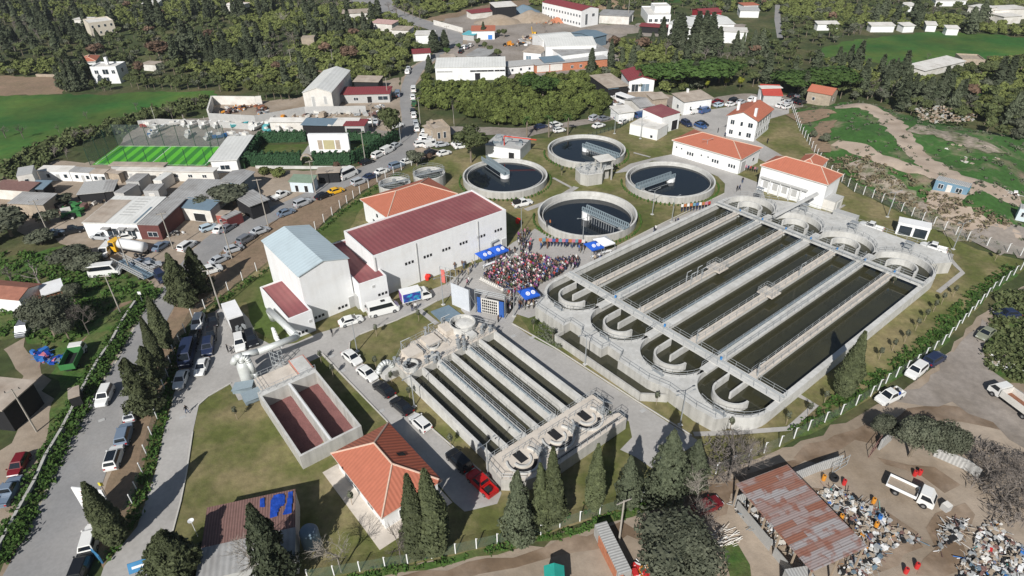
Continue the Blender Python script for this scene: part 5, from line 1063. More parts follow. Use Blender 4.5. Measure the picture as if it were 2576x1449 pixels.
c=P(*g(30,1995,1060)); q=MB(m_white); q.lathe([(.01,0),(.22,.04),(.38,.1),(.38,.12),(.01,.03)],n=16); q.tube((0,0,0),(0,0,-3),.04,5); o=q.build('satellite_dish'); o.location=(c[0],c[1],3.2); tag(o,'white satellite dish at the brown shed\'s left corner','satellite dish')
# rusty open shed bottom right
m_rust=None
def rustmat():
    m=bpy.data.materials.new('rusty_corrugated_roof'); m.use_nodes=True; n=m.node_tree; N=n.nodes; L=n.links; b=N['Principled BSDF']; b.inputs['Roughness'].default_value=.75
    tc=N.new('ShaderNodeTexCoord'); br=N.new('ShaderNodeTexBrick'); br.inputs['Color1'].default_value=(.36,.37,.38,1); br.inputs['Color2'].default_value=(.27,.115,.075,1); br.inputs['Mortar'].default_value=(.17,.12,.10,1)
    br.inputs['Scale'].default_value=1; br.inputs['Brick Width'].default_value=5.2; br.inputs['Row Height'].default_value=.85; br.inputs['Mortar Size'].default_value=.025; br.inputs['Bias'].default_value=.15
    L.new(tc.outputs['Object'],br.inputs['Vector'])
    ns=N.new('ShaderNodeTexNoise'); ns.inputs['Scale'].default_value=.9; ns.inputs['Detail'].default_value=7; L.new(tc.outputs['Object'],ns.inputs['Vector'])
    mx=N.new('ShaderNodeMix'); mx.data_type='RGBA'; mp=N.new('ShaderNodeMapRange'); mp.inputs[1].default_value=.5; mp.inputs[2].default_value=.64; mp.inputs[4].default_value=.85
    L.new(ns.outputs['Fac'],mp.inputs[0]); L.new(mp.outputs[0],mx.inputs[0]); L.new(br.outputs['Color'],mx.inputs[6]); mx.inputs[7].default_value=(.25,.10,.065,1)
    wv=N.new('ShaderNodeTexWave'); wv.bands_direction='Y'; wv.inputs['Scale'].default_value=.314/.3; L.new(tc.outputs['Object'],wv.inputs['Vector'])
    mr=N.new('ShaderNodeMapRange'); mr.inputs[3].default_value=.72; mr.inputs[4].default_value=1.1; L.new(wv.outputs['Fac'],mr.inputs[0])
    v=N.new('ShaderNodeVectorMath'); v.operation='SCALE'; L.new(mx.outputs[2],v.inputs[0]); L.new(mr.outputs[0],v.inputs[3]); L.new(v.outputs[0],b.inputs['Base Color']); return m
m_rust=rustmat()
a,an,L1,D1=frame3((2042,1434),(2176,1374),(1840,1227),4.2); root=empty('rusty_open_shed',(a[0],a[1],0),an,'open-sided scrap shed with long rusty corrugated roof, bottom right','shed')
MB(m_rust).box(-.2,-.2,4.2,L1+.2,D1+.2,4.32).build('roof',root)
q=MB(m_wood)
for i in range(6):
    for x in(.1,L1/2,L1-.1): q.cbox(x,D1*i/5,0,.18,.18,4.2)
for i in range(6): q.box(0,D1*i/5-.08,4.0,L1,D1*i/5+.08,4.19)
q.build('post',root); q=MB(m_zinc); q.box(-.05,D1*.45,0,.05,D1*.95,1.9).box(-.06,D1*.05,0,.04,D1*.4,1.6); q.box(0,D1-.05,0,L1*.5,D1+.05,1.9); q.build('side_sheeting',root)
bld('grey_lean_to','grey sheet roof corner at the bottom edge below the rusty shed','shed',(2010,1500),(2070,1490),(1990,1432),2.6,'flat',mr=m_zinc,mw_=m_grey,over=.02)
bld('green_hut','small hut with bright teal roof at the bottom edge','hut',(1372,1475),(1420,1475),(1370,1426),2.4,'gable',rise=.5,ax='y',over=.1,mr=mat('teal_sheet',(.03,.33,.27),.5,.1,1),mw_=mat('teal_sheet',(.03,.33,.27)))
# pitch
def pitch():
    c=[P(*p)[:2] for p in [(232,415),(520,418),(568,369),(298,367)]]
    def q(s,t): 
        a=Vector(c[0]).lerp(Vector(c[1]),s); b=Vector(c[3]).lerp(Vector(c[2]),s); return a.lerp(b,t)
    mA=mat('turf_light',(.10,.42,.03),.9,.08,1); mB=mat('turf_dark',(.035,.20,.03),.9,.08,1); mb=MB(mA,mB); n=10
    for i in range(n*2):
        mb.mi(mA if i%2==0 else mB); a,b,c2,d=q(i/(2*n),0),q((i+1)/(2*n),0),q((i+1)/(2*n),1),q(i/(2*n),1); mb.face([(*p,.09) for p in(a,b,c2,d)])
    o=mb.build('football_pitch'); tag(o,'striped bright green artificial football pitch','football pitch')
    l=MB(m_white)
    for (s0,t0,s1,t1) in [(.02,.03,.98,.03),(.02,.97,.98,.97),(.02,.03,.02,.97),(.98,.03,.98,.97),(.5,.03,.5,.97)]:
        a,b=q(s0,t0),q(s1,t1); d=(b-a).normalized(); nn=Vector((-d.y,d.x))*.08; l.face([(*(a-nn),.105),(*(b-nn),.105),(*(b+nn),.105),(*(a+nn),.105)])
    l.build('pitch_lines',o)
    fence('tall net fence on the near and right side of the football pitch',[q(-.01,-.02),q(1.01,-.02),q(1.01,1.02)],5,6,m_netl,world=True,bent=False,pm=m_netg,pr=.06)
    fence('tall dark netting on the left and far side of the football pitch',[q(1.01,1.02),q(-.01,1.03),q(-.01,-.02)],6.5,5,m_netd,world=True,bent=False,pm=m_netg,pr=.06)
pitch()
def wall_(lab,px,h,t=.2,m=None,name='boundary_wall'):
    pts=[Vector(P(*p)[:2]) for p in px]; q=MB(m or m_offwhite)
    for a,b in zip(pts,pts[1:]):
        d=(b-a).normalized(); n=Vector((-d.y,d.x))*t/2; e=d*t*.49; q.prism([(a-n)[:],(b+e-n)[:],(b+e+n)[:],(a+n)[:]],0,h)
    o=q.build(name); tag(o,lab,'wall')
wall_('long grey sheet-metal fence between warehouse and scrap yard',[g(0,2110,1215),g(0,2576,1240),g(1,500,1150),g(1,1110,1140)],2.6,.15,m_grey)
wall_('low grey wall along the back of the boat yard',[g(0,1400,1275),g(0,1600,1255),g(0,2100,1275),g(0,2576,1310)],2.0,.15,m_grey)
wall_('white block walls of the small compound left of the scrap heap',[g(0,2110,1190),g(0,2150,1050),g(0,2576,1055),g(1,60,1050)],3.0,.5,m_offwhite)
wall_('long white wall in front of the factory yard',[g(2,720,245),g(2,1210,215)],3.0,.3)
wall_('white roadside wall of the yard with sheds at the upper road',[g(1,1790,250),g(1,2080,330)],2.4,.3)
wall_('grey concrete kerb wall running through the roadside hedge',[(-8,1400),(17,1357),(50,1294),(92,1219),(120,1154),(160,1087),(220,969),(250,914),(282,869),(312,812),(342,767)],.9,.4,m_conc2)
wall_('brick-topped wall between the track and the bottom yard',[g(32,880,1130),g(32,960,1290),g(32,1040,1449),g(32,1090,1540)],1.8,.5,m_brick)
wall_('corrugated pale fence left of the rusty shed',[g(33,250,500),g(33,500,400),g(33,720,330)],1.9,.12,m_zinc)
wall_('corrugated panels leaning by the open yard gate',[g(33,1110,180),g(33,1220,90)],1.9,.3,m_zinc)
wall_('sheet fence slanting from the olive trees to the yard edge',[g(33,1660,240),g(33,1980,380),g(33,2100,470)],1.8,.15,m_zinc)
wall_('pale garden wall between hedge and parked cars',[g(11,0,245),g(11,560,250),g(11,980,250)],.8,.3,m_conc)
wall_('low stone wall curving past the white cottage at the far left',[g(0,370,770),g(0,620,775)],1.0,.5,m_beige)
wall_('pale wall along the far field at the left',[g(0,-50,183),g(0,100,183)],1.5,.3,m_offwhite)
# ================= VEHICLES =================
PAINT={}
def paint(c):
    cols=dict(white=(.72,.72,.70),black=(.012,.013,.016),silver=(.42,.44,.46),grey=(.16,.17,.19),blue=(.04,.09,.22),darkblue=(.02,.03,.07),red=(.42,.012,.012),darkred=(.16,.01,.015),yellow=(.75,.42,.02),bluegrey=(.16,.21,.28),beige=(.45,.42,.34),green=(.04,.11,.05),olive=(.22,.23,.17),paleblue=(.45,.55,.62))
    if c not in PAINT: PAINT[c]=mat('car_paint_'+c,cols[c],.28,.04,1,spec=.6)
    return PAINT[c]
m_cg=mat('car_glass',(.012,.016,.022),.08,.05,2,spec=.7); m_hl=mat('headlight_glass',(.6,.62,.62),.15,.05,2,spec=.6); m_tl=mat('tail_light_red',(.35,.01,.01),.2,.05,2,spec=.5); m_tyre=mat('tyre_rubber',(.02,.02,.022),.85,.1,4); m_rim=mat('wheel_rim',(.35,.36,.37),.35,.1,3,metal=.6)
#        L    W    H   belt hood  cb0   cb1  ct0   ct1
CK=dict(sedan=(4.5,1.80,1.45,.93,.84,-1.75,1.05,-1.05,.30),hatch=(4.1,1.76,1.50,.95,.88,-1.98,1.05,-1.62,.35),suv=(4.6,1.90,1.72,1.08,1.0,-2.22,1.1,-1.92,.45),
 van=(4.9,1.95,2.0,1.15,1.05,-2.42,1.6,-2.36,.95),minibus=(6.0,2.1,2.6,1.45,1.25,-2.97,2.35,-2.92,1.75),pickup=(5.2,1.85,1.75,1.02,.98,-.75,1.25,-.55,.55))
CM={}
def carparts(kind):
    if kind in CM: return CM[kind]
    L,W,H,bt,hd,a0,a1,t0,t1=CK[kind]; h=L/2; w=W/2; P_=[]
    pm=paint('white'); b=MB(pm)
    st=[(-h,.42,.72,w*.86),(-h+.12,.28,bt-.10 if kind!='pickup' else bt,w*.95),(-h+.5,.26,bt-(.02 if kind!='pickup' else .0),w),(a0+.05,.25,bt,w),(a1,.25,bt-.02,w),(a1+.35,.25,hd,w),(h-.45,.26,hd-.06,w*.96),(h-.12,.3,hd-.16,w*.86),(h,.42,hd-.28,w*.72)]
    if kind in('minibus','van'): st[0]=(-h,.35,bt-.03,w*.96); st[1]=(-h+.1,.28,bt,w)
    v=[]
    for x,z0,z1,ww in st: v+=[(x,-ww,z0),(x,-ww*1.0,(z0+z1)/2),(x,-ww*.93,z1),(x,ww*.93,z1),(x,ww,(z0+z1)/2),(x,ww,z0)]
    f=[]
    n=len(st)
    for i in range(n-1):
        for k in range(6):
            if kind=='pickup' and k==2 and st[i+1][0]<=a0+.06: continue
            f.append((6*i+k,6*i+(k+1)%6,6*i+6+(k+1)%6,6*i+6+k))
    f+=[(5,4,3,2,1,0),tuple(6*(n-1)+k for k in range(6))]
    b.add(v,[q[::-1] for q in f])
    if kind=='pickup':
        b.box(-h+.1,-w*.86,.62,a0,w*.86,.68); b.box(-h+.05,-w*.93,.6,-h+.13,w*.93,bt); b.box(a0-.02,-w*.93,.6,a0+.06,w*.93,bt+.05)
        b.add([(-h+.1,-w*.86,.6),(a0,-w*.86,.6),(a0,-w*.86,bt),(-h+.1,-w*.86,bt),(-h+.1,w*.86,.6),(a0,w*.86,.6),(a0,w*.86,bt),(-h+.1,w*.86,bt)],[(0,1,2,3),(7,6,5,4)])
        b.add([(-h+.1,-w*.86,bt),(a0,-w*.86,bt),(a0,-w*.93,bt),(-h+.1,-w*.93,bt),(-h+.1,w*.86,bt),(a0,w*.86,bt),(a0,w*.93,bt),(-h+.1,w*.93,bt)],[(3,2,1,0),(4,5,6,7)])
    wb=w*.93; wt=w*(.74 if kind in('sedan','hatch','suv','pickup') else .86)
    c=[(a0,-wb,bt-.02),(a1,-wb,bt-.02),(a1,wb,bt-.02),(a0,wb,bt-.02),(t0,-wt,H-.03),(t1,-wt,H-.03),(t1,wt,H-.03),(t0,wt,H-.03)]
    b.add(c,[(0,1,5,4),(1,2,6,5),(2,3,7,6),(3,0,4,7)]); b.add([(t0+.03,-wt+.05,H+.02),(t1-.06,-wt+.05,H+.02),(t1-.06,wt-.05,H+.02),(t0+.03,wt-.05,H+.02),*c[4:]],[(0,1,2,3),(4,5,1,0),(5,6,2,1),(6,7,3,2),(7,4,0,3)])
    for s in(-1,1): b.box(a1-.15,s*(w+.08)-.08,bt,a1+.0,s*(w+.08)+.08,bt+.16)
    P_.append(('body',b.mesh('body'),(0,0,0)))
    def lerp(A,B_,t): return Vector(A).lerp(Vector(B_),t)
    def pane(nm,q,i0,i1,j0,j1,off):
        A,B_,C_,D_=q; pts=[lerp(lerp(A,B_,i),lerp(D_,C_,i),j)+Vector(off) for i,j in((i0,j0),(i1,j0),(i1,j1),(i0,j1))]
        m=MB(m_cg); m.face([tuple(p) for p in pts]); P_.append((nm,m.mesh(nm),(0,0,0)))
    pane('windscreen',(c[1],c[2],c[6],c[5]),.07,.93,.08,.93,(.02,0,.015)); pane('rear_window',(c[3],c[0],c[4],c[7]),.08,.92,.2,.9,(-.02,0,.015))
    i0=.06 if kind!='van' else .62
    pane('side_window',(c[0],c[1],c[5],c[4]),i0,.93,.12,.88,(0,-.015,.01)); pane('side_window',(c[3],c[2],c[6],c[7]),i0,.93,.12,.88,(0,.015,.01))
    r=.33 if kind!='minibus' else .38
    wm=MB(m_tyre); wm.tube((0,-.11,0),(0,.11,0),r,12); wm.mi(m_rim).tube((0,-.125,0),(0,.125,0),r*.55,8); wme=wm.mesh('wheel')
    for x in(-h*.6,h*.62):
        for s in(-1,1): P_.append(('wheel',wme,(x,s*(w-.08),r)))
    hm=MB(m_hl).box(-.04,-.2,-.07,.05,.2,.07).mesh('headlight'); tm=MB(m_tl).box(-.05,-.13,-.1,.04,.13,.1).mesh('tail_light')
    for s in(-1,1): P_.append(('headlight',hm,(h-.09,s*w*.62,hd-.25))); P_.append(('tail_light',tm,(-h+.02,s*w*.74,bt-.28)))
    CM[kind]=P_; return P_
FM={}
def farmesh(kind):
    if kind in FM: return FM[kind]
    v=[];f=[];mi=[];mats=[paint('white'),m_cg,m_tyre,m_rim,m_hl,m_tl]
    for nm,me,off in carparts(kind):
        o=len(v); v+=[(p.co.x+off[0],p.co.y+off[1],p.co.z+off[2]) for p in me.vertices]
        for p in me.polygons: f.append(tuple(i+o for i in p.vertices)); mi.append(mats.index(me.materials[p.material_index]))
    me=bpy.data.meshes.new('car_'+kind); me.from_pydata(v,[],f)
    for m in mats: me.materials.append(m)
    me.polygons.foreach_set('material_index',mi); FM[kind]=me; return me
def setpaint(o,c):
    s=o.material_slots[0]; s.link='OBJECT'; s.material=paint(c)
KN=dict(sedan='sedan',hatch='hatchback',suv='suv',van='van',minibus='minibus',pickup='pickup')
CN=dict(white='white',black='black',silver='silver',grey='grey',blue='blue',darkblue='dark blue',red='red',darkred='dark red',yellow='yellow',bluegrey='blue-grey',beige='beige',green='dark green',olive='dull olive',paleblue='pale blue')
def car(kind,col,tail,nose,lab,group=None,near=True,z=.1):
    a=Vector(P(*tail)[:2]); b=Vector(P(*nose)[:2]); c=(a+b)/2; an=math.atan2((b-a).y,(b-a).x)
    nm={'minibus':'minibus','van':'parked_van','pickup':'pickup_truck'}.get(kind,'parked_car'); cat={'minibus':'minibus','van':'van','pickup':'pickup truck'}.get(kind,'car')
    lab=f"{CN[col]} {KN[kind]} {lab}"
    if near:
        root=empty(nm,(c.x,c.y,z),an,lab,cat,group)
        for n,me,off in carparts(kind):
            o=link(n,me,root,off)
            if n=='body': setpaint(o,col)
    else:
        root=link(nm,farmesh(kind),None,(c.x,c.y,z),an); tag(root,lab,cat,group); setpaint(root,col)
    return root
def C(kind,col,rc,x0,y0,x1,y1,lab,near=True,group=None): return car(kind,col,g(rc,x0,y0),g(rc,x1,y1),lab,group,near)
C('suv','white',20,1100,1050,1035,1195,'driving alone down the main road')
C('hatch','silver',20,1320,1345,1345,1225,'parked at the foot of the cypress clump')
C('suv','bluegrey',30,1240,150,1290,-30,'parked on the road edge above the white one with black roof')
q=C('suv','white',30,1135,385,1195,200,'with a black glass roof parked by the fence'); MB(m_cg).box(-1.7,-.6,1.735,.3,.6,1.75).build('glass_roof',q)
C('suv','white',30,905,1210,960,1010,'parked below the big cypress at the drive entrance')
C('suv','black',30,800,1500,890,1270,'parked at the bottom edge beside the gate')
C('hatch','darkred',30,255,280,160,455,'in the yard behind the hedge, bottom left')
C('pickup','bluegrey',30,40,760,180,510,'with open bed loaded with junk at the left edge')
C('van','grey',20,300,385,230,500,'parked on the farm track under the trees')
C('suv','white',20,2412,520,2430,650,'parked in front of the box truck')
C('suv','black',20,2515,480,2565,610,'parked beside the white one near the box truck')
G1='cars parked in the shade of the drive fence'
C('suv','white',20,2020,325,1985,440,'at the head of the shaded fence row',True,G1); C('sedan','black',20,1985,470,1945,590,'second in the shaded row against the fence',True,G1); C('minibus','darkblue',20,1925,620,1870,820,'long and shaded, third in the row against the fence',True,G1); C('sedan','white',20,1862,870,1800,1030,'last in the row against the fence',True,G1)
C('sedan','black',20,2150,290,2155,410,'at the head of the shaded second row',True,G1); C('sedan','black',20,2135,440,2130,550,'in the middle of the shaded second row',True,G1); C('suv','darkblue',20,2110,565,2095,690,'with roof bars in the shaded second row',True,G1); C('sedan','white',20,2068,745,2010,900,'at the sunlit end of the second row',True,G1)
C('sedan','white',21,862,385,1055,330,'parked beside the white minibus')
q=C('minibus','white',21,1150,285,1420,215,'with an open side door parked by the white link building'); MB(m_dark).box(-.3,-.35,2.625,.5,.35,2.66).build('roof_vent',q)
C('sedan','white',21,915,680,1030,775,'at the top of the line parked beside the lawn tip'); C('sedan','white',21,1065,840,1185,935,'second in the line beside the small basin'); C('sedan','black',21,1345,1090,1235,1000,'third in the line beside the small basin'); C('sedan','black',21,1525,1265,1410,1170,'fourth in the line beside the small basin'); C('hatch','white',21,1715,1440,1600,1335,'half in the gatehouse shadow'); C('suv','black',31,2110,385,1980,255,'in the gatehouse shadow next to the red pickup')
q=C('pickup','red',31,2370,640,2180,460,'with a loaded bed at the end of the parking line'); MB(m_dark).cbox(-1.6,.2,.7,.8,.7,.5).build('cargo_box',q)
q=C('pickup','white',12,20,640,190,600,'with a rack on its bed between hall and left tank'); MB(m_dark).box(-2.3,-.7,.7,-.9,.7,1.7).build('cargo_rack',q)
q=C('pickup','white',23,1320,1070,1100,1175,'loaded with junk on the dirt by the right fence')
rr=rng(5)
for i in range(6): MB([m_dark,m_wood,m_zinc,m_tarp][i%4]).cbox(rr.uniform(-2.2,-1),rr.uniform(-.5,.5),.7,.5,.4,.5,rr.random()).build('cargo_item',q)
C('suv','white',23,1535,815,1415,915,'on the dirt track beside the right fence'); C('suv','darkblue',23,1600,785,1725,710,'on the dirt track behind the white one'); C('sedan','olive',23,2225,450,2130,525,'old and dusty under the bushes at right'); C('sedan','darkblue',23,2460,285,2325,290,'half hidden in the bushes at the right edge')
C('sedan','darkred',32,1905,800,2000,755,'behind the bare branches by the rusty shed')
C('pickup','white',13,1790,1105,1520,1035,'with brown load parked beside the guard container'); C('pickup','white',13,1115,885,945,835,'parked behind the basin deck left of the guard container')
GR='cars parked along the main road'
for k,(kd,cl,x0,y0,x1,y1,t) in enumerate([('sedan','silver',0,915,95,880,'lowest in the roadside row above the pale blue roof'),('sedan','bluegrey',245,735,370,690,'second in the roadside row beside the tilled verge'),('suv','silver',405,645,540,590,'third in the roadside row, apart from its neighbours'),('sedan','black',620,565,740,520,'just behind the yellow car in the roadside row'),('sedan','yellow',745,515,870,475,'in the roadside row beside the tilled verge'),('suv','silver',985,425,1100,380,'next in the row ahead of the yellow one'),('sedan','darkblue',1105,365,1205,335,'nose to tail with the silver one before the round tanks'),('sedan','white',1220,315,1320,280,'in the roadside row above the small round tanks'),('suv','bluegrey',1370,255,1465,225,'in the roadside row before the bushy olive tree'),('sedan','white',1485,210,1565,185,'beside the bushy olive tree at the bend'),
 ('sedan','black',1070,215,1165,185,'on the far side of the road by the hedge corner'),('suv','white',1185,155,1280,105,'first of three parked by the hedge on the bend'),('van','white',1285,110,1370,65,'between two cars parked by the hedge on the bend'),('sedan','silver',1370,55,1440,15,'last of three parked by the hedge on the bend'),('hatch','white',795,358,860,325,'tucked beside the long white minibus across the road'),('minibus','white',855,370,1005,300,'parked across the road from the yellow car'),('pickup','white',190,570,315,510,'in the walled yard by the slatted garage')]):
    C(kd,cl,11,x0,y0,x1,y1,t,True,GR)
for kd,cl,x0,y0,x1,y1,t in [('suv','grey',2430,1015,2540,950,'at the road\'s lower edge above the lone silver ones'),('hatch','silver',2300,1100,2425,1060,'at the road edge beside the utility pole'),('sedan','silver',2170,1210,2265,1165,'on the verge beside the dark conifers'),('hatch','paleblue',2050,885,2165,845,'in front of the red-brown kiosk'),('sedan','white',2195,900,2260,850,'left of a pair by the maroon kiosk'),('sedan','grey',2265,890,2335,845,'right of a pair by the maroon kiosk'),('suv','white',1845,1085,1940,1020,'driving past the traffic island'),('sedan','bluegrey',1580,1085,1680,1020,'left of the traffic island'),('sedan','white',1215,970,1375,945,'in front of the brown workshop wall'),('pickup','silver',1125,965,945,950,'in front of the white warehouse windows'),('pickup','black',670,910,795,885,'at the white warehouse\'s left corner'),('sedan','bluegrey',505,935,600,910,'under the trees left of the warehouse'),('van','white',1120,1065,1045,1150,'parked beside the tanker trailer'),('minibus','white',965,1330,1190,1305,'side-on below the lattice trailer'),('sedan','bluegrey',1370,1240,1475,1200,'just above the lattice trailer'),('sedan','silver',1480,1260,1560,1240,'behind the lattice trailer\'s right end'),('suv','darkblue',1600,1330,1660,1400,'with a white front at the road by the lattice trailer'),('suv','white',2080,1310,2180,1280,'half hidden behind the dark conifers by the road')]:
    C(kd,cl,10,x0,y0,x1,y1,t,True,'vehicles around the roadside yard')
# --- far cars
def F(rc,rows,tl,group):
    n=0
    for kd,cl,x0,y0,x1,y1 in rows:
        n+=1; C(kd,cl,rc,x0,y0,x1,y1,f"{tl}, {['first','second','third','fourth','fifth','sixth','seventh','eighth','ninth','tenth','eleventh','twelfth','thirteenth','fourteenth'][n-1]} from left",False,group)
F(1,[('van','white',1585,950,1590,890),('suv','white',1580,1030,1582,965),('pickup','green',1590,1085,1598,1035),('sedan','black',1580,1155,1580,1115),('suv','white',1590,1200,1590,1160),('suv','silver',1612,1285,1605,1235),('suv','white',1622,1335,1615,1290)],'queued along the right side of the upper road','cars queued on the upper road')
F(1,[('suv','white',1520,760,1535,720),('sedan','silver',1530,720,1545,690)],'on the left shoulder where the road narrows','cars on the left shoulder')
F(1,[('suv','white',860,1025,905,995),('suv','white',905,1010,960,985)],'parked before the red-roofed workshop','cars at the red-roofed workshop')
F(1,[('suv','black',1395,1010,1400,940),('van','bluegrey',1425,1000,1430,930)],'parked beside the workshop gate at the road','cars at the workshop gate')
F(1,[('pickup','white',1140,1275,1150,1225),('pickup','silver',1200,1275,1215,1225)],'parked beside the boat yard office','vehicles at the boat yard office')
F(1,[('pickup','white',1660,1420,1690,1385),('suv','white',1690,1375,1705,1335),('sedan','white',1720,1400,1730,1370),('van','white',1700,1440,1712,1405),('suv','silver',1750,1445,1755,1415),('sedan','white',1790,1449,1795,1425)],'in the cluster parked below the old stone house','cars below the stone house')
F(1,[('sedan','silver',2050,520,2080,490),('suv','white',2085,505,2110,480),('sedan','grey',2115,500,2135,475),('hatch','white',2150,480,2175,462),('sedan','black',2050,545,2080,520)],'at the upper junction beside the clipped tree','cars at the upper junction')
F(11,[('suv','white',1640,30,1700,20),('van','white',1720,40,1800,15),('sedan','silver',1840,30,1900,20),('suv','black',1720,130,1800,95),('sedan','white',1845,125,1940,100),('sedan','white',1985,25,2090,5),('sedan','white',2020,50,2110,35)],'in the entrance parking beside the round tanks','cars in the entrance parking')
F(2,[('sedan','darkblue',255,1300,320,1285),('suv','white',400,1290,480,1270),('hatch','white',420,1340,530,1320),('suv','silver',800,1220,850,1195),('sedan','white',820,1295,920,1270),('sedan','grey',870,1225,980,1200),('hatch','white',1085,1260,1150,1225),('sedan','bluegrey',1050,1205,1120,1185)],'in the long parking strip behind the far tank','cars behind the far tank')
F(2,[('van','blue',1235,1200,1355,1165),('suv','darkblue',1765,1120,1850,1085),('van','white',1800,1150,1880,1130),('suv','white',1880,1100,1970,1080),('van','blue',1890,1150,1980,1120),('suv','darkblue',1710,1240,1800,1290),('sedan','blue',1830,1260,1960,1310),('sedan','black',1860,1250,1960,1280)],'around the gate road before the admin house','cars at the gate road')
F(2,[('hatch','paleblue',2040,1085,2120,1065),('sedan','white',2150,1080,2240,1055),('sedan','silver',2260,1060,2340,1030),('sedan','darkred',2030,1050,2110,1030),('suv','black',2200,1040,2260,1020),('suv','white',2380,1040,2440,1000)],'in the row parked behind the admin house roofs','cars behind the admin house')
F(3,[('suv','white',0,1000,60,985),('van','white',20,1020,110,990),('sedan','white',90,1045,160,1025),('sedan','silver',170,1060,240,1035),('sedan','black',210,985,270,965),('suv','black',240,1050,310,1020),('sedan','black',300,1060,370,1035),('sedan','white',90,1090,160,1070),('hatch','white',150,1105,220,1085),('sedan','grey',280,990,340,965)],'in the crowded parking under the umbrella pines','cars under the umbrella pines')
F(2,[('suv','red',1310,285,1360,270),('van','red',1400,288,1450,275),('suv','darkred',1480,290,1530,278),('van','red',1640,325,1720,305)],'under the far maroon canopy','red vehicles at the far canopy')
F(2,[('suv','white',1400,185,1460,175),('sedan','red',1415,180,1465,168),('suv','white',2300,345,2350,330)],'near the white factory buildings far back','cars at the far factory')
F(1,[('suv','white',1390,110+1180,1445,1275)],'standing alone at the shaded road bend','cars at the shaded bend')
# --- trucks
def place(name,lab,cat,rc,x0,y0,x1,y1):
    a=Vector(G(rc,x0,y0)[:2]); b=Vector(G(rc,x1,y1)[:2]); c=(a+b)/2; d=b-a; return empty(name,(c.x,c.y,.1),math.atan2(d.y,d.x),lab,cat)
def wheels(root,xs,w,r=.48):
    m=MB(m_tyre); m.tube((0,-.16,0),(0,.16,0),r,12); m.mi(m_rim).tube((0,-.175,0),(0,.175,0),r*.5,8); me=m.mesh('wheel')
    for x in xs:
        for s in(-1,1): link('wheel',me,root,(x,s*(w/2-.17),r))
def cab(root,x,w,h,L,col,slope=.35):
    b=MB(paint(col)); z0=.5; zb=z0+(h-z0)*.5
    v=[]
    for y in(-w/2,w/2): v+=[(x,y,z0),(x+L,y,z0),(x+L,y,zb-.05),(x+L-slope,y*.95,h),(x,y*.95,h)]
    b.add(v,[(0,1,2,3,4),(9,8,7,6,5),(1,6,7,2),(2,7,8,3),(3,8,9,4),(4,9,5,0)]); b.build('cab',root)
    g1=MB(m_cg); g1.face([(x+L+.01-.03,-w*.43,zb+.02),(x+L-.02,w*.43,zb+.02),(x+L-slope+.03,w*.40,h-.12),(x+L-slope+.03,-w*.40,h-.12)]); g1.build('windscreen',root)
    for s in(-1,1): MB(m_cg).face([(x+.25,s*(w/2+.01),zb),(x+L-.15,s*(w/2+.01),zb),(x+L-slope,s*(w/2*.955+.01),h-.2),(x+.25,s*(w/2*.955+.01),h-.2)]).build('side_window',root); MB(m_hl).cbox(x+L,s*w*.36,z0+.1,.1,.35,.2).build('headlight',root)
t=place('box_truck','tall white box truck parked on the drive with an open rear machinery bay','truck',20,2345,300,2440,490)
MB(m_white).box(-3.6,-1.25,.9,2.0,1.25,3.5).build('cargo_box',t); MB(m_dark).box(2.0,-1.2,.6,2.3,1.2,3.2).build('open_end',t); q=MB(m_steel); rr=rng(2)
for i in range(9): q.cbox(rr.uniform(2.1,2.7),rr.uniform(-1,1),rr.uniform(.6,1.4),.4,.4,.6)
q.build('machinery',t); wheels(t,(-2.6,1.4),2.5)
t=place('advert_truck','white cab truck with box side printed in blue and purple stars','truck',21,1475,165,1750,95)
MB(m_white).box(-2.9,-1.05,.7,.9,1.05,2.8).build('cargo_box',t); bl=mat('star_print',(.04,.05,.30),.5,.6,1.6,(.03,.35,.5),.55,.1,1.2); MB(bl).box(-2.7,-1.08,.85,.75,-1.055,2.65).build('side_print',t); MB(mat('purple_print',(.25,.08,.35),.5,.5,2)).box(-2.93,-.95,.85,-2.905,.95,2.6).build('rear_print',t); cab(t,.95,2.0,2.2,1.9,'white',.8); wheels(t,(-1.9,2.0),2.0,.38)
def tipper(lab,rc,x0,y0,x1,y1,cc,bm,inner,L=6.6,w=2.3,wall=.9):
    t=place('tipper_truck',lab,'truck',rc,x0,y0,x1,y1); h=L/2
    q=MB(bm); a,b=-h,h-2.0; q.box(a,-w/2,.95,b,-w/2+.08,.95+wall).box(a,w/2-.08,.95,b,w/2,.95+wall).box(a,-w/2+.08,.95,a+.08,w/2-.08,.95+wall).box(b-.08,-w/2+.08,.95,b,w/2-.08,1.05+wall); q.build('tipper_bed',t)
    MB(inner).box(a+.08,-w/2+.08,.95,b-.08,w/2-.08,1.03).build('bed_floor',t); MB(m_dark).box(-h+.2,-.4,.5,h-1.9,.4,.93).build('chassis',t); cab(t,h-1.85,w*.92,2.3,1.85,cc,.7); wheels(t,(-h+1.3,h-1.0),w,.42)
tipper('small white tipper truck with empty tan bed standing in the scrap yard',33,1220,560,1610,745,'white',m_white,m_dirt,5.6,2.1,.45)
tipper('big tipper truck with rusty brown bed at the right edge',23,2640,1330,2285,1065,'white',m_offwhite,mat('rusty_bed',(.22,.10,.06),.8,.2,2),7.4,2.4,1.1)
tipper('old lorry with white cab and green and black load behind the hedge',20,700,890,835,610,'white',m_greenp,m_dark,6.6,2.3,1.1)
t=place('tanker_trailer','white cylindrical tanker trailer with a yellow tractor cab in the roadside yard','truck',10,1480,1130,1165,1075)
q=MB(m_white); q.tube((-4.3,0,2.2),(2.0,0,2.2),1.12,20); q.build('tank',t,True); MB(m_dark).box(-4,-.5,.7,4,.5,1.1).build('chassis',t); cab(t,2.6,2.3,2.9,1.9,'yellow'); wheels(t,(-3.6,-2.5,1.6,3.8),2.4)
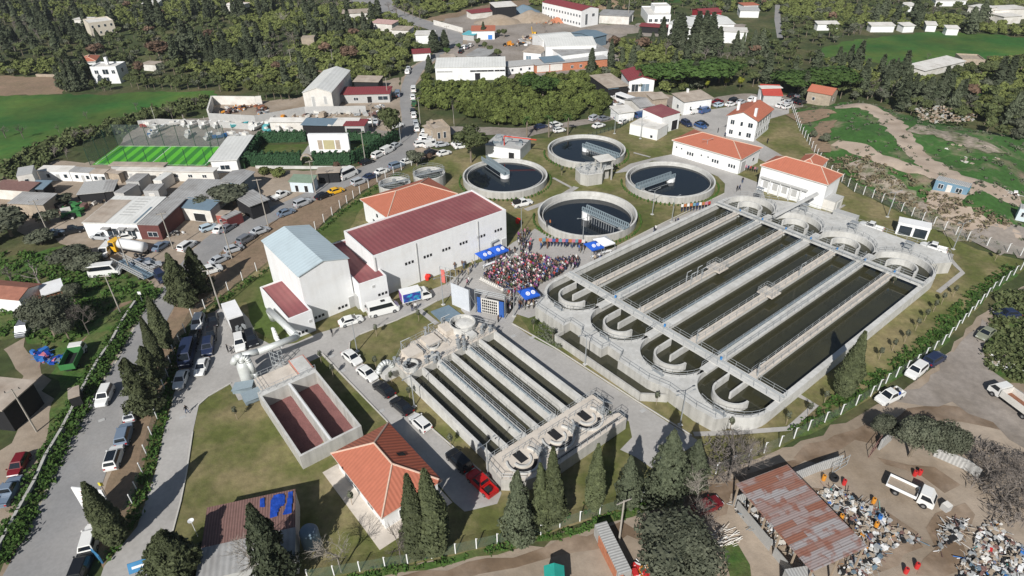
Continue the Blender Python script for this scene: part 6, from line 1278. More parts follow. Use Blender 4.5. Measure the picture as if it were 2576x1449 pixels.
q=MB(m_grey)
for i in range(3): q.box(-2.4+i*1.2,-.9-.0,2.75,-1.6+i*1.2,-.86,2.95)
t=place('lattice_trailer','long lattice-sided semi-trailer parked beside the road hedge','trailer',10,1170,1200,1560,1400)
q=MB(m_grey); L_=11.5
for s in(-1,1):
    y=s*1.15
    for z in(.9,1.5,2.2): q.box(-L_/2,y-.05,z,L_/2,y+.05,z+.1)
    for i in range(17): q.box(-L_/2+i*L_/16-.05,y-.06,.9,-L_/2+i*L_/16+.05,y+.06,2.32)
q.build('lattice_side',t); MB(m_slate).box(-L_/2,-1.1,.8,L_/2,1.1,.9).build('deck',t); wheels(t,(-4,-3,3.5),2.3)
t=place('bus','white bus with dark windows standing above the small white shed','bus',2,1105,1035,1215,1075)
MB(m_white).box(-5,-1.2,.4,5,1.2,3).build('body',t)
for s in(-1,1): MB(m_cg).box(-4.6,s*1.21-.01,1.6,4.6,s*1.21+.01,2.5).build('side_window',t)
MB(m_cg).box(5.0,-1.05,1.3,5.02,1.05,2.6).build('windscreen',t); wheels(t,(-3,3),2.4)
t=place('concrete_mixer','small yellow and white crane truck in the factory yard','truck',2,190,400,235,370)
MB(m_white).box(-2.5,-1,.6,1,1,1.8).build('body',t); cab(t,1.2,2,2.4,1.6,'yellow'); MB(paint('yellow')).tube((-1,0,1.8),(-2.4,0,5.5),.2,6).build('crane_arm',t); wheels(t,(-1.8,1.8),2.1)
# boats
def boat(x,y,an,L,col,lab,mast=False):
    c=P(x,y); root=empty('boat',(c[0],c[1],.6),an,lab,'boat','boats stored on the hard standing')
    m=mat('boat_'+col,dict(white=(.72,.72,.7),teal=(.10,.42,.45),blue=(.03,.16,.42),red=(.4,.06,.05))[col],.5,.06,1); q=MB(m); st=[(-.5,.36,.0),(-.2,.42,-.05),(.2,.38,-.02),(.42,.2,.1),(.5,.02,.2)]
    v=[]
    for x_,w_,z_ in st: v+=[(x_*L,-w_*L*.36,.9+z_*1.5),(x_*L,-w_*L*.18,.1+z_),(x_*L,0,-.15+z_),(x_*L,w_*L*.18,.1+z_),(x_*L,w_*L*.36,.9+z_*1.5)]
    f=[(5*i+k,5*i+5+k,5*i+6+k,5*i+k+1) for i in range(4) for k in range(4)]+[(0,1,2,3,4)]
    f+=[(5*i+4,5*i+9,5*i+5,5*i) for i in range(4)]
    q.add(v,f).build('hull',root); MB(m_offwhite).box(-.2*L,-.1*L,.9,.12*L,.1*L,.9+.14*L).build('cabin',root); s=MB(m_steel); s.box(-.3*L,-.2,-.9,-.25*L,.2,.1).box(.2*L,-.2,-.9,.25*L,.2,.1); s.build('cradle',root)
    if mast: MB(m_offwhite).tube((0,0,1),(0,0,L*1.3),.05,4).build('mast',root)
BT=[(0,1510,1290,'white',9,'white'),(0,1600,1325,'white',8,'white'),(0,1750,1275,'white',6,'white'),(0,1860,1270,'white',6,'white'),(0,1960,1280,'white',7,'white'),(0,2080,1285,'white',7,'white'),(0,2190,1285,'white',6,'white'),(0,2310,1280,'white',7,'white'),(0,2420,1285,'teal',8,'teal'),(0,2540,1295,'white',9,'white'),(0,1520,1375,'blue',5,'blue'),(0,1560,1385,'white',5,'white'),(0,1900,1380,'white',7,'white'),(0,1480,1290,'red',5,'red'),(0,2110,1400,'white',7,'white'),(0,2220,1400,'blue',6,'blue'),(0,2350,1390,'white',7,'white'),(0,2480,1400,'white',8,'white'),(1,30,1300,'white',7,'white'),(1,130,1280,'teal',8,'teal'),(1,235,1285,'white',7,'white'),(1,110,1340,'teal',5,'teal'),(1,230,1340,'white',8,'white'),(1,330,1340,'white',7,'white'),(1,490,1300,'white',6,'white'),(1,570,1300,'white',6,'white'),(1,640,1320,'white',8,'white'),(1,790,1300,'white',7,'white'),(1,700,1310,'blue',6,'blue')]
rr=rng(6)
_n={}
for i,(rc,x,y,c,L,t) in enumerate(BT):
    row='back row against the grey wall' if (rc==0 and y<1300) else ('front row behind the pitch netting' if rc==0 else ('open sheds' if x>450 else 'yard before the sheds'))
    _n[(c,row)]=_n.get((c,row),0)+1; tot=sum(1 for b in BT if b[3]==c and (('back row against the grey wall' if (b[0]==0 and b[2]<1300) else ('front row behind the pitch netting' if b[0]==0 else ('open sheds' if b[1]>450 else 'yard before the sheds')))==row))
    od=['first','second','third','fourth','fifth','sixth','seventh','eighth','ninth','tenth'][_n[(c,row)]-1]
    boat(*g(rc,x,y),rr.choice([1.2,1.5,1.8,.4,2.6]),L*.72,c,(f'{c} boat, {od} {c} one from the left in the {row}' if tot>1 else f'the only {c} boat in the {row}'),mast=(rc==0 and y>1310))
# ================= TREES AND PLANTS =================
def nprng(s): return np.random.default_rng(s)
def quadmesh(name,pts,nrm,size,r,mats,extra=None,asp=1.5,mi=0):
    """one diamond leaf clump per point, facing roughly along its normal"""
    n=len(pts); t=r.normal(size=(n,3)); t-=nrm*(t*nrm).sum(1,keepdims=True); t/=np.linalg.norm(t,axis=1,keepdims=True)+1e-9
    b=np.cross(nrm,t); s=size*(.6+.8*r.random((n,1)))
    v=np.stack([pts-t*s*asp*.5,pts+b*s*.5,pts+t*s*asp*.5,pts-b*s*.5],1).reshape(-1,3)
    f=np.arange(4*n).reshape(-1,4); ev,ef=([],[]) if extra is None else extra
    V=v.tolist()+list(ev); F=f.tolist()+[tuple(i+4*n for i in q) for q in ef]
    me=bpy.data.meshes.new(name); me.from_pydata(V,[],F)
    for m in mats: me.materials.append(m)
    me.update(); return me
def core(prof,n,amp,seed):
    """rough inner hull that keeps the crown from being see-through everywhere"""
    v=[];f=[];k=len(prof)
    for i in range(n):
        t=2*math.pi*i/n
        for j,(rr,z) in enumerate(prof):
            q=rr*(1+amp*mn.noise(Vector((math.cos(t)*1.3+seed,math.sin(t)*1.3,z*.5)))); v.append((q*math.cos(t),q*math.sin(t),z))
    for i in range(n):
        for a in range(k-1): f.append((i*k+a,((i+1)%n)*k+a,((i+1)%n)*k+a+1,i*k+a+1))
    return v,f
def crown(kind,lod,seed):
    """returns crown mesh for a 10 m tree (umbrella/citrus: nominal size) """
    r=nprng(seed); sd=seed*3.1
    if kind in('cypress','conifer','olivecone'):
        H=10.; n={2:8000,1:1100,0:300}[lod]; R=1.15 if kind=='cypress' else 2.2
        t=r.random(n)**(.85 if kind=='cypress' else 1.0); a=r.random(n)*2*np.pi
        if kind=='cypress': prof=lambda t:R*np.clip(np.sin(np.pi*np.clip(t,0,1)**.62)**.75*(1.02-.35*t),.04,2)
        else: prof=lambda t:R*(np.clip(1-t,0,1)**.75*(.45+.55*np.minimum(1,t/.16))+.03)
        nz=np.array([mn.noise(Vector((math.cos(x)*1.6+sd,math.sin(x)*1.6,y*(7 if kind=='cypress' else 11)))) for x,y in zip(a,t)])
        lo=np.array([mn.noise(Vector((math.cos(x)*.8-sd,math.sin(x)*.8,y*3.2+sd))) for x,y in zip(a,t)]); keep=(nz>-.33)|(r.random(n)<.35)
        rad=prof(t)*(1+(.35 if kind=='cypress' else .75)*lo+(.34 if kind=='cypress' else .8)*nz)*(.86+.16*r.random(n))
        z=.5+t*(H-.5); ln=(r.random()-.5)*(.5 if kind=='cypress' else 1.4); pts=np.stack([rad*np.cos(a)+ln*t*t,rad*np.sin(a),z],1)
        nr=np.stack([np.cos(a),np.sin(a),.45+0*a],1)+r.normal(size=(n,3))*.55; nr/=np.linalg.norm(nr,axis=1,keepdims=True)
        pts=pts[keep]; nr=nr[keep]
        pr=[(max(.02,float(prof(np.float64(q)))*.60),.5+q*(H-.6)) for q in np.linspace(0.0,1,9)]
        s={2:.21,1:.48,0:.85}[lod]*(1 if kind=='cypress' else 1.15)
        return quadmesh('crown',pts,nr,s,r,[LM[kind]],core(pr,9,.3,sd))
    if kind in('broad','olive','citrus','mimosa','rust','pine','bush'):
        n={2:11000,1:1700,0:220}[lod]; k={2:34,1:16,0:8}[lod]
        flat={'pine':.62,'citrus':.80,'bush':.6}.get(kind,.72); R={'pine':4.6,'citrus':2.3,'bush':1.6}.get(kind,3.4); zc={'pine':6.2,'citrus':1.9,'bush':.8,'olive':4.6}.get(kind,6.0)
        cs=r.normal(size=(k,3)); cs/=np.linalg.norm(cs,axis=1,keepdims=True); cs*=(r.random((k,1))**.4)*R*.66; cs[:,2]*=flat; cs[:,2]+=zc
        cr=R*(.30+.22*r.random(k)); idx=r.integers(0,k,n); d=r.normal(size=(n,3)); d/=np.linalg.norm(d,axis=1,keepdims=True); d[:,2]=np.where(r.random(n)<.7,np.abs(d[:,2]),d[:,2])
        pts=cs[idx]+d*cr[idx][:,None]*np.array([1,1,.8 if kind!='pine' else .65])*(.8+.25*r.random((n,1)))
        pts[:,2]=np.maximum(pts[:,2],.15)
        nr=d+r.normal(size=(n,3))*.45; nr/=np.linalg.norm(nr,axis=1,keepdims=True)
        s={2:.20,1:.46,0:1.0}[lod]*(R/3.4)**.6
        ev=[];ef=[]
        for i in range(k):
            v,f=core([(.02,-.8),(.62,-.5),(.80,0),(.6,.5),(.02,.78)],6,.3,sd+i); o=len(ev); q=.86*cr[i]
            ev+=[(float(cs[i][0]+x*q),float(cs[i][1]+y*q),max(.1,float(cs[i][2]+z*q*(.8 if kind!='pine' else .5)))) for x,y,z in v]; ef+=[tuple(m+o for m in p) for p in f]
        return quadmesh('crown',pts,nr,s,r,[LM[kind]],(ev,ef))
    if kind in('bare','pale','poplar'):
        mb=MB(LM[kind]); rr=rng(seed); lv={2:5,1:4,0:3}[lod]; N={2:3,1:3,0:3}[lod]
        pop=kind=='poplar'
        def grow(p,d,L,r0,l):
            q=p+d*L
            if l<=1 and lod<2 or l==0: 
                a=d.orthogonal().normalized()*r0*1.6; mb.add([p-a,p+a,q],[(0,1,2)])
            else: mb.tube(p,q,r0,3 if l<4 else 5,r2=r0*.65,cap=False)
            if l<=0: return
            for i in range(N+(1 if l>2 else 0)):
                nd=(d+Vector((rr.gauss(0,1),rr.gauss(0,1),rr.gauss(.15,.6)))*(.55 if not pop else .28)).normalized()
                if pop: nd=(nd+Vector((0,0,.9))).normalized()
                if nd.z<-.1: nd.z=.1
                grow(p.lerp(q,rr.uniform(.45,1)) if i else q,nd,L*rr.uniform(.62,.85),r0*.58,l-1)
        grow(Vector((0,0,1.5)),Vector((0,0,1)),2.6 if not pop else 3.3,.16 if lod==2 else .24,lv)
        return mb.mesh('branches')
    if kind=='palm':
        mb=MB(LM['palm']); rr=rng(seed)
        for i in range(26):
            a=rr.uniform(0,6.28); el=rr.uniform(-.5,1.1); p=Vector((0,0,6.2)); w_=.28; L=2.4
            for s in range(4):
                d=Vector((math.cos(a)*math.cos(el),math.sin(a)*math.cos(el),math.sin(el))); q=p+d*L/4; sd_=Vector((-math.sin(a),math.cos(a),0))*w_*(1-s*.2); sd2=Vector((-math.sin(a),math.cos(a),0))*w_*(1-(s+1)*.24)
                mb.add([p-sd_,p+sd_,q+sd2,q-sd2],[(0,1,2,3)]); p=q; el-=.45
        return mb.mesh('crown')
LM=dict(cypress=m_cyp,conifer=m_con,olivecone=m_oli,broad=m_brd,olive=m_oli,citrus=m_orc,mimosa=m_yel,rust=m_rus,pine=m_pin,bush=m_hed,bare=m_twig,pale=m_twigp,poplar=m_twigp,palm=m_pin)
TRK=dict(cypress=(.16,1.2),conifer=(.2,1.6),olivecone=(.2,1.4),broad=(.22,5.2),olive=(.25,4),citrus=(.1,1.2),mimosa=(.15,5),rust=(.25,5),pine=(.24,5.6),bush=(.05,.5),bare=(.16,1.6),pale=(.14,1.6),poplar=(.15,1.6),palm=(.26,6.2))
HT=dict(cypress=10,conifer=10,olivecone=10,broad=9.2,olive=7.8,citrus=4.1,mimosa=9.2,rust=9.2,pine=9.4,bush=2.0,bare=9,pale=9,poplar=12,palm=7.5)
TMP={}
def tmpl(kind,lod,var):
    k=(kind,lod,var)
    if k not in TMP:
        cm=crown(kind,lod,var*7+lod+sum(map(ord,kind))); r0,h=TRK[kind]; t=MB(m_trunk if kind not in('bare','pale','poplar') else LM[kind]); t.tube((0,0,-.1),(0,0,h*.55),r0,7,r2=r0*.8).tube((0,0,h*.55),(.12,.05,h),r0*.8,6,r2=r0*.5)
        if kind in('broad','olive','rust','pine') and lod==2:
            for a in range(4): t.tube((0,0,h*.6),(1.2*math.cos(a*1.6),1.2*math.sin(a*1.6),h+.6),r0*.5,5,r2=r0*.2)
        tm=t.mesh('trunk')
        if lod==0:   # far: a single mesh
            v=[tuple(p.co) for p in cm.vertices]; f=[tuple(p.vertices) for p in cm.polygons]; n=len(v); nf=len(f)
            v+=[tuple(p.co) for p in tm.vertices]; f+=[tuple(i+n for i in p.vertices) for p in tm.polygons]
            me=bpy.data.meshes.new(kind+'_far'); me.from_pydata(v,[],f); me.materials.append(LM[kind]); me.materials.append(t.mats[0]); me.polygons.foreach_set('material_index',[0]*nf+[1]*(len(f)-nf)); TMP[k]=me
        else: TMP[k]=(tm,cm)
    return TMP[k]
NMT=dict(cypress='cypress_tree',conifer='conifer_tree',olivecone='conifer_tree',broad='broadleaf_tree',olive='olive_tree',citrus='citrus_tree',mimosa='mimosa_tree',rust='rust_brown_tree',pine='umbrella_pine',bush='shrub',bare='bare_tree',pale='bare_tree',poplar='poplar_tree',palm='palm_tree')
CATT=dict(cypress='cypress tree',conifer='conifer tree',olivecone='conifer tree',broad='tree',olive='olive tree',citrus='citrus tree',mimosa='tree',rust='tree',pine='pine tree',bush='shrub',bare='bare tree',pale='bare tree',poplar='poplar tree',palm='palm tree')
def tree(kind,x,y,h,lab,group=None,lod=2,wf=1.0,seed=0,matover=None,z=0):
    r=rng(int(x*13+y*7+seed)); s=h/HT[kind]; nv={2:3,1:4,0:6}[lod]; var=r.randrange(nv); rz=r.uniform(0,6.28); w_=s*wf
    t=tmpl(kind,lod,var)
    if lod==0:
        o=link(NMT[kind],t,None,(x,y,z),rz,(w_,w_,s)); tag(o,lab,CATT[kind],group)
        if matover: o.material_slots[0].link='OBJECT'; o.material_slots[0].material=matover
    else:
        o=empty(NMT[kind],(x,y,z),rz,lab,CATT[kind],group); o.scale=(w_,w_,s)
        link('trunk',t[0],o); c=link('crown' if kind not in('bare','pale','poplar') else 'branches',t[1],o)
        if matover: c.material_slots[0].link='OBJECT'; c.material_slots[0].material=matover
    return o
def hpx(b,t):
    p=P(*b); d=Fv*FPX+R2*(t[0]-CX)-U2*(t[1]-CY); k=math.hypot(p[0],p[1])/math.hypot(d[0],d[1]); return CH+d[2]*k
def T(kind,rc,bx,by,tx,ty,lab,wf=1.0,lod=2,mo=None,rt=None):
    b=g(rc,bx,by); t=g(rt if rt is not None else rc,tx,ty); p=P(*b); return tree(kind,p[0],p[1],max(1.5,hpx(b,t)*(1.08 if kind=='cypress' or kind=='olivecone' else 1)),lab,None,lod,wf,matover=mo)
# --- foreground and plant trees
T('cypress',20,1690,620,1535,120,'tallest narrow cypress between main road and drive, upper of the roadside pair',1.25,mo=m_cypn)
T('cypress',20,1620,800,1440,330,'slender cypress just below the tallest roadside one',1.1,mo=m_cypn)
T('olivecone',20,1570,970,1400,610,'bushy dark conifer below the slender roadside cypress',1.15,mo=m_cypn)
T('olivecone',20,1480,1250,1300,740,'wide dark conifer at the bottom of the roadside clump',1.15,mo=m_cypn)
T('olivecone',20,1880,200,1870,1100,'broad conifer at the road junction, left of the leaning red pole',1.1,mo=m_cypn,rt=10)
T('olivecone',20,2040,60,2090,1030,'narrow conifer beside the red pole at the junction',1.0,mo=m_cypn,rt=10)
T('cypress',20,1790,150,1740,1270,'small cypress at the left foot of the junction conifers',1.3,mo=m_cypn,rt=10)
T('cypress',30,1190,1130,860,545,'lone fat cypress beside the white billboard',1.35,mo=m_cypn)
T('olivecone',30,1830,1530,1640,1035,'spreading conifer at the bottom edge left of the brown shed',1.6,mo=m_cypn)
T('olivecone',31,240,1540,50,770,'tall dark conifer in front of the brown shed',.75,mo=m_cyp)
T('cypress',31,1655,1280,1540,495,'ragged cypress in front of the gatehouse, left of two',1.05,mo=m_cypn)
T('cypress',31,1815,1245,1725,448,'smooth cypress in front of the gatehouse, right of two',1.25,mo=m_cypn)
T('conifer',32,55,1080,-20,420,'bulky conifer behind the bottom fence nearest the gatehouse',.75,mo=m_con)
T('conifer',32,290,970,240,335,'slim conifer right of the bulky one by the bottom fence',.62,mo=m_cypn)
T('cypress',32,405,935,425,235,'smooth dark green cypress below the small basin\'s end deck',.95,mo=m_cypn)
T('cypress',32,815,815,850,170,'single cypress with long shadow right of the small basin',.9,mo=m_cypn)
T('conifer',32,1150,765,1235,245,'dense grey-green conifer left of the tallest one by the bottom fence',.75)
T('conifer',32,1510,680,1610,-60,'tallest tiered grey-green conifer at the bottom fence',.85)
T('conifer',32,1800,560,1830,40,'grey-green conifer right behind the tallest tiered one',.9)
T('cypress',23,745,1110,990,492,'lone dark cypress right of the aeration basin casting a shadow on the water',1.15,mo=m_cypn)
T('olive',32,1620,1430,1540,930,'huge round olive tree beside the brick wall at the bottom',1.55)
T('olive',33,1420,250,1420,1230,'olive tree at the yard gate, left of two',.95,rt=23)
T('olive',33,1720,260,1760,1290,'olive tree at the yard gate, right of two',.9,rt=23)
T('olive',33,1120,80,1080,1220,'darker olive tree above the yard gate panels',.9,rt=23)
for a in [(31,860,1415,760,1010,'pale bare tree by the fence right of the brown shed',.9,'pale'),(31,1465,1320,1350,930,'bare twisted tree at the gatehouse plinth corner',.7,'bare'),(31,40,1470,-40,1040,'bare tree spreading over the pale lower shed roof',1.1,'pale'),(32,1850,735,1890,420,'pale bare tree in front of the tallest conifer',.9,'pale'),(32,2180,480,2200,50,'dense bare thicket tree left of the rusty roof',1.3,'bare'),(32,1850,1030,1800,700,'bare tree behind the huge olive',1.2,'bare'),(32,2380,380,2400,60,'bare tree touching the rusty roof\'s upper corner',1.1,'bare'),
 (33,2150,520,2080,130,'bare grey tree in the scrap yard\'s right thicket, leftmost',1.3,'bare'),(33,2380,420,2350,150,'bare grey tree at the top of the scrap yard thicket',1.3,'bare'),(33,2350,720,2300,330,'bare grey tree in the middle of the scrap yard thicket',1.4,'bare'),(33,2560,600,2500,280,'bare grey tree at the right edge of the scrap yard',1.4,'bare'),(33,2560,900,2480,560,'bare grey tree above the rubbish heap at the right edge',1.3,'bare'),(20,900,470,780,140,'bare grey-topped tree on the tilled plot',.9,'bare'),(10,420,1449,300,1170,'pale bare tree among dark bushes above the old cottage',1.3,'pale'),(10,150,1440,120,1190,'bare tree at the left edge above the old cottage',1.3,'bare'),(11,820,260,810,170,'small rust-brown bare tree by the hedge and road',1.2,'rust'),(1,1995,1290,1965,930,'tall thin leafless poplar beside the old stone house',.55,'poplar')]:
    T(a[7],a[0],a[1],a[2],a[3],a[4],a[5],a[6],2 if a[0]>=20 else 1)
for a in [(20,560,480,520,20,'huge dark olive tree on the farm plot, left',1.25,'olive'),(20,760,140,700,-60,'dark olive tree above the farm plot',1.0,'olive'),(20,700,520,760,200,'dark olive tree at the edge of the tilled plot',.9,'olive'),(10,120,930,100,600,'big dark tree left of the white warehouse, at the edge',1.7,'olive'),(10,640,610,640,470,'dark tree between barn and green skips',2.1,'olive'),(10,500,800,500,630,'dark tree left of the green skips',2.0,'olive'),(10,420,1010,410,860,'dark bushy tree above the farm weeds',2.3,'olive'),(10,760,1220,760,1000,'dark bushy tree left of the tanker trailer',2.3,'olive'),(10,930,1280,900,1080,'dark tree behind the side-on minibus',2.0,'olive'),(10,2090,690,2090,500,'olive tree at the carport roof, left of the pair',1.9,'olive'),(10,2370,620,2380,360,'large olive tree at the roadside kiosks',2.2,'olive'),(10,1650,850,1660,700,'small olive tree at the brown workshop',1.5,'olive'),(11,1620,225,1620,40,'round olive tree at the bend above the small tanks',1.35,'olive'),(11,1740,170,1740,90,'dark red-brown shrub tree beside the bend olive tree',1.5,'rust'),(11,2165,190,2180,1240,'round green tree at the entrance road',1.2,'broad'),(1,1370,1430,1350,1050,'big dense pine beside the road bend',.9,'broad'),(11,100,300,100,200,'light green shrub tree at the left of the green-roofed kiosk',1.4,'citrus'),(11,230,330,230,230,'light green shrub tree just behind the green-roofed kiosk',1.3,'citrus')]:
    T(a[7],a[0],a[1],a[2],a[3],a[4],a[5],a[6],2 if a[0] in(20,) else 1,rt=(1 if a[4]==1240 else None))
for k,(x,y) in enumerate([(150,1390),(370,1380),(560,1360)]): T('palm',2,x,y,x,y-230,['palm tree behind the left tank, leftmost of three','middle palm of three behind the tanks','rightmost palm of three behind the tanks'][k],1.0,2)
# saplings on the lawns
SP=[(23,1855,95),(23,1740,170),(23,1660,245),(23,1570,335),(23,1480,430),(23,1370,550),(23,1245,640),(23,1110,730),(23,560,1170),(23,400,1290),(23,180,1380),(20,2390,1330),(31,1960,160),(21,1215,490),(21,1210,815),(21,1370,970),(21,1550,1120),(21,660,760),(21,780,900),(21,1640,340),(13,2280,1180),(22,1450,1180),(22,215,430),(22,410,530),(22,2190,1440),(31,970,740),(13,1240,1450),(13,1100,1300),(12,500,320)]
for k,(rc,x,y) in enumerate(SP):
    p=G(rc,x,y); o=empty('sapling',(p[0],p[1],.05),k,'thin staked sapling planted on the plant lawn','sapling','staked saplings on the lawns')
    if k==0:
        q=MB(m_wood); q.tube((0,0,0),(0,0,2.4),.04,5); sm=q.mesh('stem'); r=nprng(9); n=120; d=r.normal(size=(n,3)); d/=np.linalg.norm(d,axis=1,keepdims=True); cmx=quadmesh('leaves',d*np.array([.45,.45,.75])*r.random((n,1))**.5+np.array([0,0,2.1]),d,.2,r,[m_oli])
    link('stem',sm,o); link('leaves',cmx,o)
def shrub_mesh():
    out=[]
    for s in range(3):
        r=nprng(s+40); n=220; d=r.normal(size=(n,3)); d/=np.linalg.norm(d,axis=1,keepdims=True); d[:,2]=np.abs(d[:,2]); out.append(quadmesh('round_shrub',d*np.array([.32,.32,.95])*(.75+.3*r.random((n,1)))+np.array([0,0,.1]),d,.22,r,[m_hed],core([(.25,0),(.28,.4),(.2,.8),(.02,1)],6,.3,s)))
    return out
SH=shrub_mesh(); rr=rng(11)
for ti,(cx,cy,R,T_) in enumerate(TK):
    n=[46,40,36,42][ti]
    for i in range(n):
        a=-math.pi*1.06+ i/(n-1)*math.pi*1.12
        rr_=R+1.0; x,y=cx+rr_*math.cos(a),cy+rr_*math.sin(a); s=rr.uniform(.5,.85)
        o=link('shrub',SH[i%3],None,(x,y,.08),rr.uniform(0,6),(s,s,s)); tag(o,'small upright shrub planted close against a round clarifier tank','shrub','shrubs ringing the clarifier tanks')
# --- loose vegetation
def patch(name,lab,px,dens,h,size,m,seed=1,world=False,zf=None,group=None,asp=1.4,kindv='stuff'):
    poly=px if world else wpoly(px); xs=[p[0] for p in poly]; ys=[p[1] for p in poly]; r=nprng(seed); A=(max(xs)-min(xs))*(max(ys)-min(ys)); n=int(A*dens)
    X=r.uniform(min(xs),max(xs),n); Y=r.uniform(min(ys),max(ys),n)
    pts=[]
    for x,y in zip(X,Y):
        if not inpoly(x,y,poly): continue
        c=.5+.8*mn.noise(Vector((x*.28,y*.28,seed)))
        if c<.18: continue
        hh=h*min(1.2,c+.1)*(.6+.6*r.random()); k=int(5+9*min(1,hh)); b=zf(x,y) if zf else .05
        for _ in range(k): pts.append((x+r.normal()*.35*hh**.5,y+r.normal()*.35*hh**.5,b+hh*r.random()**.6))
    pts=np.array(pts); nr=r.normal(size=pts.shape); nr[:,2]=np.abs(nr[:,2])+.5; nr/=np.linalg.norm(nr,axis=1,keepdims=True)
    me=quadmesh(name,pts,nr,size,r,[m],asp=asp); o=bpy.data.objects.new(name,me); COL.objects.link(o); tag(o,lab,kind=kindv)
def lane(px,w):
    pts=[Vector(P(*p)[:2]) for p in px]; l=[];r=[]
    for i,p in enumerate(pts):
        d=(pts[min(i+1,len(pts)-1)]-pts[max(0,i-1)]).normalized(); n=Vector((-d.y,d.x))*w/2; l.append((p+n)[:]); r.append((p-n)[:])
    return l+r[::-1]
patch('roadside_hedge','dense green bramble hedge along the left side of the main road',lane([(-20,1420),(25,1365),(58,1300),(98,1222),(128,1154),(168,1087),(226,975),(258,914),(292,865),(322,812),(350,772),(388,735)],3.6),3.4,1.3,.34,m_hed,2,True)
patch('verge_bushes','thin green hedge growing along the drive fence',lane([(470,845),(446,892),(425,980),(408,1055),(385,1140),(362,1230),(350,1270),(315,1345),(280,1410)],1.5),3.5,1.1,.3,m_hed,3,True)
patch('verge_bushes','low green bushes along the tilled verge fence',lane([(1010,438),(955,468),(915,497),(862,532),(800,586),(690,668),(580,742),(500,805)],1.2),2.0,.8,.3,m_hed,4,True)
patch('fence_weeds','bright green weeds under the bottom fence',[(776,1470),(906,1443),(1026,1420),(1146,1395),(1251,1370),(1360,1348),(1455,1318),(1508,1300),(1663,1250),(1690,1240),(1700,1252),(1590,1300),(1500,1330),(1400,1360),(1250,1396),(1010,1438),(860,1487)],3.0,.45,.26,m_hed,5)
patch('fence_weeds','green weeds and brambles inside the right-hand fence',[(2032,1084),(2114,1040),(2189,994),(2227,960),(2302,910),(2369,860),(2494,730),(2555,680),(2520,672),(2430,740),(2320,850),(2230,915),(2150,970),(2060,1030),(1990,1085)],2.6,.75,.34,m_hed,6)
patch('right_scrub','green scrub and brambles at the right edge',[(2512,735),(2620,735),(2620,980),(2540,960),(2480,925),(2470,880),(2490,820)],1.6,1.6,.45,m_brd,7)
patch('farm_weeds','tall green weeds on the farm ground at left',[(0,640),(180,620),(290,690),(390,720),(350,755),(250,795),(190,870),(100,870),(60,840),(0,860)],.9,1.0,.4,m_hed,8)
patch('mound_scrub','dry scrub and brush scattered over the mound',MPOLY,.07,.9,.40,m_oli,9,True,mh)
patch('mound_dry_brush','pale dry brush along the fence below the mound',lane([(2095,400),(2150,440),(2230,480),(2320,525),(2400,560),(2500,600)],13),.8,1.1,.40,mat('dry_brush',(.22,.17,.115),.9,.4,2,(.10,.10,.05),.55,.2,.8),10,True,mh)
patch('shrub_bank','shrubs on the bank beside the outlet channel',[(1370,810),(1420,850),(1415,885),(1370,860),(1340,840)],2.5,1.1,.34,m_oli,12)
patch('field_edge_scrub','scrubby hedge along the lower edge of the green field',lane([(-20,455),(60,425),(110,385),(190,350),(260,335),(330,312),(400,290),(470,270),(530,262)],11),.9,2.6,.8,m_brd,13,True)
patch('bare_thicket','tangled grey leafless brushwood at the right of the scrap yard',[g(33,*p) for p in [(1960,250),(2150,120),(2600,300),(2650,1000),(2300,960),(2180,760),(2050,560)]],1.1,2.6,.13,m_twig,21,asp=7)
patch('bare_thicket','grey leafless brushwood left of the rusty roof',[g(32,*p) for p in [(1950,120),(2300,60),(2420,300),(2200,520),(1900,600),(1700,640),(1760,420)]],1.3,2.4,.12,m_twig,22,asp=7)
patch('bottom_bushes','leafy green bushes at the foot of the conifers by the bottom fence',[(1560,1270),(1690,1235),(1800,1180),(1760,1150),(1640,1210),(1540,1250)],.9,1.6,.28,m_oli,23)
patch('fence_weeds','low weeds inside the bottom fence behind the conifers',[(1251,1360),(1360,1335),(1508,1285),(1663,1235),(1760,1190),(1700,1180),(1500,1255),(1350,1320)],.9,.5,.3,m_hed,14)
# formal hedges
def hedge(lab,px,w,h):
    pts=[Vector(P(*p)[:2]) for p in px]; r=nprng(int(px[0][0])); P_=[];N_=[]
    for a,b in zip(pts,pts[1:]):
        L=(b-a).length; d=(b-a)/L; n=Vector((-d.y,d.x))
        for _ in range(int(L*(w+2*h)*9)):
            t=r.random()*L; u=r.random()*(w+2*h)
            if u<h: q=(-w/2,u,-1)
            elif u<h+w: q=(u-h-w/2,h,0)
            else: q=(w/2,u-h-w,1)
            hh=1+.12*math.sin(t*3); p=a+d*t+n*(q[0]+r.normal()*.08); P_.append((p.x,p.y,q[1]*hh)); N_.append((n.x*q[2],n.y*q[2],1 if q[2]==0 else .2))
    P_=np.array(P_);N_=np.array(N_)+r.normal(size=(len(N_),3))*.35; N_/=np.linalg.norm(N_,axis=1,keepdims=True)
    q=MB(m_hed)
    for a,b in zip(pts,pts[1:]):
        d=(b-a).normalized(); n=Vector((-d.y,d.x))*w*.42; q.prism([(a-n)[:],(b-n)[:],(b+n)[:],(a+n)[:]],0,h*.9)
    me=quadmesh('clipped_hedge',P_,N_,.42,r,[LM['hedge']],(q.v,q.f)); o=bpy.data.objects.new('clipped_hedge',me); COL.objects.link(o); tag(o,lab,'hedge')
LM['hedge']=mat('conifer_hedge_foliage',(.020,.060,.024),.8,.4,2,(.03,.075,.03))
hedge('tall dark green conifer hedge in front of the garden lawn, left of the arch',[g(11,-80,215),g(11,470,205)],1.6,3.6); hedge('tall dark green conifer hedge in front of the garden lawn, right of the arch',[g(11,580,205),g(11,960,200),g(11,1150,120),g(11,1320,30),(1000,352)],1.6,3.4)
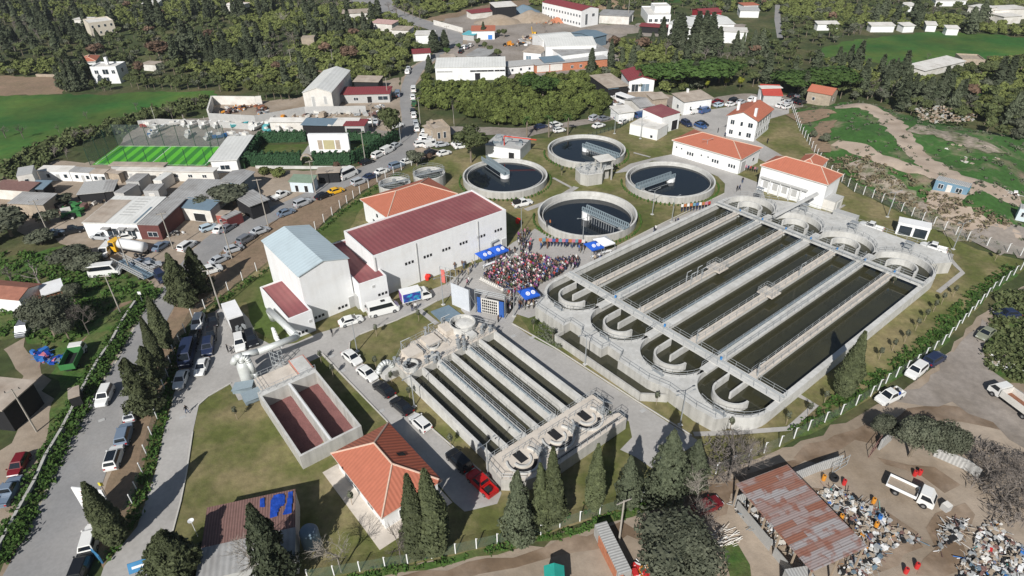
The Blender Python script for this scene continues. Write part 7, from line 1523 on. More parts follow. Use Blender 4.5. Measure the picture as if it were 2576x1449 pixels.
hedge('conifer hedge behind the stage wall, left part',[(655,358),(772,355)],1.5,3.2); hedge('conifer hedge behind the stage wall, right part',[(876,358),(960,362)],1.5,3.2); hedge('conifer hedge along the club house side of the garden',[(612,425),(655,362)],1.5,3)
c=P(*g(11,525,225)); q=MB(m_beige); q.arcwall(0,0,1.5,.35,0,math.pi,-.4,.4,14); me=q.mesh('arch'); o=bpy.data.objects.new('garden_arch',me); COL.objects.link(o); o.location=(c[0],c[1],2); o.rotation_euler=(math.pi/2,0,0); tag(o,'beige stone arch opening in the tall garden hedge','arch')
q=MB(m_beige)
for s in(-1.5,1.5): q.cbox(s,-2+1,-.4,.35,2,.8)
# --- background trees from the photograph
_tc={}
def TB(kind,lab,lst,rc,wf=1.0,lod=1,hh=None):
    for k,(x,y,ty) in enumerate(lst):
        n=len(lst); l=lab if n==1 else f"{lab}, {['first','second','third','fourth','fifth','sixth','seventh','eighth','ninth','tenth','eleventh','twelfth','thirteenth'][k]} from the left"
        b=g(rc,x,y); p=P(*b); h=max(3,hpx(b,g(rc,x,ty))); tree(kind,p[0],p[1],h*(1.12 if kind=='cypress' else 1),l,lab,lod,wf*(1.2 if kind in('cypress','conifer') else 1)*(1+.2*math.sin(k*5)),k)
TB('cypress','dark cypress in the row behind the beige villa\'s grounds',[(40,700,480),(110,430,250),(180,450,280),(440,380,180),(490,410,200),(560,420,170),(640,450,250),(700,430,200),(770,440,230),(850,460,250),(930,550,300),(1020,480,300)],0,1.3)
TB('cypress','tall cypress in the pair right of the beige villa',[(1560,280,0),(1650,310,20)],0,1.4)
TB('conifer','massive dark conifer behind the rust-brown tree',[(1920,650,190)],0,.9)
TB('cypress','tall dark tree in the screen above the long hedge',[(2110,650,480),(2160,655,470),(2220,650,440),(2290,655,470),(2350,650,450),(2410,660,480),(2470,640,400),(2530,650,420)],0,1.7)
TB('conifer','dark conifer in the clump left of the white villa',[(640,900,640),(720,920,600),(790,920,620),(860,900,640),(600,620,470)],0,.9)
TB('broad','dark green tree in the belt above the green field',[(960,910,790),(1040,920,800),(1120,915,790),(1330,880,720),(1400,900,740),(1480,900,760),(1560,905,750),(1640,900,760),(1730,900,740),(1820,905,760),(1900,900,750),(2000,900,750),(2080,895,760)],0,.9)
TB('rust','large rust-brown tree above the belt',[(1620,620,370)],0,1.5)
TB('rust','large rust-brown tree beside the orchard',[(960,670,440)],1,1.25)
TB('rust','smaller rust-brown tree behind the white warehouse',[(220,740,610)],1,1.4)
TB('pale','pale grey bare tree in the upper left orchard',[(290,270,90)],1,1.4)
TB('bare','grey bare tree in the dark clump left of the warehouse',[(270,540,400),(60,850,720)],1,1.3)
TB('conifer','black-green tree in the big clump above the orchard',[(620,390,190),(690,395,180),(750,380,180),(810,370,200),(870,360,190),(940,355,180),(1010,350,190),(1100,360,120),(1170,320,200)],1,1.0)
TB('conifer','black-green tree in the clump at the orchard\'s left edge',[(20,620,400),(90,640,420),(150,640,430),(210,620,470),(40,720,560)],1,1.1)
TB('broad','green tree left of the white warehouse gable',[(40,1010,830),(110,1000,820),(190,1000,830),(260,1010,840),(340,1010,850),(420,960,830)],1,.95)
TB('cypress','dark cypress by the upper road with rounded top',[(1800,530,330),(1900,500,320)],1,2.2)
TB('cypress','single cypress at the left corner of the long white hall',[(1745,740,575)],1,1.6)
TB('cypress','single cypress by the blue awning workshop',[(2290,390,240)],1,1.2)
TB('pine','rounded green tree at the upper junction',[(1925,570,470),(2040,520,430)],1,.8)
TB('broad','dense clipped green tree along the cluster of factory yards',[(2230,480,370),(2300,520,410),(2360,570,440),(2430,600,480),(2440,370,290),(2500,380,280)],1,1.0)
TB('broad','small tree screening the workshop at the road',[(1350,850-70,660),(1460,750,660),(1500,640,540),(1300,690,590)],1,1.0)
TB('bare','leafless tree along the upper road at the top',[(1420,180,20),(1500,170,0),(1580,190,30),(1650,200,60),(1340,120,10)],1,1.3)
TB('cypress','cypress in the screen before the white warehouses',[(1410,480,340),(1470,480,370),(1520,460,290),(1640,470,170),(1680,480,170),(1840,540,160),(1905,550,160),(1975,560,170),(2050,560,300)],2,1.5)
TB('conifer','broad dark conifer in the screen before the white warehouses',[(1270,480,280),(1700,560,320),(1800,560,330),(1880,560,300),(1990,565,250),(2240,560,310),(2300,565,330),(2420,570,300),(2500,570,290)],2,.8)
TB('cypress','slim cypress at the edge of the citrus grove',[(790,800,520),(990,700,430),(1100,690,500),(1205,700,480),(1275,915,750)],2,1.2)
TB('rust','brown leafless tree beside the big factory roof',[(1030,520,340),(880,660,590)],2,1.1)
TB('bare','bare tree before the umbrella pines',[(1540,610,380),(2230,780,600),(330,330,230)],2,1.0)
TB('pine','umbrella pine in the long flat-topped row',[(1430,870,640),(1560,880,620),(1700,880,600),(1840,870,590),(1970,850,580),(2080,830,590)],2,2.0)
TB('pine','umbrella pine standing in the citrus grove',[(210,940,750),(310,1010,770),(410,930,790)],2,1.7)
TB('pine','large umbrella pine near the stone cottage',[(300,950,700),(640,960,665)],3,2.5)
TB('mimosa','yellow-green mimosa tree among the scrub',[(1950,900,790),(2150,880,760),(2290,900,760)],2,.9)
TB('bare','grey leafless tree below the meadow',[(930,960,700),(1600,600,520),(1650,160,30),(2180,300,180),(1980,1140,1000),(2150,1150,1030),(2250,1120,1020)],3,1.3)
TB('conifer','dark conifer on the slope right of the umbrella pines',[(1160,830,600),(1240,830,580),(1340,1000,650),(1480,1040,800),(1560,1080,760),(1680,1080,750),(1830,1160,800),(2400,1270,900),(2500,1280,880),(2560,1240,900)],3,.9)
TB('conifer','large dark conifer among the far trees at top right',[(880,190,0),(1060,250,20),(1140,200,-40),(2020,340,60),(2130,270,0)],3,1.0)
TB('olive','greyish tree beside the mound fence',[(560,1449,1330),(450,1400,1320),(1000,1000,870),(1130,1000,860)],3,1.2)
TB('broad','dense green tree in the grove right of the collapsed shed',[(1880,800,640),(2000,790,600),(2120,800,600),(2250,800,590),(2400,770,560),(2520,760,520)],3,1.2)
TB('bare','grey bare bush in the green field',[(880,1200,1100),(1380,1120,1010),(600,1340,1250),(1740,1200,1050),(1980,1080,960)],0,1.2)
TB('broad','dark round bush at the edge of the green field',[(1090,1300,1210),(1230,1310,1190),(1480,1240,1120),(1620,1230,1100),(1850,1190,1040)],0,1.3)
TB('bare','grey-brown leafless tree at the pitch\'s left netting',[(60,1390,1240),(240,1400,1230),(780,1449,1290),(900,1400,1280)],0,1.4)
TB('bare','grey bare tree left of the pitch netting',[(560,140,0),(680,150,20)],10,1.3)
# --- scattered orchards and woodland, nearest 290 of a kind as things, the far rest as one mass
AV=[]
for o in list(COL.objects):
    if o.get('kind')=='structure' and o.type=='MESH' and o.name.split('.')[0] in('road','industrial_yard','workshop_yard','boat_yard','hut_yard','meadow','far_meadow','grass_field','ploughed_field','side_road','bare_slope','entrance_parking','garden_lawn','stage_paving','roof_yard','forecourt'):
        vs=o.data.vertices; 
        bm=None
        AV.append(o)
import mathutils
from mathutils.bvhtree import BVHTree
trees_=[BVHTree.FromPolygons([v.co[:] for v in o.data.vertices],[tuple(p.vertices) for p in o.data.polygons]) for o in AV]
BB=[(min(v.co.x for v in o.data.vertices),max(v.co.x for v in o.data.vertices),min(v.co.y for v in o.data.vertices),max(v.co.y for v in o.data.vertices)) for o in AV]
def blocked(x,y,pad=2.5):
    for t,b in zip(trees_,BB):
        if b[0]<=x<=b[1] and b[2]<=y<=b[3] and t.ray_cast(Vector((x,y,50)),Vector((0,0,-1)))[0] is not None: return True
    for (cx,cy,c,s,L,D) in FOOT:
        dx,dy=x-cx,y-cy; u=dx*c+dy*s; v=-dx*s+dy*c
        if -pad<u<L+pad and -pad<v<D+pad: return True
        # keep a corridor in front of facades so they stay visible
        if -pad<u<L+pad and -9<v<0: return True
    return False
FOOT=[]
for o in COL.objects:
    if o.type=='EMPTY' and o.get('category') and any(c.name.startswith('wall') and not c.name.startswith('wall_') for c in o.children):
        w_=[c for c in o.children if c.name.split('.')[0]=='wall'][0]; xs=[v.co.x for v in w_.data.vertices]; ys=[v.co.y for v in w_.data.vertices]
        a=o.rotation_euler[2]; FOOT.append((o.location.x,o.location.y,math.cos(a),math.sin(a),max(xs),max(ys)))
REQ={}
def want(kind,px,sp,hr,lab,seed,prob=1.0,wf=1.0,jitter=.25,zone=None):
    r=rng(seed)
    for x,y in scatter(wpoly(px),sp,seed,jitter):
        if r.random()>prob or (zone and not zone(x,y)) or blocked(x,y): continue
        REQ.setdefault(kind,[]).append((math.hypot(x,y),x,y,r.uniform(*hr),lab,wf))
GROVE=[(1066,200),(1100,197),(1290,190),(1480,172),(1515,190),(1500,210),(1545,270),(1482,300),(1430,322),(1330,326),(1240,320),(1215,300),(1150,296),(1130,285),(1062,282),(1056,240)]
want('citrus',GROVE,4.5,(3.4,4.8),'rounded olive-green citrus tree in the dense grove behind the round tanks',1,1,1.15)
ORC=[[(736,112),(800,95),(1050,92),(1075,110),(1040,135),(1030,150),(930,160),(800,170),(735,165)],[(650,60),(720,15),(930,25),(915,70),(740,72)],[(2440,165),(2600,150),(2600,240),(2540,240),(2440,200)]]
for i,o_ in enumerate(ORC): want('citrus',o_,5.0,(3.4,4.6),['citrus tree planted in rows in the orchard left of the upper road','dark green citrus tree in the far upper-left orchard','citrus tree in the orchard at the right edge'][i],10+i,1,1.15,.12)
WEST=[(-260,60),(-260,-40),(900,-40),(960,40),(1030,62),(1060,90),(1060,140),(1000,190),(760,235),(540,230),(150,232),(160,195),(-20,190),(-260,185)]
EAST=[(1560,320),(1500,165),(1560,110),(1980,95),(2060,160),(2250,175),(2400,170),(2640,140),(2640,400),(2420,325),(2290,292),(2200,262),(2100,255),(2000,265),(1990,232),(1850,215),(1700,235)]
NORTH=[(1960,95),(1940,-40),(2900,-60),(2900,130),(2600,100),(2360,75),(2200,85),(2060,118)]
TOP=[(900,-40),(1050,55),(1240,5),(1600,40),(1950,30),(1950,-60)]
FARB=[(-500,-30),(3000,-80),(3200,-170),(-800,-120)]
for nm,px,sd in(('west',WEST,20),('east',EAST,30),('north',NORTH,40),('top',TOP,50)):
    wd={'west':'in the far woodland at upper left','east':'in the scrub woodland at right behind the plant','north':'in the far woods at the top right','top':'in the fields beyond the factories at the top'}[nm]
    n1=lambda x,y:mn.noise(Vector((x*.014,y*.014,5))); n2=lambda x,y:mn.noise(Vector((x*.018,y*.018,11))); n3=lambda x,y:mn.noise(Vector((x*.02,y*.02,21)))
    want('citrus',px,5.0,(2.8,4.2),'low olive-green tree '+wd,sd+1,.95,1.25,.16,lambda x,y:n1(x,y)>0)
    want('broad',px,7.2,(3.5,6.5),'mid-green bushy tree '+wd,sd,.8,1.15,.45,lambda x,y:n1(x,y)<.03 and n2(x,y)<.18)
    want('bare',px,7,(4,7),'grey leafless tree '+wd,sd+2,.8,1.25,.45,lambda x,y:n1(x,y)<.1 and n2(x,y)>.1)
    want('cypress',px,9,(8,12.5),'dark slim cypress '+wd,sd+3,.7,1.35,.45,lambda x,y:n3(x,y)>.16); want('rust',px,44,(5,8),'brownish winter tree '+wd,sd+4,.7,1.2,.45)
    want('olive',px,13,(3.5,5.5),'greyish round tree '+wd,sd+5,.6,1.2,.45)
want('broad',FARB,16,(5,8),'tree in the woodland belt past the last fields',60,.9,1.5,.4)
want('citrus',[(1545,232),(1640,225),(1700,245),(1690,262),(1600,260)],6,(2,3.5),'shrubby green tree among the sheds above the gate',70,.5,1.2)
want('olive',[(-60,540),(60,540),(90,600),(180,620),(60,640),(-60,640)],6,(4,6),'dark olive tree at the left edge beside the barn',71,.8,1.1)
want('broad',[(2040,250),(2200,250),(2330,285),(2500,320),(2600,340),(2600,250),(2300,230),(2100,225)],6,(3,6),'green bush at the foot of the dark conifers above the mound',72,.7,1.3)
want('bush',[(1600,300),(1690,280),(1560,312)],3,(1,2),'low green shrub beside the parking strip',73,.6)
def merge_far(name,kind,rows,lab):
    V=[];F=[];MI=[];o=0
    for (d,x,y,h,l,wf) in rows:
        r=rng(int(x*13+y*7)); me=tmpl(kind,0,r.randrange(6)); n=len(me.vertices); co=np.empty(n*3,dtype=np.float32); me.vertices.foreach_get('co',co); co=co.reshape(-1,3)
        s=h/HT[kind]; a=r.uniform(0,6.28); c,s_=math.cos(a),math.sin(a); q=np.stack([(co[:,0]*c-co[:,1]*s_)*s*wf+x,(co[:,0]*s_+co[:,1]*c)*s*wf+y,co[:,2]*s],1)
        V.append(q); F+=[tuple(i+o for i in p.vertices) for p in me.polygons]; MI+=[p.material_index for p in me.polygons]; o+=n
    m=bpy.data.meshes.new(name); m.from_pydata(np.concatenate(V).tolist(),[],F)
    for q in tmpl(kind,0,0).materials: m.materials.append(q)
    m.polygons.foreach_set('material_index',MI); ob=bpy.data.objects.new(name,m); COL.objects.link(ob); tag(ob,lab,None,None,'stuff')
for kind,rows in REQ.items():
    rows.sort(); lim=280
    for q in rows[:lim]: tree(kind,q[1],q[2],q[3],q[4],q[4],1 if q[0]<210 else 0,q[5],matover=m_grv if 'dense grove' in q[4] else None)
    if len(rows)>lim: merge_far('distant_'+NMT[kind]+'s',kind,rows[lim:],{'citrus':'mass of small orchard and scrub trees filling the far groves','broad':'mass of green woodland trees in the far distance'}.get(kind,'mass of far '+CATT[kind]+'s'))
    print('TREES',kind,len(rows))
# ================= PEOPLE =================
m_skin=mat('skin',(.45,.27,.19),.6,.1,4); m_hair=mat('dark_hair',(.025,.018,.014),.8,.1,8)
CL={}
def cloth(k):
    c=dict(black=(.02,.02,.024),navy=(.025,.035,.09),grey=(.14,.14,.15),red=(.36,.04,.04),pink=(.46,.18,.24),blue=(.06,.12,.30),white=(.62,.61,.60),brown=(.14,.08,.055),beige=(.38,.31,.23),green=(.07,.12,.05),orange=(.42,.15,.06),purple=(.20,.06,.20),teal=(.12,.27,.34),denim=(.06,.09,.16),khaki=(.2,.18,.12))[k]
    if k not in CL: CL[k]=mat('cloth_'+k,c,.85,.15,5)
    return CL[k]
def body(pose,seed):
    r=rng(seed); sit=pose=='sit'; hip=.92 if not sit else .50; V=[];E=[];R=[]
    def add(p,rad,par):
        V.append(p);R.append(rad)
        if par is not None: E.append((par,len(V)-1))
        return len(V)-1
    pel=add((0,0,hip),.155,None); wa=add((0,.01,hip+.2),.14,pel); ch=add((0,.0,hip+.42),.165,wa); nk=add((0,0,hip+.56),.062,ch); hd=add((.02,0,hip+.68),.10,nk); tp=add((.02,0,hip+.79),.085,hd)
    st={'stand':0,'walk':.26,'sit':0,'raise':.05,'talk':.05}[pose]
    for s in(-1,1):
        sh=add((0,s*.19,hip+.47),.075,ch)
        if pose=='raise' and s==1: el=add((.16,s*.30,hip+.62),.045,sh); ha=add((.2,s*.26,hip+.88),.036,el); add((.22,s*.26,hip+.97),.035,ha)
        elif pose=='talk' or sit: el=add((.06,s*.25,hip+.22),.047,sh); ha=add((.29,s*.16,hip+.20),.036,el); add((.37,s*.13,hip+.22),.035,ha)
        else: el=add((-.02+s*st*.4,s*.25,hip+.2),.047,sh); ha=add((.05+s*st*.7,s*.27,hip-.04),.035,el); add((.07+s*st*.7,s*.27,hip-.13),.034,ha)
        th=add((0,s*.10,hip-.05),.10,pel)
        if sit: kn=add((.44,s*.13,.50),.07,th); an=add((.44,s*.13,.08),.048,kn); add((.60,s*.14,.05),.045,an)
        else: kn=add((s*st*.5+.02,s*.11,.48),.068,th); an=add((s*st-(.05 if s<0 and st>.1 else 0),s*.11,.08),.048,kn); add((s*st+.16,s*.12,.045),.045,an)
    me=bpy.data.meshes.new('b'); me.from_pydata(V,E,[]); o=bpy.data.objects.new('b',me); COL.objects.link(o)
    md=o.modifiers.new('s','SKIN'); 
    if not me.skin_vertices: pass
    for i,sv in enumerate(me.skin_vertices[0].data): sv.radius=(R[i],R[i]); sv.use_root=(i==0)
    su=o.modifiers.new('u','SUBSURF'); su.levels=1; su.render_levels=1
    dg=bpy.context.evaluated_depsgraph_get(); dg.update(); m2=bpy.data.meshes.new_from_object(o.evaluated_get(dg)); bpy.data.objects.remove(o); 
    m2.materials.clear()
    for m in(m_skin,cloth('black'),cloth('navy'),m_hair,m_black): m2.materials.append(m)
    hz=hip+.60
    for p in m2.polygons:
        c=p.center; k=1
        if c.z>hz: k=3 if (c.z>hip+.72 or c.x<-.01) else 0
        elif c.z<.10: k=4
        elif sit and (c.x>.2 and c.z<hip+.09) : k=2
        elif (not sit) and c.z<hip+.0 and abs(c.y)<.215: k=2
        elif sit and c.z<.40: k=2
        elif (pose=='raise' and c.z>hip+.85) or (pose in('stand','walk') and abs(c.y)>.215 and c.z<hip-.06) or ((pose=='talk' or sit) and c.x>.32 and c.z>hip+.1): k=0
        p.material_index=k; p.use_smooth=True
    m2.name='person_'+pose; return m2
PM={}
def person(pose,x,y,rz,top,bot,lab,group=None,z=.12,flag=None,hair=None):
    if pose not in PM: PM[pose]=body(pose,3)
    o=link('person',PM[pose],None,(x,y,z),rz); s=.96+.08*((int(x*100)%10)/10); o.scale=(s,s,s); tag(o,lab,'person',group)
    for i,c in((1,top),(2,bot)): o.material_slots[i].link='OBJECT'; o.material_slots[i].material=cloth(c)
    if hair: o.material_slots[3].link='OBJECT'; o.material_slots[3].material=cloth(hair)
    return o
rp=rng(77)
TOPS=['black']*11+['navy']*6+['grey']*4+['red']+['pink']*2+['blue']*1+['white']*2+['brown']*4+['beige']*1+['green','purple','purple','khaki','denim']
BOTS=['black','navy','denim','grey','brown','black','khaki']
HAIRS=[None]*7+['brown','brown','grey','white','navy','purple']
# seated audience facing the stage (towards -x,-y)
a=Vector(P(*(1400*.805+490/4.529*.805,680*.805+860/4.529*.805))[:2])
def z5(x,y,z=0): return P((1400+x/4.529)*.805,(680+y/4.529)*.805,z)
AUD=[z5(*p)[:2] for p in [(490,870),(620,720),(900,640),(1130,540),(1300,560),(1480,620),(1680,600),(1700,760),(1560,840),(1300,960),(1240,1090),(1040,1110),(860,1110),(640,960)]]
st=Vector(z5(420,1130)[:2]); cen=Vector(z5(1150,800)[:2]); dirn=(st-cen).normalized(); face=math.atan2(dirn.y,dirn.x)
chairm=MB(m_offwhite); chairm.box(-.22,-.22,.42,.22,.22,.46).box(-.25,-.22,.46,-.2,.22,.88)
for sx in(-.2,.17):
    for sy in(-.2,.17): chairm.box(sx,sy,0,sx+.03,sy+.03,.42)
chm=chairm.mesh('folding_chair'); seats=[]
px_,py_=dirn.x,dirn.y
lx=max(abs(p[0]-cen.x)+abs(p[1]-cen.y) for p in AUD)
i=-40
while i<40:
    j=-40
    while j<40:
        p=cen-dirn*(i*.80)+Vector((-dirn.y,dirn.x))*(j*.56)
        if inpoly(p.x,p.y,AUD): seats.append((i,(p-st).length,p.x+rp.uniform(-.08,.08),p.y+rp.uniform(-.08,.08)))
        j+=1
    i+=1
seats.sort(key=lambda s:s[1]); print('SEATS',len(seats))
LA='seated spectator in the packed rows on the plaza between hall and aeration basin'
stuff=[]
cam2=lambda s:math.hypot(s[2],s[3])
order=sorted(seats,key=cam2)
pick=set(id(s) for s in order[:170])
for s in seats:
    t,b=rp.choice(TOPS),rp.choice(BOTS); f=face+rp.uniform(-.3,.3)
    if id(s) in pick: 
        LT={'black':'dark','navy':'dark','grey':'grey','denim':'dark','brown':'brown'}.get(t,t)
        person('sit' if rp.random()<.86 else 'talk',s[2],s[3],f,t,b,f'spectator in {LT} clothes in the packed rows on the plaza',f'spectators in {LT} clothes in the packed rows',hair=rp.choice(HAIRS))
    else: stuff.append((s[2],s[3],f,t,b))
for s in seats[:26]: o=link('folding_chair',chm,None,(s[2]-.1*math.cos(face),s[3],.12),face); tag(o,'white folding chair in the front rows of the audience','chair','folding chairs under the audience')
k=0
for s in seats[:0]: pass
# front row of empty chairs
for j in range(14):
    p=Vector(z5(500+j*27,890+j*13.5)[:2])+dirn*.7; o=link('folding_chair',chm,None,(p.x,p.y,.12),face+math.pi*0); tag(o,'empty white chair in the front line before the audience','chair','empty front chairs')
# hand flags held over the audience (small pink-red paper flags)
fl=MB(mat('red_paper_flag',(.6,.16,.22),.7,.2,3),m_white); rf=rng(9)
for s in seats:
    if rf.random()<.22:
        x,y,z=s[2]+rf.uniform(-.2,.2),s[3]+rf.uniform(-.2,.2),1.45+rf.uniform(0,.5); an=rf.uniform(0,6.28); c,d=math.cos(an)*.3,math.sin(an)*.3
        fl.mi(fl.mats[0 if rf.random()<.6 else 1]); fl.add([(x,y,z),(x+c,y+d,z+.05),(x+c,y+d,z+.26),(x,y,z+.22)],[(0,1,2,3)]); fl.mi(fl.mats[1]).add([(x-.01,y,z-.4),(x+.01,y,z-.4),(x+.01,y,z+.24),(x-.01,y,z+.24)],[(0,1,2,3)])
tag(fl.build('paper_flags'),'many small red and white paper flags waved over the audience',kind='stuff')
# standing groups
def grp(n,poly,lab,pose=None,tops=None,grp_=None,face_=None,to=None,mind=.55):
    pts=[z5(*p)[:2] for p in poly] if to is None else [to(*p)[:2] for p in poly]; xs=[p[0] for p in pts]; ys=[p[1] for p in pts]; got=[];tr=0
    while len(got)<n and tr<6000:
        tr+=1; x,y=rp.uniform(min(xs),max(xs)),rp.uniform(min(ys),max(ys))
        if inpoly(x,y,pts) and all(math.hypot(x-a,y-b)>mind for a,b in got): got.append((x,y))
    for i,(x,y) in enumerate(got):
        t=rp.choice(tops or TOPS); LT={'black':'dark','navy':'dark','denim':'dark'}.get(t,t)
        person(pose or rp.choice(['stand','talk','walk','stand','raise']),x,y,(face_ if face_ is not None else face)+rp.uniform(-.7,.7),t,rp.choice(BOTS),f'standing person in {LT} clothes {lab}',f'people in {LT} standing {lab}',hair=rp.choice(HAIRS))
grp(10,[(60,730),(200,700),(360,640),(420,760),(260,860),(120,830)],'at the left end of the plaza by the hall wall')
grp(16,[(420,640),(640,640),(800,560),(900,440),(960,500),(860,700),(560,720)],'around the long blue tent by the hall')
grp(30,[(960,240),(1180,220),(1200,330),(1150,520),(1040,560),(980,420)],'on the paved corner between hall and lowest round tank')
grp(5,[(1290,400),(1420,360),(1450,460),(1300,460)],'on the paved walk behind the audience')
grp(12,[(1480,380),(1640,380),(1850,400),(1960,420),(1900,520),(1760,480)],'behind the standard bearers below the lowest round tank')
grp(18,[(1720,600),(1840,620),(1850,720),(1760,760),(1700,680)],'at the audience\'s right side near the basin walkway')
grp(12,[(1020,1240),(1200,1220),(1230,1290),(1000,1310)],'under the single blue tent by the basin corner')
grp(7,[(830,1120),(980,1130),(960,1300),(840,1400),(780,1360)],'beside the right end of the video wall')
grp(3,[(100,900),(300,940),(280,1010),(160,980)],'on the bare paving before the stage')
grp(5,[(1980,590),(2174,560),(2174,640),(2000,650)],'under the white and blue tents by the basin')
# row with coloured boards below the round tank
BC=['orange','teal','orange','pink','blue','red','teal','pink','blue','orange','pink','teal','red','white']
for i in range(14):
    x,y=1325+i*46,405+i*1.5
    p=z5(x,y); person('raise',p[0],p[1],face,'black','navy','person in dark clothes holding a tall coloured board below the lowest round tank','standard bearers below the lowest round tank')
    c=BC[i]; q=MB(cloth(c)); q.cbox(0,0,1.2,.75,.06,.85); q.mi(m_wood).cbox(0,0,.7,.05,.05,.4); o=q.build('held_board'); o.location=(p[0]-.25,p[1]-.35,.4); o.rotation_euler=(.2,0,.1*((i%3)-1)); 
    nth=['first','second','third','fourth','fifth','sixth','seventh','eighth','ninth','tenth','eleventh','twelfth','thirteenth','fourteenth'][i]
    tag(o,f'{c} board held up, {nth} from the left in the row below the round tank','board','coloured boards in the row below the round tank')
for i in range(10):
    p=P(*g(12,1705+i*30,690-i*3)); person('stand',p[0],p[1],face,'black','navy','person in dark clothes in the flag row beside the path left of the large basin','flag row beside the basin path')
    c=['white','orange','white','orange','teal','blue','white','orange','pink','red'][i]; q=MB(cloth(c)); q.cbox(0,0,1.5,.6,.05,.75); q.mi(m_wood).cbox(.3,0,0,.05,.05,2.4); o=q.build('flag'); o.location=(p[0]-.1,p[1]-.3,.12)
    tag(o,f"{c} flag, {['first','second','third','fourth','fifth','sixth','seventh','eighth','ninth','tenth'][i]} from the left in the short row on the basin path lawn",'flag','flags in the short row')
# loose figures
for rc,x,y,po,t,b,l in [(20,1890,1265,'walk','black','denim','walking alone on the drive left of the wide lawn'),(20,2300,650,'talk','black','black','left of two at the white car near the box truck'),(20,2340,665,'talk','grey','black','right of two at the white car near the box truck'),(21,770,485,'walk','black','black','crossing the paving below the white sedan'),(21,1575,235,'stand','black','navy','beside the printed truck, left one'),(21,1610,225,'talk','white','black','in a white top beside the printed truck'),
 (12,1425,895,'walk','black','denim','walking on the path left of the large basin, left of two'),(12,1440,885,'walk','white','black','in white on the path left of the large basin'),(12,1640,815,'stand','black','black','standing alone near the basin wall, left'),(12,1665,810,'stand','navy','black','standing near the basin wall, right'),(12,2260,480,'walk','black','black','on the paving behind the large basin, left'),(12,2285,470,'walk','navy','black','on the paving behind the large basin, right'),(12,2315,400,'stand','black','denim','on the paving toward the orange-roofed hall'),(2,2070,1340,'stand','black','black','at the corner of the administration house'),(2,2140,1385,'walk','navy','black','walking before the administration house'),(3,-10,1449,'talk','black','black','at the gate behind the long building'),(21,2440,1400-1050,'stand','brown','black','behind the video wall on the paving')]:
    p=G(rc,x,y); person(po,p[0],p[1],rp.uniform(0,6.28),t,b,f'person in {t} clothes {l}')
p=G(12,385,820,2.0); person('raise',p[0],p[1],face,'orange','black','person in an orange top standing on the rim of the lowest round tank',z=1.9); p=G(12,350,830,2.0); person('stand',p[0],p[1],face,'black','black','person in dark clothes on the rim of the lowest round tank',z=1.9)
for i in range(8):
    p=P(*g(12,2110+i*17,235+(i%3)*9+i*2)); person('stand',p[0],p[1],-1.2,['white','red','pink','white'][i%4],'black',f"person in {['white','red','pink','white'][i%4]} before the long orange-roofed building",'people lined up before the long building')
for i in range(6):
    p=P(*g(12,2350+i*22,270+i*4)); person('stand',p[0],p[1],-1.2,['pink','navy','red','black','pink','grey'][i],'black','person in the small group at the end wall of the long orange-roofed building','group at the end of the long building')
def crowd(rows,name,lab):
    V=[];F=[];MI=[];mats=[m_skin,m_hair,m_black]+[cloth(c) for c in sorted(set(TOPS+BOTS))]; idx={c:3+i for i,c in enumerate(sorted(set(TOPS+BOTS)))}; o=0
    me=PM['sit']; n=len(me.vertices); co=np.empty(n*3,dtype=np.float32); me.vertices.foreach_get('co',co); co=co.reshape(-1,3); pf=[tuple(p.vertices) for p in me.polygons]; pm=[p.material_index for p in me.polygons]
    for x,y,f,t,b in rows:
        c,s=math.cos(f),math.sin(f); V.append(np.stack([co[:,0]*c-co[:,1]*s+x,co[:,0]*s+co[:,1]*c+y,co[:,2]+.12],1)); F+=[tuple(i+o for i in q) for q in pf]; o+=n
        mp={0:0,1:idx[t],2:idx[b],3:1 if rp.random()<.6 else idx[rp.choice(['brown','grey','white'])],4:2}; MI+=[mp[k] for k in pm]
    m=bpy.data.meshes.new(name); m.from_pydata(np.concatenate(V).tolist(),[],F)
    for q in mats: m.materials.append(q)
    m.polygons.foreach_set('material_index',MI); ob=bpy.data.objects.new(name,m); COL.objects.link(ob); tag(ob,lab,kind='stuff')
if stuff: crowd(stuff,'seated_crowd','rear mass of the seated audience on the plaza')
# ================= SCRAP, RUBBISH, LOOSE THINGS =================
def junk(name,lab,px,n,h,seed,cols,smin=.15,smax=.7,z=.03,planks=.3,al=None):
    poly=wpoly(px); xs=[p[0] for p in poly]; ys=[p[1] for p in poly]; r=rng(seed); q=MB(*cols); k=0;tr=0
    while k<n and tr<n*8:
        tr+=1; x,y=r.uniform(min(xs),max(xs)),r.uniform(min(ys),max(ys))
        if not inpoly(x,y,poly): continue
        k+=1; nn=min(15,len(cols)); q.mi(cols[int((mn.noise(Vector((x*.55,y*.55,seed*7)))*1.3+.5+r.gauss(0,.13))*nn)%nn] if r.random()<.9 else r.choice(cols)); hh=h*max(0,.4+mn.noise(Vector((x*.3,y*.3,seed))))
        if r.random()<planks:
            L=r.uniform(.4,1.7); a=(r.uniform(0,6.28) if al is None else al+r.gauss(0,.18)); p=Vector((x,y,z+hh*r.random())); d=Vector((math.cos(a),math.sin(a),r.uniform(-.05,.25)))*L; q.tube(p,p+d,r.uniform(.025,.06),4)
        else: 
            s=smin+(smax*1.25-smin)*r.random()**2.4; v0=len(q.v); q.cbox(x,y,0,s,s*r.uniform(.5,1.6),s*r.uniform(.2,.9),r.uniform(0,3))
            t=r.uniform(-.5,.5); zz=z+hh*r.random()
            for i in range(v0,len(q.v)): a,b,c=q.v[i]; q.v[i]=(a,b,c+zz+(a-x)*t)
    o=q.build(name); tag(o,lab,kind='stuff')
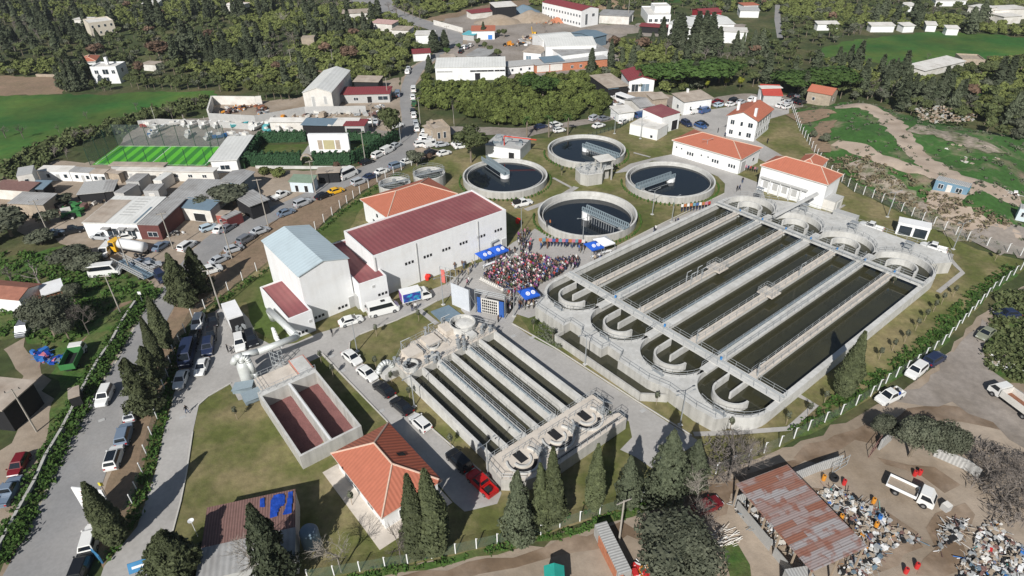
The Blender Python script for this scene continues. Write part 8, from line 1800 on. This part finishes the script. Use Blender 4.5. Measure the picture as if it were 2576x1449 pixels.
jc=[m_offwhite,m_grey,m_dark,m_wood,m_steel,m_slate,m_beige,m_brownroof,m_black,m_grey,m_white,m_dark,m_zinc,m_beige,m_wood,mat('plastic_blue',(.03,.15,.45),.5,.1,1),mat('plastic_red',(.5,.03,.03),.5,.1,1),mat('plastic_orange',(.6,.25,.03),.5,.1,1),m_brownroof,m_black,mat('plastic_teal',(.1,.4,.38),.5,.1,1)]
JC=jc[15:18]
jg=[m_white,m_offwhite,m_grey,m_zinc,m_dark,m_steel,m_beige,m_brownroof]
def q33(l): return [g(33,*p) for p in l]
junk('scrap_heap','sprawling heap of mixed scrap and plastic along the rusty shed',q33([(480,600),(640,580),(800,640),(960,720),(1150,780),(1230,880),(1200,1100),(1300,1160),(1200,1200),(1050,1180),(900,1000),(700,800),(520,640)]),900,.7,1,jc,.12,.42)
junk('scrap_heap','scrap and pale sheets below the right end of the rusty shed',q33([(800,1300),(980,1180),(1150,1200),(1130,1300),(1000,1449),(700,1449)]),420,.5,2,jc,.12,.45)
junk('rubbish_heap','colourful rubbish heap in the bottom right corner',q33([(1940,1300),(2050,1200),(2120,1000),(2200,900),(2330,950),(2400,1100),(2576,1160),(2650,1449),(2640,1500),(1900,1500)]),1500,.9,3,jc,.1,.38,planks=.12)
junk('rubbish_heap','small pile of pale rubbish in the middle of the scrap yard',q33([(1240,970),(1400,1000),(1510,1090),(1480,1130),(1320,1100),(1240,1040)]),130,.35,4,jc,.12,.4)
junk('scrap_heap','dark scrap and tubes in the shade at the right of the yard',q33([(1740,1020),(1900,880),(2010,900),(1900,1100),(1760,1130),(1700,1240),(1730,1130)]),260,.7,5,jg,.12,.5,planks=.5)
junk('scrap_heap','red and brown scrap stored under the rusty shed',[(1850,1245),(1880,1240),(2060,1405),(2020,1425),(1930,1370),(1850,1290)],300,1.0,6,jc,.15,.5)
junk('timber_pile','pile of pale timber poles left of the rusty shed',[g(32,*p) for p in [(1950,1050),(2120,960),(2230,1040),(2300,1140),(2050,1190)]],60,.4,7,[m_offwhite,m_conc3],.1,.3,planks=.97,al=.3)
junk('junk_pile','blue and pink junk heaped on the farm plot',[g(20,*p) for p in [(330,670),(420,640),(640,700),(620,770),(400,760)]],120,.6,8,[m_tarp,JC[0],mat('pink_plastic',(.6,.2,.25),.6,.1,1),m_slate],.2,.8)
junk('container_scrap','green skips and mixed bins beside the dark trees',[g(10,*p) for p in [(560,660),(640,590),(720,600),(840,570),(880,640),(800,740),(700,770),(640,760)]],60,.6,9,[m_greenp,m_greenp,m_dark,m_brownroof,m_offwhite],.5,1.7,planks=.05)
junk('scrap_heap','broad rusty scrap heap in the walled compound',[g(0,*p) for p in [(2230,1180),(2240,1110),(2400,1070),(2576,1080),(2600,1200)]]+[g(1,150,1170),g(1,60,1060)],320,1.6,10,[m_brownroof,m_brownroof,m_offwhite,m_dark,m_steel,JC[2],mat('rust_scrap',(.28,.11,.06),.9,.3,1)],.3,1.1)
junk('yard_clutter','assorted machines and clutter in the yard before the warehouse fence',[g(1,*p) for p in [(120,1160),(520,1110),(1080,1130),(1300,1040),(1310,1240),(1080,1170),(500,1190),(130,1210)]],220,.6,11,jg+[JC[2]],.3,1.3)
junk('yard_clutter','broken timber and sheets beside the ramshackle zinc shed',[g(10,*p) for p in [(790,540),(1040,500),(1140,500),(1130,580),(900,640),(840,600)]],160,.6,12,[m_brownroof,m_wood,m_offwhite,m_dark],.2,.9)
junk('yard_clutter','logs and junk before the slate lean-to at left',[g(10,*p) for p in [(310,480),(500,460),(560,440),(560,500),(380,500)]],90,.5,13,[m_brownroof,m_wood,m_offwhite],.2,.8)
junk('rubble_stones','pale rubble and dumped blocks strewn over the mound crest',[g(3,*p) for p in [(1450,1180),(1700,1150),(2040,1230),(2060,1300),(1700,1330),(1500,1290)]],420,.3,14,[m_beige,m_soil,m_conc2],.15,.6,z=2.6,planks=.05)
junk('rubble_stones','pipes and sheet scrap beside the blue cabin on the mound',[g(13,*p) for p in [(2000,470),(2250,520),(2470,570),(2500,610),(2200,620),(2040,580)]],240,.4,15,jg+[m_beige],.15,.6,z=2.2,planks=.6)
junk('rubble_stones','stones and debris along the right side of the upper track',[g(13,*p) for p in [(1700,0),(1950,120),(2250,260),(2300,330),(1950,330),(1750,200)]],300,.3,16,[m_beige,m_offwhite],.15,.7,z=3.2,planks=.2)
junk('rubble_stones','small stones and litter on the bank near the right edge',[g(23,*p) for p in [(2200,640),(2400,640),(2500,800),(2400,850),(2250,780)]],160,.25,17,[m_beige,m_white],.1,.4)
junk('yard_clutter','stacked pallets, pipes and tanks in the factory yard',[g(2,*p) for p in [(10,440),(100,380),(300,400),(120,470)]]+[g(1,2400,470)],110,1.0,18,jg+[JC[2]],.4,1.8)
junk('yard_clutter','sand and brick rubble clutter in front of the long factory',[g(2,*p) for p in [(120,200),(280,170),(620,230),(420,250),(150,240)]],90,.6,19,[m_brick,m_beige,m_soil],.4,1.6,planks=.0)
S('oily_ground',q33([(450,560),(800,600),(1200,800),(1500,1000),(1560,1150),(1300,1350),(1000,1449),(600,1300)]),.055,m_mud,amp=1,seed=61)
S('oily_ground',q33([(1650,800),(1950,700),(2100,850),(2000,1150),(1800,1449),(1500,1449),(1700,1150)]),.055,m_mud,amp=1.2,seed=62)
S('oily_ground',q33([(1100,250),(1400,330),(1700,360),(1950,520),(1800,620),(1500,420),(1200,340)]),.055,m_mud,amp=1,seed=63)
junk('bottle_crates','red and yellow plastic bottles under the huge olive',[g(32,*p) for p in [(1200,1340),(1450,1380),(1480,1500),(1240,1500)]],150,.5,20,[JC[1],JC[2],m_white],.2,.5,planks=.05)
junk('shop_clutter','engines and parts outside the brown workshop',[g(10,*p) for p in [(1560,900),(1680,880),(1800,860),(1860,900),(1740,950),(1600,940)]],70,.4,21,jg,.15,.6)
junk('yard_clutter','parked gear and pallets in the white house yard above the gate',[g(2,*p) for p in [(940,930),(1100,960),(1090,1100),(980,1100),(930,1000)]],120,.8,22,jg+[m_brownroof],.3,1.0)
# loose coloured barrels
def barrel(rc,x,y,c,lab,h=.9):
    p=G(rc,x,y); q=MB(c); q.lathe([(.01,h),(.24,h),(.27,h*.8),(.27,h*.2),(.24,0)],n=14); q.mi(m_dark).lathe([(.01,h+.012),(.12,h+.012)],n=8); o=q.build('barrel',smooth=False); o.location=(p[0],p[1],.04); tag(o,lab,'barrel')
for a in [(33,760,530,JC[1],'red drum with scrap on top, left of the white tipper truck'),(33,1055,715,JC[2],'yellow drum between scrap heap and white tipper'),(33,1470,440,JC[1],'red drum under the olive tree, left of two'),(33,1520,430,JC[1],'red drum under the olive tree, right of two'),(33,730,880,JC[2],'yellow drum at the edge of the rusty roof'),(33,1380,1420,JC[1],'red drum at the bottom edge of the scrap yard'),(33,1490,1370,JC[1],'red drum with yellow top at the bottom of the scrap yard'),(33,1115,885,JC[0],'blue drum inside the long scrap heap'),(33,1080,960,JC[2],'small yellow drum in the long scrap heap'),(33,555,485,JC[2],'yellow sack-like drum by the corrugated fence')]: barrel(*a)
p=G(33,1780,780); q=MB(m_grey).cbox(0,0,0,.9,.9,1.0,.4); q.mi(m_offwhite).cbox(0,0,1.0,.8,.8,.12,.4); o=q.build('storage_box'); o.location=p; tag(o,'square grey box with pale lid standing alone in the scrap yard','box')
p=G(33,660,480); q=MB(m_dark)
for i in range(2): q.lathe([(.35,.1+i*.3),(.55,.1+i*.3),(.6,.2+i*.3),(.55,.35+i*.3),(.35,.35+i*.3)],n=16,closed=True)
o=q.build('tyre_stack'); o.location=p; tag(o,'two stacked black tyres by the corrugated fence','tyres')
# yard gate frame
a=Vector(G(33,1010,260)[:2]); b=Vector(G(33,1110,130)[:2]); q=MB(m_brownroof); 
for z in(.1,1.0,1.9): q.tube((a.x,a.y,z),(b.x,b.y,z),.05,4)
for t in(0,.5,1): c=a.lerp(b,t); q.tube((c.x,c.y,0),(c.x,c.y,2.0),.05,4)
tag(q.build('yard_gate'),'open rusty tube gate at the scrap yard entrance','gate')
a=Vector(G(33,640,420)[:2]); b=Vector(G(33,790,330)[:2]); q=MB(m_steel)
for z in(.1,1.0,1.9): q.tube((a.x,a.y,z),(b.x,b.y,z),.05,4)
for t in(0,.5,1): c=a.lerp(b,t); q.tube((c.x,c.y,0),(c.x,c.y,2.0),.05,4)
tag(q.build('yard_gate'),'grey tube gate leaf standing open at the end of the corrugated fence','gate')
# corrugated open box of bottles, bottom
bld('bottle_store','open grey corrugated box holding blue and white canisters beside the brick wall','container',0,0,0,1.9,'flat',world=(Vector(G(32,1190,1500)[:2]),math.atan2(G(32,1040,1200)[1]-G(32,1190,1500)[1],G(32,1040,1200)[0]-G(32,1190,1500)[0]),7,1.6),mw_=m_zinc,mr=m_zinc,over=.0)
# blue cabins on the mound
for rc,x,y,an,L,D,c,lab in [(13,1650,470,-.75,7.0,2.6,'b','blue container cabin with pale roof on the mound track'),(13,2500,730,-.6,6,2.5,'g','pale blue container cabin at the right edge beyond the mound')]:
    p=P(*g(rc,x,y),2.2); q=bld('site_cabin',lab,'container',0,0,0,2.7,'flat',world=(Vector(p[:2]),an,L,D),mw_=mat('cabin_blue',(.16,.27,.36),.6,.15,1) if c=='b' else mat('pale_blue_wall',(.55,.62,.66)),mr=m_zinc,over=.05,wins=[('a',.2,.9,1,1),('a',.45,.1,.9,2,1,1,m_offwhite,'door'),('a',.75,.9,1.2,1)]); q[0].location.z=mh(p[0],p[1])+.1
    if c=='b': MB(mat('cyan_panel',(.08,.35,.5),.6,.1,1)).box(L+.03,.2,.2,L+.06,D-.2,2.4).build('end_panel',q[0])
# road furniture: signs
for rc,x,y,c,l in [(30,1075,640,'yellow','small round yellow sign on a post beside the billboard'),(20,1440,150,'white','small white sign on a post in the roadside hedge')]:
    p=G(rc,x,y); q=MB(m_steel); q.tube((0,0,0),(0,0,2.2),.04,5); q.mi(mat('sign_'+c,(.7,.6,.05) if c=='yellow' else (.8,.8,.8),.5,.05,1)); q.cbox(0,0,2.0,.6,.06,.6); o=q.build('road_sign'); o.location=p; tag(o,l,'sign')
q=MB(mat('sign_blue',(.06,.22,.42),.5,.2,1)); q.cbox(0,0,.6,2.4,.1,1.3,.2); q.mi(m_white).cbox(0,-.07,1.1,1.6,.04,.3,.2); p=G(30,1430,1449); o=q.build('gate_sign'); o.location=(p[0],p[1],.1); o.rotation_euler=(-.5,0,.3); tag(o,'blue and white sign board at the drive entrance, bottom edge','sign')
p=P(*g(30,1000,1290)); q=MB(mat('sign_blue',(.06,.22,.42))); q.cbox(0,0,0,1.8,.15,1.6,-.6); o=q.build('blue_board'); o.location=p; tag(o,'small blue gate panel beside the black suv at the drive entrance','gate')
# manhole covers and drains on the paving
for rc,x,y in [(21,765,690),(21,875,838),(21,1265,1240),(22,200,505),(22,1315,1240),(20,1025,1335),(12,1820,745),(20,1840,1305),(22,15,488)]:
    p=G(rc,x,y); q=MB(m_grey).cbox(0,0,0,.9,.6,.02,.6); o=q.build('drain_cover'); o.location=(p[0],p[1],.115); tag(o,'dark rectangular drain cover set in the paving','drain cover','drain covers in the paving')
def spoil(rc,x,y,w,d,h,m,lab,seed):
    p=G(rc,x,y); v=[];f=[];n=14
    for j in range(n+1):
        for i in range(n+1):
            a,b=(i/n-.5)*2,(j/n-.5)*2; rr_=math.hypot(a,b); v.append((a*w/2,b*d/2,max(-.05,h*max(0,1-rr_)**.8*(1+.4*mn.noise(Vector((a*2,b*2,seed))))-.05)))
    for j in range(n):
        for i in range(n): k=j*(n+1)+i; f.append((k,k+1,k+n+2,k+n+1))
    o=MB(m).add(v,f).build('spoil_heap',smooth=True); o.location=(p[0],p[1],.03); tag(o,lab,'heap')
spoil(2,200,200,26,18,5,m_dirt,'big tan sand heap in the industrial yard left of the long factory',1); spoil(2,520,215,15,10,4,m_brick,'reddish brick rubble heap beside the long factory',2); spoil(2,990,75,24,12,4,m_soil,'brown earth heap behind the factory wall',3); spoil(2,1060,300,30,18,2,m_lot,'flat grey gravel heap beside the slate canopy',4); spoil(1,2440,225,26,16,4,m_dirt,'tan earth heap above the orange-roofed workshop',5); spoil(2,120,120,18,12,4,m_slate,'dark blue-grey heap in front of the open hangar',6); spoil(1,520,750,24,12,2.5,m_soil,'long earth heap behind the white warehouse',7)
bld('open_hangar','open-fronted hangar with pale roof at the top of the industrial yard','hangar',g(1,2410,75),g(1,2620,60),g(1,2420,35),6,'shed',rise=.6,mr=m_offwhite,mw_=m_dark)
bld('red_roof_shed','long low maroon-roofed shed at the left of the open hangar','shed',g(1,2170,135),g(1,2400,110),g(1,2200,105),3,'shed',rise=.4,mr=m_redroof2,mw_=m_offwhite)
bld('factory_side_hall','flat grey hall joined behind the white factory wall','hall',g(2,870,150),g(2,1180,165),g(2,880,95),4,'flat',mr=m_greyroof,mw_=m_offwhite)
# ================= AIR =================
hm=bpy.data.materials.new('haze_air'); hm.use_nodes=True; hn=hm.node_tree; hn.nodes.remove(hn.nodes['Principled BSDF']); hv=hn.nodes.new('ShaderNodeVolumePrincipled')
hv.inputs['Color'].default_value=(.82,.88,.95,1); hv.inputs['Density'].default_value=.00012; hv.inputs['Anisotropy'].default_value=0.2
hn.links.new(hv.outputs[0],hn.nodes['Material Output'].inputs['Volume'])
hz_=MB(hm).box(-2600,-310,-2,2600,4100,90).build('haze'); tag(hz_,kind='stuff')
